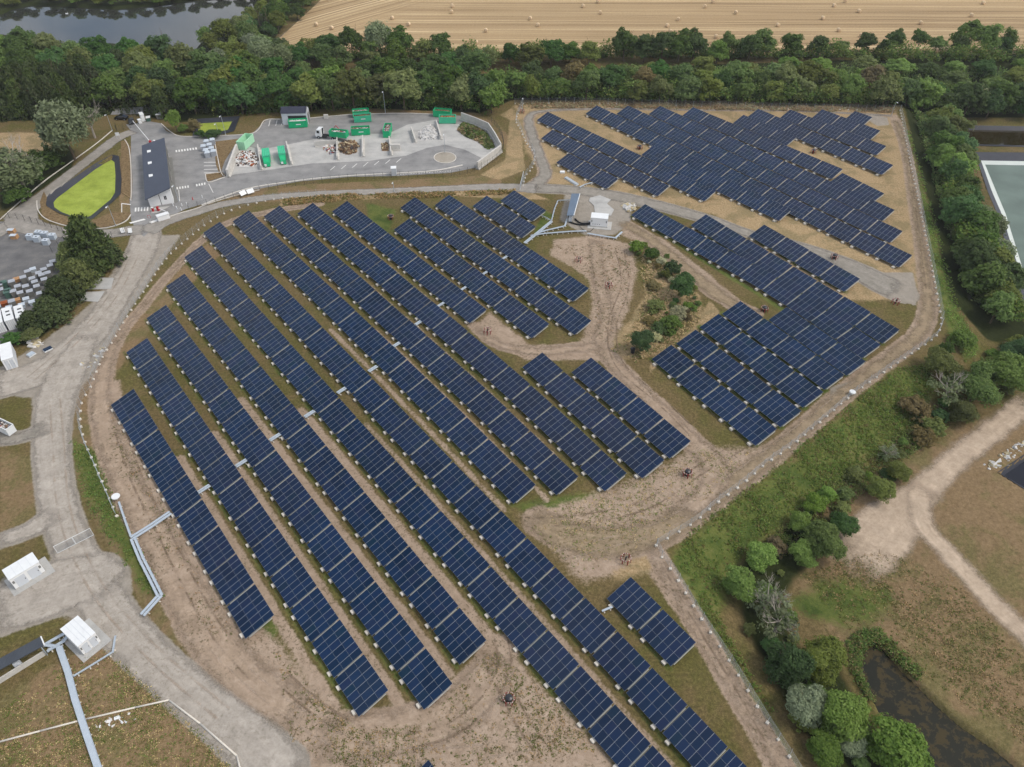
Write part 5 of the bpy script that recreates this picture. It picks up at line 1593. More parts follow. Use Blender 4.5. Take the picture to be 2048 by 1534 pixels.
FL = FENCE_R
fence([(1030, 208), (1150, 207), (1300, 211), (1450, 215), (1600, 219), (1720, 221), (1800, 222)], 2.9, 'light post fence on white footings along the far side of the array')
fence(FL[:9], 2.45, 'light post fence on white footings down the right side of the far array')
fence(FL[8:20], 2.55, 'light post fence on white footings along the top of the green embankment')
fence(FL[19:], 2.4, 'light post fence on white footings beside the bottom right track')
fence([(652, 391), (560, 398), (500, 410), (455, 425), (412, 450), (380, 475), (345, 505), (320, 535), (300, 566), (270, 610), (245, 650), (225, 685), (207, 712), (193, 745), (180, 780), (166, 800), (161, 830), (163, 857), (172, 890), (190, 930), (205, 965), (220, 1000), (234, 1033)],
      2.35, 'light post fence on white footings along the left side of the array')
fence([(1044, 212), (1032, 240), (1040, 258), (1052, 285), (1066, 305), (1070, 320), (1062, 340), (1052, 352), (1046, 372)], 2.3, 'light post fence on white footings curving beside the far gravel track')

# -- dark mesh fence of the recycling yard and compound
_m = MB(); _m.bar((0, 0, -.1), (0, 0, 1.95), .07, .07, 0, (0, 1, 0))
o_ = _m.build('post', M['dark_metal']); me_dpost = o_.data; bpy.data.objects.remove(o_)


def mesh_fence(px, step, label):
    pts = path_points(px, step)
    root = empty('mesh_fence', (pts[0][0], pts[0][1], 0)); base = Vector(root.location)
    w = MB(); prev = None
    for x, y in pts:
        L0 = Vector((x, y, tz(x, y))) - base
        p = link('post', me_dpost, root); p.location = L0
        if prev is not None:
            for hz in (.1, .45, .8, 1.15, 1.5, 1.85): w.bar(prev + Vector((0, 0, hz)), L0 + Vector((0, 0, hz)), .012)
            for k in range(1, 12):
                q = prev.lerp(L0, k / 12); w.bar(q + Vector((0, 0, .05)), q + Vector((0, 0, 1.88)), .008, .008, 0, (0, 1, 0))
        prev = L0
    w.build('mesh_panel', M['dark_metal'], root)
    return tag(root, label, 'fence')


mesh_fence([(378, 420), (430, 407), (500, 387), (560, 376), (620, 368), (700, 360), (800, 355), (900, 352), (950, 342), (990, 322), (1006, 300), (1004, 275), (990, 252), (976, 240)], 2.5, 'dark mesh fence round the outside of the recycling yard')
mesh_fence([(0, 440), (20, 437), (45, 441), (80, 450), (115, 461), (130, 470), (130, 485), (105, 505)], 2.4, 'dark mesh fence around the bin compound')
mesh_fence([(233, 257), (236, 263), (262, 256), (275, 252)], 2.4, 'dark sliding gate fence at the yard entrance')
mesh_fence([(225, 475), (250, 468)], 2.4, 'short dark fence stub beside the loop road')


# -- white swing gate on the left road, field gate by the far track
def gate(pL, pR, h, label, bars=22):
    root, Lg = local(pL, pR, 'field_gate', label, 'gate')
    f = MB()
    for z in (.12, h): f.bar((0, 0, z), (Lg, 0, z), .06)
    for x in (0, Lg / 2 - .05, Lg / 2 + .05, Lg): f.bar((x, 0, .05), (x, 0, h + .05), .07, .07, 0, (0, 1, 0))
    f.build('gate_frame', M['white_metal'], root)
    b = MB()
    for i in range(1, bars * 2): b.bar((Lg * i / (bars * 2), 0, .12), (Lg * i / (bars * 2), 0, h), .03, .03, 0, (0, 1, 0))
    b.build('gate_bars', M['galv'], root)
    return root


gate((116, 1107), (188, 1071), 1.9, 'white barred double gate across the left gravel road')
gate((1040, 380), (1047, 353), 1.7, 'pale open gate at the corner of the far track')


# -- white cabins and containers
def cabin(pL, pR, dep, h, label, name='transformer_cabin', roof_over=.0, door=True, vent=False, pad=True, mat='wall_white', roofm='white_metal', cat='cabin', peak=0.0):
    root, Lg = local(pL, pR, name, label, cat)
    b = MB(); b.box(0, Lg, 0, dep, 0, h); b.build('wall', M[mat], root)
    r = MB(); e = .05 + roof_over
    if peak:
        r.add([(-e, -e, h), (Lg + e, -e, h), (Lg + e, dep + e, h), (-e, dep + e, h), (-e, -e, h + .1), (Lg + e, -e, h + .1), (Lg + e, dep + e, h + .1), (-e, dep + e, h + .1), (-e, dep / 2, h + peak), (Lg + e, dep / 2, h + peak)],
              [(0, 3, 2, 1), (0, 1, 5, 4), (1, 2, 6, 9, 5), (2, 3, 7, 6), (3, 0, 4, 8, 7), (4, 5, 9, 8), (6, 7, 8, 9)])
    else:
        r.box(-e, Lg + e, -e, dep + e, h, h + .1)
    r.build('roof', M[roofm], root)
    if door:
        for x0 in (.12, .55):
            d = MB(); d.box(Lg * x0, Lg * (x0 + .33), -.03, 0, .15, h * .86); do = d.build('door', M['wall_grey'], root)
            hd = MB(); hd.box(Lg * (x0 + .28), Lg * (x0 + .3), -.07, -.03, h * .42, h * .52); hd.build('handle', M['dark_metal'], do)
    if cat == 'cabin':
        for i in range(1, 4):
            s_ = MB(); s_.box(Lg * i / 4 - .02, Lg * i / 4 + .02, -.02, dep + .02, h + .1 + (.0 if not peak else -.08), h + .13); s_.build('roof_seam', M['wall_grey'], root)
        for x_ in (.03, .9):
            s_ = MB()
            for j_ in range(5): s_.box(Lg * x_, Lg * (x_ + .07), -.035, 0, h * .55 + j_ * .12, h * .55 + j_ * .12 + .07)
            s_.build('louvre', M['bin_side'], root)
        s_ = MB()
        for j_ in range(5): s_.box(Lg, Lg + .035, dep * .3, dep * .7, h * .5 + j_ * .14, h * .5 + j_ * .14 + .08)
        s_.build('louvre', M['bin_side'], root)
        s_ = MB(); s_.box(-.015, Lg + .015, -.015, dep + .015, .05, .3); s_.build('base_band', M['concrete'], root)
    elif cat == 'container':
        s_ = MB()
        for i in range(int(dep / .3)): s_.box(-.03, 0, .1 + i * .3, .25 + i * .3, .1, h); s_.box(Lg, Lg + .03, .1 + i * .3, .25 + i * .3, .1, h)
        s_.build('corrugation', M['wall_grey'], root)
        s_ = MB()
        for x_ in (.2, .4, .6, .8): s_.box(Lg * x_ - .02, Lg * x_ + .02, -.06, -.02, .1, h - .1)
        s_.build('lock_rod', M['galv'], root)
    if vent:
        for i in range(4):
            d = MB(); d.box(Lg * (.12 + .13 * i), Lg * (.17 + .13 * i), -.02, 0, h * .3, h * .36); d.build('vent', M['dark_metal'], root)
    if pad:
        k = MB(); k.box(-.7, Lg + 1.1, -1.0, dep + .5, -.1, .07); k.build('plinth', M['concrete_pad'], root)
    return root


cabin((1180.5, 453), (1214, 456), 2.7, 2.6, 'white central transformer cabin with a ridge line on its roof', vent=True, peak=.28, door=False)
cabin((169, 1311), (203, 1284), 4.6, 2.55, 'white transformer cabin beside the ribbed charcoal roof', vent=False)
cabin((33, 1180), (92, 1144), 2.6, 2.7, 'long white transformer cabin beside the left gate')
cabin((14, 741), (37, 734), 5.9, 2.6, 'white shipping container beside the left gravel road', 'shipping_container', cat='container', pad=False)
for u0, v0, u1, v1, dp, lb in ((17, 662), (37, 657)) and ((19.5, 661.5, 37.5, 656, 5.5, 'middle white container with square hatches in the bin compound'), (42, 655, 59, 650, 5.0, 'white container half hidden by the hedge in the bin compound'), (-4, 668, 15, 662.5, 5.5, 'white container cut by the left edge in the bin compound')):
    r = cabin((u0, v0), (u1, v1), dp, 2.5, lb, 'shipping_container', cat='container', pad=False, door=False)
    for yy in (.35, .62):
        hmb = MB(); hmb.box(.6, 1.4, dp * yy, dp * yy + .5, 2.6, 2.63); hmb.build('hatch', M['dark_metal'], r)


def shelter(corners, h0, h1, mat, label, name='inverter_shelter'):
    """open shelter: mono-pitch roof on posts with a row of cabinets under it; corners are roof marks near-left, near-right, far-right, far-left"""
    P = [G0(c, h) for c, h in zip(corners, (h0, h1, h1, h0))]
    o = Vector((P[0][0], P[0][1], tz(P[0][0], P[0][1])))
    root = empty(name, o); tag(root, label, 'shelter')
    Q = [Vector(p) - o for p in P]
    r = MB(); dn = Vector((0, 0, -.12))
    r.add([*Q, *[q + dn for q in Q]], [(0, 1, 2, 3), (7, 6, 5, 4), (0, 4, 5, 1), (1, 5, 6, 2), (2, 6, 7, 3), (3, 7, 4, 0)])
    ro = r.build('roof', mat, root)
    g = MB(); g.bar(Q[1] + Vector((0, 0, -.05)), Q[2] + Vector((0, 0, -.05)), .16); g.build('gutter', M['white_metal'], ro)
    c = (Q[0] + Q[1] + Q[2] + Q[3]) / 4
    for a in range(4):
        q = Q[a].lerp(c, .12)
        p = MB(); p.bar((q.x, q.y, 0), (q.x, q.y, Q[a].z - .12), .12, .12, 0, (0, 1, 0)); p.build('post', M['galv'], root)
    ax = (Q[3] - Q[0]); ax.z = 0; Ls = ax.length; ax.normalize()
    m0 = (Q[0] + Q[1]) / 2; m0.z = 0
    for k in range(int(Ls / 1.3)):
        q = m0 + ax * (.7 + 1.3 * k)
        b = MB(); b.bar((q.x, q.y, .35), (q.x, q.y, 1.55), .9, .5, 0, tuple(ax)); b.build('inverter_cabinet', M['wall_grey'], root)
    return root


shelter([(1133.4, 430.6), (1147.8, 430.6), (1160, 387), (1143.3, 387)], 2.7, 2.3, M['roof_blue'], 'blue grey roofed inverter shelter left of the central cabin')
shelter([(-40, 1361), (88.8, 1290), (81.5, 1272.5), (-40, 1338)][0:4], 2.4, 2.5, M['roof_rib'], 'ribbed charcoal roof of the lower left inverter shelter')
wl = MB(); a, b = G(-30, 1385), G(92, 1309)
wl.bar(a + Vector((0, 0, .5)), b + Vector((0, 0, .5)), .2, 1.0)
tag(wl.build('low_wall', M['concrete']), 'low pale wall in front of the ribbed charcoal shelter', 'wall')

# -- reception building
root, Lg = local((301, 414), (348.6, 406), 'reception_building', 'long dark roofed reception building with three skylights', 'building')
D, hL, hR = 32.5, 3.3, 4.6
b = MB()
b.add([(0, 0, 0), (Lg, 0, 0), (Lg, D, 0), (0, D, 0), (0, 0, hL), (Lg, 0, hR), (Lg, D, hR), (0, D, hL)], [(0, 1, 5, 4), (1, 2, 6, 5), (2, 3, 7, 6), (3, 0, 4, 7), (4, 5, 6, 7)])
b.build('wall', M['wall_white'], root)
r = MB(); e0, e1 = .9, .05
zz = lambda x: hL + (hR - hL) * x / Lg
r.add([(-.45, -2.2, zz(-.45) + .03), (Lg + .25, -.6, zz(Lg) + .03), (Lg + .25, D + .5, zz(Lg) + .03), (-.45, D + .5, zz(-.45) + .03)] + [(-.45, -2.2, zz(-.45) + .25), (Lg + .25, -.6, zz(Lg) + .25), (Lg + .25, D + .5, zz(Lg) + .25), (-.45, D + .5, zz(-.45) + .25)],
      [(3, 2, 1, 0), (4, 5, 6, 7), (0, 1, 5, 4), (1, 2, 6, 5), (2, 3, 7, 6), (3, 0, 4, 7)])
ro = r.build('roof', M['roof_dark'], root)
for y in (D * .31, D * .565, D * .81):
    x = Lg * .17
    s = MB(); s.box(x, x + 1.05, y, y + 1.4, zz(x) + .2, zz(x) + .46); s.build('skylight', M['white_metal'], ro)
w = MB(); w.box(Lg * .66, Lg * .76, -.03, .0, 1.4, 2.5); wo = w.build('window', M['glass_dark'], root)
f = MB(); f.box(Lg * .705, Lg * .715, -.05, -.03, 1.4, 2.5); f.build('frame', M['white_metal'], wo)
d = MB(); d.box(Lg * .47, Lg * .49, -.04, 0, 0, 3.2); d.build('downpipe', M['dark_metal'], root)
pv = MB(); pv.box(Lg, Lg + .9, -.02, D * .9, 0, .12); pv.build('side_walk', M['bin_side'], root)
sd_ = MB(); sd_.box(Lg, Lg + .02, 2.6, D - .1, .32, hR - .05); sd_.build('side_wall_shade', M['bin_side'], root)  # thin grey panel over the white wall: shade under the roof edge as colour
for i, y in enumerate((4.5, 12, 20, 27)):
    w = MB(); w.box(Lg, Lg + .03, y, y + 1.1, 0.1, 2.2); w.build('door', M['dark_metal'], root)

# -- white shed with dark gable
root, Lg = local((566.6, 249.8), (617, 248.8), 'storage_shed', 'white shed with dark gable roof behind the green skip', 'building')
D, h, rg = 4.2, 4.0, 1.15
b = MB()
b.add([(0, 0, 0), (Lg, 0, 0), (Lg, D, 0), (0, D, 0), (0, 0, h), (Lg, 0, h), (Lg, D, h), (0, D, h), (0, D / 2, h + rg), (Lg, D / 2, h + rg)],
      [(0, 1, 5, 4), (1, 2, 6, 9, 5), (2, 3, 7, 6), (3, 0, 4, 8, 7)])
b.build('wall', M['wall_grey'], root)
r = MB(); e = .15
r.add([(-e, -.25, h - .1), (Lg - .25, -.25, h - .1), (Lg - .25, D / 2, h + rg + .06), (-e, D / 2, h + rg + .06), (Lg - .25, D + .25, h - .1), (-e, D + .25, h - .1)], [(0, 1, 2, 3), (3, 2, 4, 5)])
r.add([(-e, -.25, h - .2), (Lg - .25, -.25, h - .2), (-e, -.25, h - .1), (Lg - .25, -.25, h - .1)], [(0, 1, 3, 2)])
r.build('roof', M['roof_dark2'], root)
d = MB(); d.box(Lg * .24, Lg * .96, -.03, 0, .05, 3.0); d.build('door_opening', M['dark_metal'], root)
d = MB(); d.box(Lg, Lg + .03, .8, D - .9, .05, 3.2); d.build('side_door', M['bin_side'], root)


# -- green roll-off skips
def skip(pL, pR, mat, label, dep=2.35, h=2.2, fill=None, ribs=False, sign=True, length=None, seed=0, extra=None, flabel=None):
    root, Lg = local(pL, pR, 'waste_skip', label, 'skip', 'green skips in the recycling yard')
    Lg = length or Lg
    t = .09
    b = MB()
    b.box(0, Lg, 0, t, .2, h); b.box(0, Lg, dep - t, dep, .2, h); b.box(0, t, t, dep - t, .2, h); b.box(Lg - t, Lg, t, dep - t, .2, h); b.box(t, Lg - t, t, dep - t, .2, .3)
    b.build('body', mat, root)
    if ribs:
        rb = MB()
        k = int(Lg / .55)
        for i in range(k + 1):
            x = .04 + (Lg - .14) * i / k
            rb.box(x, x + .1, -.07, 0, .2, h - .12); rb.box(x, x + .1, dep, dep + .07, .2, h - .12)
        rb.build('rib', mat, root)
    rm = MB(); rm.box(-.05, Lg + .05, -.06, t * .9, h, h + .1); rm.box(-.05, Lg + .05, dep - t * .9, dep + .06, h, h + .1); rm.box(-.05, t, t * .9, dep - t * .9, h, h + .1); rm.box(Lg - t, Lg + .05, t * .9, dep - t * .9, h, h + .1)
    rm.build('rim', mat, root)
    u = MB(); u.box(.1, Lg - .1, .45, .65, 0, .2); u.box(.1, Lg - .1, dep - .65, dep - .45, 0, .2)
    u.build('runner', M['dark_metal'], root)
    if sign:
        s = MB(); s.box(Lg * .4, Lg * .66, -.1 if ribs else -.02, -.08 if ribs else 0, h * .5, h * .63); s.build('sign_plate', M['white_metal'], root)
    if fill:
        Mx = Matrix.Translation(root.location) @ Matrix.Rotation(root.rotation_euler.z, 4, 'Z')
        pile('waste_load', [(.2, .2), (Lg - .2, .2), (Lg - .2, dep - .2), (.2, dep - .2)], h - .55, .75, fill, 170, .34, flabel, Mx, seed, 'waste')
    return root


def heap_height(x, y, poly, hh, seed):
    d = -poly_sd(np.array([x]), np.array([y]), poly)[0]
    return max(0.0, 1 - math.exp(-d / 1.2)) * hh * (1 + .3 * math.sin(x * 1.7 + seed) * math.cos(y * 2.1 + seed))


def pile(name, poly, z0, hh, mats, count, size, label, Mx=None, seed=0, cat='heap'):
    """heap of loose pieces lying on each other: a mound with boards, slabs and lumps"""
    rs = random.Random(seed + 91)
    xs = [p[0] for p in poly]; ys = [p[1] for p in poly]
    mb = MB(); Mx = Mx or Matrix.Identity(4)
    gx = np.linspace(min(xs), max(xs), 14); gy = np.linspace(min(ys), max(ys), 12)
    base = {}
    for i, x in enumerate(gx):
        for j, y in enumerate(gy):
            base[i, j] = Vector((x, y, z0 - .05 + heap_height(x, y, poly, hh, seed)))
    for i in range(13):
        for j in range(11):
            q = [base[i, j], base[i + 1, j], base[i + 1, j + 1], base[i, j + 1]]
            c = (q[0] + q[2]) / 2
            if poly_sd(np.array([c.x]), np.array([c.y]), poly)[0] < .1: mb.add(q, [(0, 1, 2, 3)], 0, Mx)
    k = 0
    for _ in range(count * 6):
        if k >= count: break
        x, y = rs.uniform(min(xs), max(xs)), rs.uniform(min(ys), max(ys))
        if poly_sd(np.array([x]), np.array([y]), poly)[0] > -.02: continue
        z = z0 + heap_height(x, y, poly, hh, seed)
        s = size * rs.uniform(.4, 1.5)
        R = Matrix.Rotation(rs.uniform(0, 6.3), 4, 'Z') @ Matrix.Rotation(rs.uniform(-.7, .7), 4, 'X') @ Matrix.Rotation(rs.uniform(-.6, .6), 4, 'Y')
        a, b2, c2 = s * rs.uniform(.7, 1.6), s * rs.uniform(.3, .9), s * rs.uniform(.1, .5)
        j = lambda: rs.uniform(.75, 1.1)
        V = [(sx * a / 2 * j(), sy * b2 / 2 * j(), sz * c2 / 2 * j()) for sz in (-1, 1) for sy in (-1, 1) for sx in (-1, 1)]
        mb.add(V, [(0, 2, 3, 1), (4, 5, 7, 6), (0, 1, 5, 4), (1, 3, 7, 5), (3, 2, 6, 7), (2, 0, 4, 6)], rs.randrange(len(mats)), Mx @ Matrix.Translation((x, y, z)) @ R)
        k += 1
    o = mb.build(name, mats)
    return tag(o, label, cat, None, 'stuff' if cat == 'heap' else None)


M['junk_a'] = plain('scrap_white', S(214, 212, 208, .9), .7, .3, 0, .2, 2)
M['junk_b'] = plain('scrap_wood', S(146, 122, 96, .85), .85, .1, 0, .25, 2)
M['junk_c'] = plain('scrap_dark', S(74, 68, 66, .9), .8, .2, 0, .3, 2)
M['junk_d'] = plain('scrap_brown', S(112, 90, 70, .85), .85, .1, 0, .3, 2)
M['junk_e'] = plain('scrap_blue_grey', S(120, 136, 156, .9), .7, .3, 0, .2, 2)
M['junk_f'] = plain('scrap_yellow', S(190, 178, 146, .85), .8, .2, 0, .2, 2)
M['rubble'] = plain('pale_rubble', S(196, 196, 194, .9), .9, .1, 0, .18, 2)
JUNK = [M['junk_a'], M['junk_c'], M['junk_b'], M['junk_a'], M['junk_e'], M['junk_d'], M['junk_b'], M['rail_red']]
WOODJ = [M['junk_b'], M['junk_d'], M['junk_f'], M['junk_c'], M['junk_d']]
WHITEJ = [M['junk_a'], M['white_metal'], M['junk_a']]

skip((578.5, 257.6), (615.5, 255.3), M['green_paint'], 'green skip of white sheets in front of the white shed', fill=WHITEJ, seed=1, flabel='white sheet waste heaped in the skip by the shed')
skip((706.5, 237), (739, 234.5), M['green_paint'], 'deep green skip at the back of the yard, behind the ribbed one', fill=JUNK, seed=2, sign=False, flabel='mixed white scrap in the back green skip')
skip((709, 246.6), (743.5, 244), M['green_pale'], 'faded green ribbed skip in front of the deep green one', ribs=True, fill=[M['rust'], M['junk_d'], M['junk_c']], seed=3, flabel='brown scrap in the faded ribbed skip')
skip((703.5, 272.6), (740.5, 270.6), M['green_paint'], 'green skip with a white plate above the middle bay wall', fill=JUNK + WOODJ, seed=4, flabel='mixed household waste in the middle green skip')
skip((866.5, 234.3), (901, 237), M['green_paint'], 'green skip at the top right of the yard', sign=False, fill=[M['junk_d'], M['junk_b']], seed=5, flabel='brown waste in the top right green skip')
skip((878.5, 248.2), (911.5, 248.2), M['green_pale'], 'faded green ribbed skip beside the green waste heap', ribs=True, sign=False, fill=[M['rust'], M['orange_wood'], M['rust']], seed=6, flabel='rusty brown waste in the skip by the green waste heap')
skip((476, 300), (492, 301.5), M['green_mint'], 'empty mint green skip at the left bay wall', dep=6.2, h=2.6, ribs=True, sign=False)
skip((766.5, 276.5), (780.5, 276.5), M['green_paint'], 'green skip standing end-on above the right bay wall', dep=6.2, h=2.2, fill=JUNK, sign=False, seed=8, flabel='white bags in the end-on green skip')


def compactor(pL, pR, label):
    root, Lg = local(pL, pR, 'waste_compactor', label, 'compactor', 'green compactors beside the sorting bays')
    b = MB(); b.box(-.15, Lg + .15, 2.9, 8.2, .3, 2.5); b.build('container', M['green_pale'], root)
    r = MB()
    for i in range(4): r.box(.1 + i * (Lg - .3) / 3, .2 + i * (Lg - .3) / 3, 3.0, 8.1, 2.5, 2.6)
    r.build('lid_rib', M['green_paint'], root)
    h = MB(); h.add([(0, .2, .3), (Lg, .2, .3), (Lg, 2.9, .3), (0, 2.9, .3), (.1, .5, 1.4), (Lg - .1, .5, 1.4), (Lg, 2.6, 2.1), (0, 2.6, 2.1)], [(0, 1, 5, 4), (1, 2, 6, 5), (2, 3, 7, 6), (3, 0, 4, 7), (4, 5, 6, 7), (3, 2, 1, 0)])
    h.build('hopper', M['green_paint'], root)
    d = MB(); d.box(.2, .8, .0, .2, .5, 1.1); d.build('control_panel', M['white_metal'], root)
    u = MB(); u.box(.3, .5, .2, 8, 0, .3); u.box(Lg - .5, Lg - .3, .2, 8, 0, .3); u.build('runner', M['dark_metal'], root)


compactor((529, 336.5), (542, 335), 'green compactor next to the left bay wall')
compactor((562, 331.5), (574, 330), 'green compactor left of the second bay wall')


# -- hook-lift truck with its skip
root, Lg = local((632, 277.5), (695, 283.5), 'hooklift_truck', 'white cab hooklift truck loading a green skip', 'truck')
Lg = 9.4
def part(name, mat, build, par):
    m = MB(); build(m); return m.build(name, mat, par)
part('cab', M['white_metal'], lambda m: m.add([(0, 0, .7), (1.9, 0, .7), (1.9, 2.4, .7), (0, 2.4, .7), (.05, .05, 1.9), (1.9, 0, 3.1), (1.9, 2.4, 3.1), (.05, 2.35, 1.9), (.55, .05, 3.0), (.55, 2.35, 3.0)],
     [(0, 1, 5, 8, 4), (1, 2, 6, 5), (2, 3, 7, 9, 6), (3, 0, 4, 7), (4, 8, 9, 7), (8, 5, 6, 9), (0, 3, 2, 1)]), root)
part('windscreen', M['glass_dark'], lambda m: m.add([(.02, .2, 1.98), (.02, 2.2, 1.98), (.45, 2.2, 2.88), (.45, .2, 2.88)], [(0, 3, 2, 1)]), root)
part('side_window', M['glass_dark'], lambda m: m.box(.6, 1.4, -.02, 0, 1.9, 2.7), root)
part('chassis', M['dark_metal'], lambda m: (m.box(1.9, Lg, .75, .95, .7, 1.0), m.box(1.9, Lg, 1.45, 1.65, .7, 1.0), m.box(2.0, 3.4, .2, 2.2, .65, .95)), root)
part('hook_arm', M['dark_metal'], lambda m: (m.bar((2.0, 1.2, 1.0), (2.2, 1.2, 3.2), .3), m.bar((2.0, 1.2, 1.1), (6.0, 1.2, 1.1), .3)), root)
part('lift_frame', M['red'], lambda m: (m.bar((5.4, 2.3, 2.9), (6.3, 2.3, 3.9), .14), m.bar((6.3, 2.3, 3.9), (7.2, 2.3, 2.9), .14)), root)
for x in (1.0, 5.6, 6.9):
    for y in (.1, 2.3):
        wh = part('wheel', M['black'], lambda m: m.cyl((x, y - .17, .5), (x, y + .17, .5), .5, .5, 14), root)
        part('rim', M['galv'], lambda m: m.cyl((x, y - .19, .5), (x, y + .19, .5), .24, .24, 10), wh)
a = root.matrix_world
sk = skip((660, 281), (687, 284), M['green_paint'], 'green skip carried at the back of the hooklift truck', fill=JUNK, sign=False, seed=9, length=5.6, h=1.9, flabel='mixed waste in the skip on the truck')
sk.location.z += 1.05
bpy.data.objects[[o.name for o in COL.objects if o.get('label') == 'mixed waste in the skip on the truck'][0]].location.z += 1.05


# -- bay walls of precast blocks
def wall_seg(pts, h, w, label, foot=True, name='retaining_wall', mat='concrete'):
    P = [G(u, v) for u, v in pts]
    m = MB()
    for a, b in zip(P[:-1], P[1:]):
        m.bar(a + Vector((0, 0, h / 2)), b + Vector((0, 0, h / 2)), w, h)
        if foot: m.bar(a + Vector((0, 0, .15)), b + Vector((0, 0, .15)), w + .7, .3)
    return tag(m.build(name, M[mat]), label, 'wall')


for pts, lb in (([(457, 355), (476, 303)], 'leftmost concrete bay wall, beside the mint green skip'), ([(523.5, 341), (517, 297)], 'concrete bay wall left of the compactors'), ([(583.5, 331), (574, 291)], 'concrete bay wall right of the compactors'),
                ([(675.5, 321), (675, 283)], 'concrete bay wall between the rubbish and the wood'), ([(726, 314), (726, 279)], 'concrete bay wall right of the wood heap'), ([(783, 312), (779, 281)], 'concrete bay wall beside the end-on skip'),
                ([(831, 287), (823, 262)], 'concrete bay wall left of the rubble heap'), ([(882, 280), (873, 249)], 'concrete bay wall right of the rubble heap')):
    wall_seg(pts, 2.4 if lb.startswith('leftmost') else 1.5, .6 if lb.startswith('leftmost') else .35, lb)
wall_seg([(630, 294), (676, 291)], 1.9, .35, 'concrete wall facing the camera behind the coloured rubbish')
wall_seg([(782, 300), (801, 300)], 1.9, .8, 'broad pale concrete block beside the end-on skip wall')
wall_seg([(923, 240), (950, 250), (976, 261)], 2.6, .3, 'tall pale concrete wall behind the green waste, upper run')
wall_seg([(976.5, 261), (990, 281), (1002, 303)], 2.6, .3, 'tall pale concrete wall right of the green waste, middle run')
wall_seg([(1002, 304), (978, 322), (955, 339)], 2.4, .5, 'tall pale concrete wall at the turning loop, lower run')
for i, (u, v) in enumerate(((652, 235), (790, 341))):
    pass
wall_seg([(648, 236.5), (657, 236)], 1.2, .8, 'lone concrete block on the kerb behind the yard', foot=False, name='concrete_block')


def GP(px): return [tuple(G(u, v)[:2]) for u, v in px]


pile('scrap_heap', GP([(470, 318), (480, 307), (505, 304), (517, 318), (518, 330), (500, 334), (475, 332)]), .1, 1.1, [M['junk_a'], M['junk_a'], M['white_metal'], M['rust'], M['junk_c'], M['junk_a'], M['junk_d']], 300, .65, 'heap of white and rusty scrap in the left bay', seed=21)
pile('rubbish_heap', GP([(645, 292), (672, 288), (673, 304), (660, 309), (648, 300)]), .1, .7, [M['junk_a'], M['junk_e'], M['junk_f'], M['rail_red'], M['junk_c'], M['junk_a']], 150, .6, 'heap of coloured rubbish left of the wood bay', seed=22)
pile('wood_heap', GP([(679, 290), (700, 284), (716, 290), (712, 306), (695, 310), (680, 303)]), .1, 1.3, WOODJ, 280, .9, 'heap of brown waste wood in the middle bay', seed=23)
pile('wood_heap', GP([(762, 288), (778, 286), (780, 302), (764, 303)]), .1, .7, WOODJ, 70, .6, 'small heap of brown wood at the end-on skip', seed=24)
pile('rubble_heap', GP([(836, 274), (842, 258), (862, 250), (876, 262), (880, 274), (862, 281), (842, 280)]), .1, 1.0, [M['rubble'], M['junk_a'], M['rubble'], M['concrete']], 320, .5, 'heap of pale broken rubble between two bay walls', seed=25)
pile('stone_heap', GP([(1248, 410), (1256, 405), (1270, 408), (1268, 421), (1254, 424)]), 0, .7, [M['rubble'], M['junk_f'], M['concrete']], 34, 1.2, 'heap of pale boulders beside the right array', seed=26)
pile('pallet_heap', GP([(56, 687), (70, 677), (82, 688), (70, 698)]), 0, .5, [M['junk_a'], M['junk_f']], 26, 1.1, 'stack of pale pallets beside the white container', seed=27)
pile('stone_scatter', GP([(1965, 930), (2060, 870), (2070, 880), (1990, 945)]), -4, .1, [M['rubble'], M['junk_f']], 60, .6, 'scatter of pale stones along the small black basin', seed=28)
GW = GP([(914, 262), (925, 246), (950, 254), (972, 266), (985, 284), (990, 296), (975, 300), (955, 284), (935, 276)])
rs_ = np.random.RandomState(3)
tv = []
X = rs_.uniform(min(p[0] for p in GW), max(p[0] for p in GW), 4000); Y = rs_.uniform(min(p[1] for p in GW), max(p[1] for p in GW), 4000)
mk_ = poly_sd(X, Y, GW) < 0; X, Y = X[mk_][:1500], Y[mk_][:1500]
d_ = -poly_sd(X, Y, GW); Z = (1 - np.exp(-d_ / 1.5)) * 1.5 * rs_.uniform(.4, 1.1, len(X))
nn_ = rs_.normal(size=(len(X), 3)) * .6 + np.array([0, 0, .8]); nn_ /= np.linalg.norm(nn_, axis=1)[:, None]
V_, F_ = leaf_quads(np.stack([X, Y, Z + .1], 1), nn_, .7, rs_, 1.6)
mi_ = (np.sin(X * .5 + 1) * np.cos(Y * .4) * 2 + rs_.rand(len(X)) * 2 + 1).astype(int).clip(0, 3)
tag(link('green_waste_heap', np_mesh('green_waste_heap', V_, F_, [L['straw'], L['olive'], L['mid'], L['brown']], False, None, mi_)), 'heap of brown and green garden waste along the tall wall', 'heap', None, 'stuff')


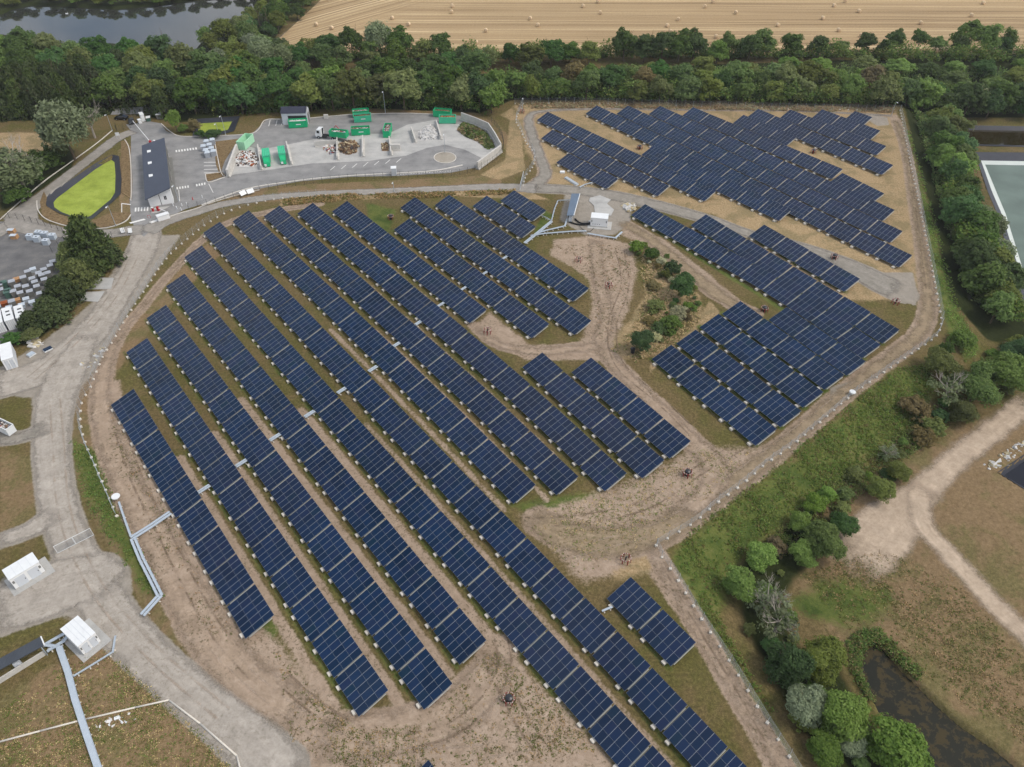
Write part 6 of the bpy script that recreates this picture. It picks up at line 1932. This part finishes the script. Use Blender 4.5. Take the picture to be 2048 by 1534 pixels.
# -- cars at the entrance
def car(pL, pR, mat, label, Lc=4.2):
    root, _ = local(pL, pR, 'parked_car', label, 'car')
    prof = [(0, .45), (.05, .75), (.5, .9), (.95, .95), (1.55, 1.42), (2.9, 1.45), (3.7, 1.05), (4.1, .95), (4.2, .5), (4.0, .28), (.2, .28)]
    k = Lc / 4.2; m = MB(); n = len(prof)
    V = []
    for y, ins in ((0, 0), (1.75, 0)):
        for (x, z) in prof: V.append((x * k, y + ((.14 if y == 0 else -.14) if z > 1.2 else 0), z))
    m.add(V, [(i, (i + 1) % n, n + (i + 1) % n, n + i) for i in range(n)][::1] + [tuple(range(n - 1, -1, -1)), tuple(range(n, 2 * n))])
    m.build('body', mat, root)
    g = MB(); g.add([(1.0 * k, .2, 1.0), (1.0 * k, 1.55, 1.0), (1.53 * k, 1.5, 1.43), (1.53 * k, .25, 1.43)], [(0, 3, 2, 1)]); g.build('windscreen', M['glass_dark'], root)
    g = MB(); g.add([(3.68 * k, .2, 1.1), (3.68 * k, 1.55, 1.1), (2.95 * k, 1.5, 1.46), (2.95 * k, .25, 1.46)], [(0, 1, 2, 3)]); g.build('rear_window', M['glass_dark'], root)
    for y in (.05, 1.69): 
        g = MB(); g.add([(1.2 * k, y, 1.0), (3.4 * k, y, 1.02), (2.85 * k, y + (.08 if y < 1 else -.08), 1.38), (1.6 * k, y + (.08 if y < 1 else -.08), 1.36)], [(0, 1, 2, 3)]); g.build('side_window', M['glass_dark'], root)
    for x in (.8 * k, 3.4 * k):
        for y in (.06, 1.69):
            w = MB(); w.cyl((x, y - .1, .31), (x, y + .1, .31), .31, .31, 14); wo = w.build('wheel', M['black'], root)
            w = MB(); w.cyl((x, y - .115, .31), (x, y + .115, .31), .17, .17, 10); w.build('rim', M['galv'], wo)
    for y in (.15, 1.35):
        h = MB(); h.box(-.01, .06, y, y + .25, .6, .72); h.build('headlight', M['white_metal'], root)
    return root


car((229, 240.5), (253, 241), M['car_black'], 'black hatchback outside the entrance gate')
car((271, 249), (266, 234), M['car_black'], 'dark red and black car waiting at the barrier', 4.0)

# -- barriers, booths and entrance bits
def barrier(p, q, label):
    a = G(*p); b = G(*q); a.z = tz(a.x, a.y)
    root = empty('boom_barrier', a); tag(root, label, 'barrier')
    m = MB(); m.box(-.3, .3, -.3, .3, 0, 1.15); m.box(-.22, .22, -.22, .22, 1.15, 1.35); m.build('housing', M['red'], root)
    d = b - a; d.z = 0
    m = MB(); m.bar((0, 0, 1.0), (d.x, d.y, 1.25), .16, .12); m.build('boom', M['white_metal'], root)


barrier((302, 289), (268, 249), 'red box and long white boom at the head of the dark roofed building')
barrier((317.5, 422), (334, 431), 'red box with short white boom below the dark roofed building')
for (u, v, lb) in ((310.5, 288.5, 'red payment post next to the barrier box'), (307, 423.5, 'small red post on the lower traffic island')):
    p = G(u, v); r = empty('payment_post', p); tag(r, lb, 'post')
    m = MB(); m.box(-.25, .25, -.25, .25, 0, 1.2); m.build('body', M['red'], r)
    m = MB(); m.box(-.3, .3, -.3, .3, 1.2, 1.32); m.build('cap', M['white_metal'], r)
sheet('traffic_island', [(301, 419), (320, 415), (341, 413), (318, 426), (303, 428)], M['concrete_pad'], .16, 'pale traffic island below the dark roofed building')
sheet('traffic_island', [(301, 292), (318, 287), (316, 292), (302, 296)], M['concrete_pad'], .16, 'pale traffic island at the head of the dark roofed building')


def cabin_plain(pL, pR, dep, h, label, name, mat, cat):
    root, Lg = local(pL, pR, name, label, cat)
    m = MB(); m.box(0, Lg, 0, dep, .1, h); m.build('body', mat, root)
    m = MB(); m.box(-.08, Lg + .08, -.08, dep + .08, h, h + .12); m.build('lid', M['white_metal'], root)
    return root


cabin_plain((285, 244.5), (292, 243), 2.4, 2.3, 'small white gatehouse at the entrance', 'gatehouse', M['wall_white'], 'booth')
cabin_plain((279, 248.5), (285, 247), 1.2, 1.2, 'low white cabinet beside the gatehouse', 'electrical_cabinet', M['wall_white'], 'cabinet')
cabin_plain((294, 244), (302, 243), 1.6, 1.2, 'grey green cabinet right of the gatehouse', 'electrical_cabinet', M['bin_green'], 'cabinet')
cabin_plain((314, 239), (326, 238), 1.8, 1.5, 'dark grey cabinet under the conifers by the entrance', 'electrical_cabinet', M['bin_side'], 'cabinet')
cabin_plain((783.5, 352.5), (793.5, 352), 1.5, 2.3, 'pale glass booth on the lower yard kerb', 'yard_booth', M['wall_grey'], 'booth')
# weighbridge-like white sheds at the bottom gate
cabin_plain((318, 444), (341, 437), 1.3, 1.4, 'long white cabinet by the bottom gate of the yard', 'white_cabinet', M['wall_white'], 'cabinet')
for u0, v0, u1, v1, lb in ((244, 470, 252, 468, 'left white board beside the bottom gate'), (258, 470, 266, 469, 'right white board beside the bottom gate'), (484, 396, 495, 391, 'left pale slab on the verge of the service road'), (497, 392, 510, 388, 'right pale slab on the verge of the service road')):
    root, Lg = local((u0, v0), (u1, v1), 'display_board', lb, 'board')
    m = MB(); m.add([(0, 0, .6), (Lg, 0, .6), (Lg, .9, 1.5), (0, .9, 1.5), (0, .05, .55), (Lg, .05, .55), (Lg, .95, 1.45), (0, .95, 1.45)], [(0, 1, 2, 3), (7, 6, 5, 4), (0, 4, 5, 1), (1, 5, 6, 2), (2, 6, 7, 3), (3, 7, 4, 0)]); m.build('panel', M['white_metal'], root)
    for x in (.1, Lg - .1):
        m = MB(); m.bar((x, .5, 0), (x, .5, 1.02), .07, .07, 0, (0, 1, 0)); m.build('leg', M['dark_metal'], root)


def round_sign(p, label):
    q = G(*p); r = empty('road_sign', q); tag(r, label, 'sign')
    m = MB(); m.cyl((0, 0, 0), (0, 0, 2.3), .04, .04, 6); m.build('post', M['galv'], r)
    m = MB(); m.cyl((0, -.05, 2.2), (0, -.07, 2.2 + .01), .01, .01, 4); 
    d = MB(); d.cyl((0, -.05, 2.25), (0, -.08, 2.25), .45, .45, 20); do = d.build('disc', M['red'], r)
    d = MB(); d.cyl((0, -.085, 2.25), (0, -.1, 2.25), .34, .34, 20); df = d.build('face', M['white_metal'], do)
    d = MB(); d.box(-.22, .22, -.112, -.102, 2.21, 2.29); d.build('bar', M['dark_metal'], do)


round_sign((303.5, 448), 'round red rimmed sign at the bottom gate of the yard')
round_sign((321, 297), 'round sign at the head corner of the dark roofed building')
root, Lg = local((234, 279), (242, 278), 'notice_board', 'white notice board at the point of the grass verge', 'board')
m = MB(); m.box(0, Lg, 0, .06, 1.2, 2.2); m.build('panel', M['white_metal'], root)
for x in (.1, Lg - .1):
    m = MB(); m.bar((x, .1, 0), (x, .1, 2.1), .06, .06, 0, (0, 1, 0)); m.build('leg', M['galv'], root)


def lamp(p, h, label):
    q = G(*p); r = empty('street_lamp', q); tag(r, label, 'street lamp', 'lamp posts of the yard')
    m = MB(); m.cyl((0, 0, 0), (0, 0, h), .085, .05, 8); m.cyl((0, 0, 0), (0, 0, .5), .13, .12, 8); m.build('pole', M['galv'], r)
    m = MB(); m.bar((0, 0, h), (0, -.9, h + .1), .08); m.build('arm', M['galv'], r)
    m = MB(); m.box(-.16, .16, -1.4, -.8, h + .05, h + .17); m.build('lamp_head', M['white_metal'], r)


for p, h, lb in (((771, 227), 7.5, 'tall lamp post behind the sorting bays'), ((225, 262), 5.5, 'lamp post left of the entrance gate'), ((452, 271), 6.5, 'lamp post beside the small upper pond'), ((291, 213), 7, 'lamp post among the trees at the entrance'),
                 ((438, 271), 4, 'thin lamp post left of the upper pond lamp'), ((232, 452), 6, 'lamp post at the lower corner of the grass verge'), ((890, 305), 6, 'lamp post in the turning island'), ((358, 403), 5, 'lamp post at the lower car park corner'),
                 ((788, 383), 3, 'short white post beside the service road'), ((1783, 230), 4.5, 'camera mast at the far right fence corner'), ((1045, 219), 4, 'camera mast at the far left fence corner')):
    lamp(p, h, lb)
for p, h, lb in (((522, 62), 8, 'left wooden pole at the edge of the stubble field'), ((540, 73), 11, 'right wooden pole at the edge of the stubble field')):
    q = G(*p); r = empty('utility_pole', q); tag(r, lb, 'utility pole')
    m = MB(); m.cyl((0, 0, 0), (0, 0, h), .16, .1, 8); m.build('pole', M['bark'], r)
    m = MB(); m.bar((-.8, 0, h - .3), (.8, 0, h - .3), .1); m.build('crossarm', M['bark'], r)
for i, (u, v, rd) in enumerate(((347, 412, 0), (354, 418, 0), (364, 412, 0), (374, 410, 0), (386, 400, 1), (405, 396, 0), (363, 421, 0))):
    q = G(u, v); m = MB(); m.cyl((0, 0, 0), (0, 0, .8), .14, .1, 8); m.cyl((0, 0, .8), (0, 0, .9), .12, .06, 8)
    o = m.build('bollard', M['red'] if rd else M['white_metal']); o.location = q
    tag(o, f'{"red" if rd else "white"} bollard on the lower yard road, {ordw(sorted((347, 354, 364, 374, 386, 405, 363)).index(u) + 1)} from the left', 'bollard', 'bollards on the lower yard road')

# -- collection bins in the car park
BINS_CP = [(413, 311), (424, 307), (416, 316), (428, 313), (408, 303), (420, 300), (414, 293), (426, 290)]
for i, (u, v) in enumerate(BINS_CP):
    root, Lg = local((u - 4.6, v + 1), (u + 4.6, v), 'collection_bin', f'pale blue-grey collection bin in the car park cluster, {ordw(i + 1)} from the front', 'bin', 'collection bins in the car park')
    m = MB(); m.box(0, 1.5, 0, 1.5, .05, 1.6); m.build('body', M['grey_bin'], root)
    m = MB(); m.add([(-.06, -.06, 1.6), (1.56, -.06, 1.6), (1.56, 1.56, 1.6), (-.06, 1.56, 1.6), (.2, .2, 1.85), (1.3, .2, 1.85), (1.3, 1.3, 1.85), (.2, 1.3, 1.85)], [(0, 1, 5, 4), (1, 2, 6, 5), (2, 3, 7, 6), (3, 0, 4, 7), (4, 5, 6, 7)]); lo = m.build('lid', M['lid_blue'], root)
    m = MB(); m.box(.5, 1.0, .12, .17, 1.66, 1.78); m.build('slot', M['dark_metal'], lo)
bx, by = None, None

# -- stored bins and lids in the compound
for i, (u, v) in enumerate(((60, 473), (74, 477), (92, 483), (77, 466), (90, 468), (105, 472))):
    root, Lg = local((u - 6, v + 8), (u + 7, v + 8), 'bin_lid_stack', f'stack of pale blue lids in the bin compound, {ordw(sorted((60, 74, 92, 77, 90, 105)).index(u) + 1)} from the left', 'stack', 'stacks of lids in the bin compound')
    for k in range(5):
        m = MB(); m.box(.02 * (k % 2), 1.5, .02 * (k % 2), 1.3, .28 * k + .02, .28 * k + .25); m.build('lid', M['lid_blue'], root)
    m = MB(); m.cyl((.75, .65, 1.37), (.75, .65, 1.39), .22, .22, 14); m.build('hole', M['dark_metal'], root)
for u, v, lb in ((24, 467, 'upper wooden crate with a pale lid in the bin compound'), (29, 478, 'lower wooden crate with a pale lid in the bin compound')):
    root, Lg = local((u - 7, v + 1), (u + 9, v + 1), 'wooden_crate', lb, 'crate')
    m = MB(); m.box(0, 1.6, 0, 1.2, 0, 1.0); m.build('body', M['orange_wood'], root)
    m = MB(); m.box(-.1, 1.4, -.1, 1.0, 1.0, 1.1); m.build('lid', M['lid_blue'], root)
BINS = [(35, 560, 'o'), (51, 562, 'g'), (69, 564, 'g'), (82, 553, 'g'), (92, 546, 'g'), (105, 538, 'g'), (93, 566, 'g'), (12, 572, 'n'), (28, 570, 'g'), (40, 580, 'g'), (56, 580, 'g'), (78, 580, 'g'), (20, 588, 'n'), (5, 587, 'g'), (45, 593, 'g'),
        (36, 602, 'o'), (18, 592, 'n'), (10, 608, 'r'), (45, 612, 'w'), (20, 617, 'w'), (0, 622, 'g'), (68, 540, 'w'), (60, 550, 'g'), (74, 571, 'g'), (88, 557, 'g'), (100, 553, 'g'), (64, 590, 'g'), (31, 590, 'g'), (54, 600, 'w'), (3, 577, 'g'), (28, 610, 'g'), (66, 606, 'w'), (110, 530, 'g'), (84, 594, 'g')]
cm = {'o': (M['orange_wood'], 'orange brown'), 'g': (M['grey_bin'], 'light grey'), 'n': (M['bin_green'], 'dull green'), 'r': (M['rust'], 'rusty red'), 'w': (M['lid_blue'], 'whitish')}
cnt = {}
for u, v, c in sorted(BINS):
    cnt[c] = cnt.get(c, 0) + 1
    tot = sum(1 for b in BINS if b[2] == c)
    low = c in 'orw'
    root, Lg = local((u - 5, v + 7), (u + 6, v + 4), 'storage_bin', f'{cm[c][1]} storage bin in the compound' + (f', {ordw(cnt[c])} of its colour from the left' if tot > 1 else ''), 'bin', 'stored bins in the compound')
    h = .8 if low else 1.55
    m = MB(); m.add([(.08, .08, 0), (1.22, .08, 0), (1.22, 1.12, 0), (.08, 1.12, 0), (0, 0, h), (1.3, 0, h), (1.3, 1.2, h), (0, 1.2, h)], [(0, 1, 5, 4), (1, 2, 6, 5), (2, 3, 7, 6), (3, 0, 4, 7), (4, 5, 6, 7), (3, 2, 1, 0)]); m.build('body', M['bin_side'] if c == 'g' else cm[c][0], root)
    m = MB(); m.box(-.05, 1.35, -.05, 1.25, h, h + .1); m.box(.35, .95, .4, .8, h + .1, h + .16); m.build('lid', cm[c][0], root)

# -- gas wellheads with red and white rails
WELLS = [(1018, 1402, 1, 'wellhead with black cap in the open ground at the bottom'), (1374, 950, 1, 'wellhead with black cap beside the right end of the lower rows'), (1251, 1122, 0, 'wellhead with red and white rails above the short pair of tables'),
         (975, 666, 0, 'wellhead beside the end of the tenth row'), (782, 438, 1, 'wellhead in the green corner above the eleventh row'), (1157, 523, 0, 'upper wellhead in the bare ground left of the bush island'),
         (1217, 574, 0, 'lower wellhead in the bare ground left of the bush island'), (1528, 622, 1, 'wellhead above the fourth row of the right array'), (1668, 517, 1, 'wellhead beside the grey gravel road'),
         (1790, 607, 0, 'wellhead in dry grass at the end of the gravel road'), (1626, 306, 1, 'wellhead in the straw strip inside the far array'), (1279, 298, 1, 'wellhead in the front gap of the far array'), (1044, 226, 0, 'wellhead at the far left corner'), (1265, 705, 2, 'plain black well cap at the bottom of the bush island')]
for u, v, cap, lb in WELLS:
    q = G(u, v); root = empty('gas_wellhead', q, rnd.uniform(0, 1)); tag(root, lb, 'wellhead', 'gas wellheads')
    if cap:
        m = MB(); m.cyl((0, 0, 0), (0, 0, .9), .42, .42, 14); m.cyl((0, 0, .9), (0, 0, 1.15), .55, .5, 16); m.cyl((0, 0, 1.15), (0, 0, 1.3), .5, .2, 16); m.build('well_cap', M['well_cap'], root)
    else:
        m = MB(); m.cyl((0, 0, 0), (0, 0, 1.2), .12, .12, 10); m.cyl((0, 0, .9), (.5, 0, .9), .06, .06, 8); m.build('well_pipe', M['well_cap'], root)
    if cap == 2: continue
    R0 = .85
    for k in range(6):
        a0, a1 = k * math.pi / 3, (k + 1) * math.pi / 3 - .12
        rl = MB(); pa = Vector((R0 * math.cos(a0), R0 * math.sin(a0), 1.0)); pb = Vector((R0 * math.cos(a1), R0 * math.sin(a1), 1.0))
        for j in range(4): rl.bar(pa.lerp(pb, j / 4), pa.lerp(pb, (j + 1) / 4), .06, .13, (j + k) % 2)
        for q2 in (pa, pb): rl.bar((q2.x, q2.y, 0), q2, .07, .07, 0, (0, 1, 0))
        rl.build('rail', [M['rail_red'], M['rail_white']], root)


# -- raised cable trays
def tray(px, w, label, h=.45, lanes=1, leg=2.0, mat='tray'):
    P = [G(u, v, h) for u, v in px]
    P = [Vector((p.x, p.y, p.z)) for p in P]
    o = P[0].copy(); root = empty('cable_tray', o); tag(root, label, 'cable tray', 'raised cable trays')
    for k in range(lanes):
        off = 0 if lanes == 1 else (k / (lanes - 1) - .5) * (w - w / lanes * .8)
        ww = w if lanes == 1 else w / lanes * .8
        m = MB(); mlist = []
        for a, b in zip(P[:-1], P[1:]):
            d = (b - a).normalized(); n_ = Vector((-d.y, d.x, 0))
            a2, b2 = a - o + n_ * off + Vector((0, 0, h)), b - o + n_ * off + Vector((0, 0, h))
            m.bar(a2 - d * ww * .3, b2 + d * ww * .3, ww, .08)
            for sg in (-1, 1): m.bar(a2 + n_ * sg * ww / 2 + Vector((0, 0, .06)), b2 + n_ * sg * ww / 2 + Vector((0, 0, .06)), .03, .1)
        m.build('trough', M[mat], root)
    for a, b in zip(P[:-1], P[1:]):
        L_ = (b - a).length; n_ = max(1, int(L_ / leg))
        for i in range(n_ + 1):
            q = a.lerp(b, (i + .3) / (n_ + .6)) - o
            l = MB(); dd = (b - a).normalized(); nx = Vector((-dd.y, dd.x, 0))
            l.bar(q + nx * (w / 2 + .1) + Vector((0, 0, 0.02)), q - nx * (w / 2 + .1) + Vector((0, 0, 0.02)), .18, .14); l.bar(q + Vector((0, 0, -.05)), q + Vector((0, 0, h - .05)), .1, .1, 0, tuple(dd)); l.build('support', M['block'], root)
    return root


tray([(340, 1026), (302, 1052), (264, 1076)], .95, 'double cable tray from the leftmost row to the left verge', lanes=2)
tray([(266, 1077), (283, 1118), (302, 1155), (320, 1191), (286, 1229)], .95, 'double cable tray bending down the left verge', lanes=2)
tray([(238, 1004), (250, 1040), (262, 1073)], .3, 'thin pipe-like tray below the white dish', leg=3)
tray([(119, 1296), (136, 1344), (150, 1398), (172, 1465), (198, 1540)], .85, 'wide pale blue cable tray crossing the lower left meadow', lanes=1)
tray([(118, 1294), (92, 1290)], .5, 'short cable tray meeting the ribbed charcoal shelter'); tray([(92, 1288), (122, 1271), (136, 1264)], .45, 'upper cable tray to the lower left cabin'); tray([(96, 1302), (128, 1282), (138, 1268)], .45, 'lower cable tray to the lower left cabin')
tray([(148, 1352), (186, 1329), (226, 1304), (231, 1272)], .22, 'thin tray on blocks around the lower left cabin', leg=1.6)
tray([(1050, 486), (1075, 466), (1103, 443)], .8, 'cable tray on legs left of the inverter shelter', lanes=2); tray([(1103, 442), (1109, 418), (1116, 401), (1140, 400)], .22, 'thin white tray left of the inverter shelter', leg=2.5)
tray([(1070, 468), (1092, 461), (1130, 452), (1134, 438)], .4, 'upper white tray on legs below the inverter shelter', leg=1.4); tray([(1062, 471), (1090, 467), (1140, 463), (1172, 462)], .4, 'lower white tray on legs below the inverter shelter', leg=1.4)
tray([(1176, 467), (1205, 472), (1231, 476), (1244, 464)], .45, 'white tray on legs below the central cabin', leg=1.4); tray([(1103, 442), (1094, 436), (1083, 431)], .22, 'thin tray to the fourteenth row', leg=3)
tray([(1160, 374), (1170, 369), (1185, 365)], .3, 'short pale tray beside the gravel road bend')
tray([(1205, 1222), (1224, 1214)], .3, 'single tray joining the short pair to the long row')
BR = [(408, 978), (483, 926), (550, 874.5), (619, 828), (684, 780.5), (746, 737.5), (795, 688), (838, 645), (882, 609), (927, 577), (970, 546), (1010, 515)]
for i, (u, v) in enumerate(BR):
    s = 1 - .62 * i / 11
    tray([(u - 11 * s, v + 7 * s), (u + 11 * s, v - 7 * s)], .75 * (1 if i < 8 else .8), f'short double tray bridging the gap after row {("one two three four five six seven eight nine ten eleven twelve").split()[i]} of the big left array', h=.6, lanes=2, leg=1.5)
# pipe run lower left
P = [G(u, v, .15) + Vector((0, 0, .15)) for u, v in ((-10, 1486), (80, 1462), (160, 1441), (270, 1415), (338, 1400), (400, 1447), (474, 1512), (482, 1545))]
m = MB(); m.tube(P, .13, 8); tag(m.build('surface_pipe', M['block'], None, True), 'thin white pipe lying across the lower left meadow', 'pipe')
# black hoses at the central cabin
for pts, lb in (([(1137, 434), (1139, 444), (1150, 449), (1165, 451), (1180, 449)], 'thick black cable bundle from the shelter to the central cabin'), ([(1150, 439), (1158, 446), (1170, 449), (1180, 447)], 'second black cable bundle beside the thick one'),
                ([(1158, 453), (1168, 462), (1180, 464), (1187, 458)], 'thin black cable loop below the central cabin')):
    C = smooth_path([(*G(u, v)[:2], 0) for u, v in pts], .4)
    m = MB(); m.tube([Vector((c[0], c[1], tz(c[0], c[1]) + .25)) for c in C], .2 if 'thin' not in lb else .07, 7); tag(m.build('black_cable', M['black'], None, True), lb, 'cable')
# dishes and loose panels
q = G(234, 998); r = empty('white_dish', q); tag(r, 'round white cover on a stand at the left verge', 'cover')
m = MB(); m.cyl((0, 0, 0), (0, 0, .7), .25, .25, 10); m.build('stand', M['concrete'], r)
m = MB(); m.cyl((0, 0, .7), (0, 0, .82), .75, .7, 14); m.build('top', M['white_metal'], r)
q = G(1703, 789); r = empty('white_dish', q); tag(r, 'round white cover beside the right fence', 'cover')
m = MB(); m.cyl((0, 0, 0), (0, 0, .7), .25, .25, 10); m.build('stand', M['concrete'], r)
m = MB(); m.cyl((0, 0, .7), (0, 0, .85), .65, .6, 14); m.build('top', M['white_metal'], r)
for pL, pR, dp, mt, lb in (((1128, 357), (1152, 372), 1.0, 'galv', 'long grey sheet metal stack beside the front far row'), ((1120, 347), (1130, 347), 1.0, 'white_metal', 'small white box beside the front far row'), ((60, 716), (73, 708), 1.2, 'tray', 'blue grey sheet stack by the left gravel road'), ((90, 706), (107, 698), 1.1, 'panel', 'dark panel on a white crate by the left gravel road')):
    root, Lg = local(pL, pR, 'sheet_stack', lb, 'stack')
    for k in range(3):
        m = MB(); m.box(.04 * k, Lg - .03 * k, .03 * k, dp, .02 + .14 * k, .13 + .14 * k); m.build('sheet', M[mt] if k == 2 else M['white_metal'], root)
# open white skip at left edge
skip((20, 874), (35, 863), M['white_metal'], 'white open skip of scrap at the left edge', dep=6.0, h=1.9, fill=JUNK, sign=False, seed=31, flabel='scrap metal in the white open skip')
# white bags near the lower left pipe
pile('litter', GP([(180, 1440), (255, 1425), (270, 1440), (200, 1462)]), 0, .05, [M['white_metal'], M['junk_a']], 24, .5, 'scatter of white litter below the thin white pipe', seed=33)
pile('stone_scatter', GP([(160, 728), (210, 690), (215, 700), (170, 745)]), 0, .05, [M['rubble'], M['junk_f']], 30, .5, 'scatter of pale stones on the left gravel road', seed=34)
# swan on the river
m = MB(); q = G0((134, 28), -1.0); m.cyl((-.5, 0, .1), (.5, 0, .15), .3, .2, 8); m.cyl((.45, 0, .2), (.6, 0, .8), .08, .06, 6)
o = m.build('white_buoy', M['white_metal']); o.location = q; tag(o, 'small white buoy floating on the river', 'buoy')

# ------------------------------------------------------------------ light
SUN_AZ, SUN_EL = rad(98), rad(52)
w = bpy.data.worlds.new('World'); SC.world = w; w.use_nodes = True
nt = w.node_tree
sky = nt.nodes.new('ShaderNodeTexSky'); sky.sky_type = 'NISHITA'; sky.sun_disc = False
sky.sun_elevation = SUN_EL; sky.sun_rotation = SUN_AZ; sky.air_density = 1.0; sky.dust_density = 3.5; sky.ozone_density = 1.0
bg = nt.nodes['Background']; bg.inputs['Strength'].default_value = .15
tc = nt.nodes.new('ShaderNodeTexCoord')
cn = nt.nodes.new('ShaderNodeTexNoise'); cn.inputs['Scale'].default_value = 2.6; cn.inputs['Detail'].default_value = 7; cn.inputs['Roughness'].default_value = .6
mp = nt.nodes.new('ShaderNodeMapping'); mp.inputs['Scale'].default_value = (1, 1, 2.2)
nt.links.new(tc.outputs['Generated'], mp.inputs[0]); nt.links.new(mp.outputs[0], cn.inputs['Vector'])
cm_ = nt.nodes.new('ShaderNodeMapRange'); cm_.interpolation_type = 'SMOOTHSTEP'; cm_.inputs['From Min'].default_value = .40; cm_.inputs['From Max'].default_value = .60
sxyz = nt.nodes.new('ShaderNodeSeparateXYZ'); nt.links.new(tc.outputs['Generated'], sxyz.inputs[0])
lowc = nt.nodes.new('ShaderNodeMapRange'); lowc.inputs['From Min'].default_value = .05; lowc.inputs['From Max'].default_value = .55; lowc.inputs['To Min'].default_value = .13; lowc.inputs['To Max'].default_value = 0.0
nt.links.new(sxyz.outputs[2], lowc.inputs['Value'])
addc = nt.nodes.new('ShaderNodeMath'); addc.operation = 'ADD'; nt.links.new(cn.outputs['Fac'], addc.inputs[0]); nt.links.new(lowc.outputs[0], addc.inputs[1])
nt.links.new(addc.outputs[0], cm_.inputs['Value'])
mxs = nt.nodes.new('ShaderNodeMix'); mxs.data_type = 'RGBA'
nt.links.new(cm_.outputs[0], mxs.inputs[0]); nt.links.new(sky.outputs[0], mxs.inputs[6]); mxs.inputs[7].default_value = (5.2, 5.3, 5.5, 1)
nt.links.new(mxs.outputs[2], bg.inputs['Color'])
sl = bpy.data.lights.new('sun', 'SUN'); sl.energy = 1.25; sl.angle = rad(14); sl.color = (1.0, .94, .85)
so = bpy.data.objects.new('sun', sl); COL.objects.link(so)
d = Vector((math.sin(SUN_AZ) * math.cos(SUN_EL), math.cos(SUN_AZ) * math.cos(SUN_EL), math.sin(SUN_EL)))
so.rotation_euler = d.to_track_quat('Z', 'Y').to_euler()
vs = SC.view_settings
vs.view_transform = 'Standard'; vs.look = 'None'; vs.exposure = 0.32; vs.gamma = 1.0; vs.use_curve_mapping = False
SC.render.engine = 'CYCLES'
SC.cycles.max_bounces = 5; SC.cycles.diffuse_bounces = 2; SC.cycles.glossy_bounces = 2; SC.cycles.transparent_max_bounces = 16; SC.cycles.transmission_bounces = 2
SC.cycles.use_denoising = True
SC.render.film_transparent = False

# ------------------------------------------------------------------ air
hz = MB(); hz.box(-320, 320, -30, 480, -9, CAMH + 3)
m_ = bpy.data.materials.new('thin_haze'); m_.use_nodes = True
t_ = m_.node_tree; t_.nodes.remove(t_.nodes['Principled BSDF'])
pv_ = t_.nodes.new('ShaderNodeVolumePrincipled'); pv_.inputs['Color'].default_value = (.86, .9, .95, 1); pv_.inputs['Density'].default_value = .00011; pv_.inputs['Anisotropy'].default_value = .2
t_.links.new(pv_.outputs[0], t_.nodes['Material Output'].inputs['Volume'])
tag(hz.build('haze', m_), 'thin summer haze over the site', None, None, 'stuff')
SC.cycles.volume_bounces = 0
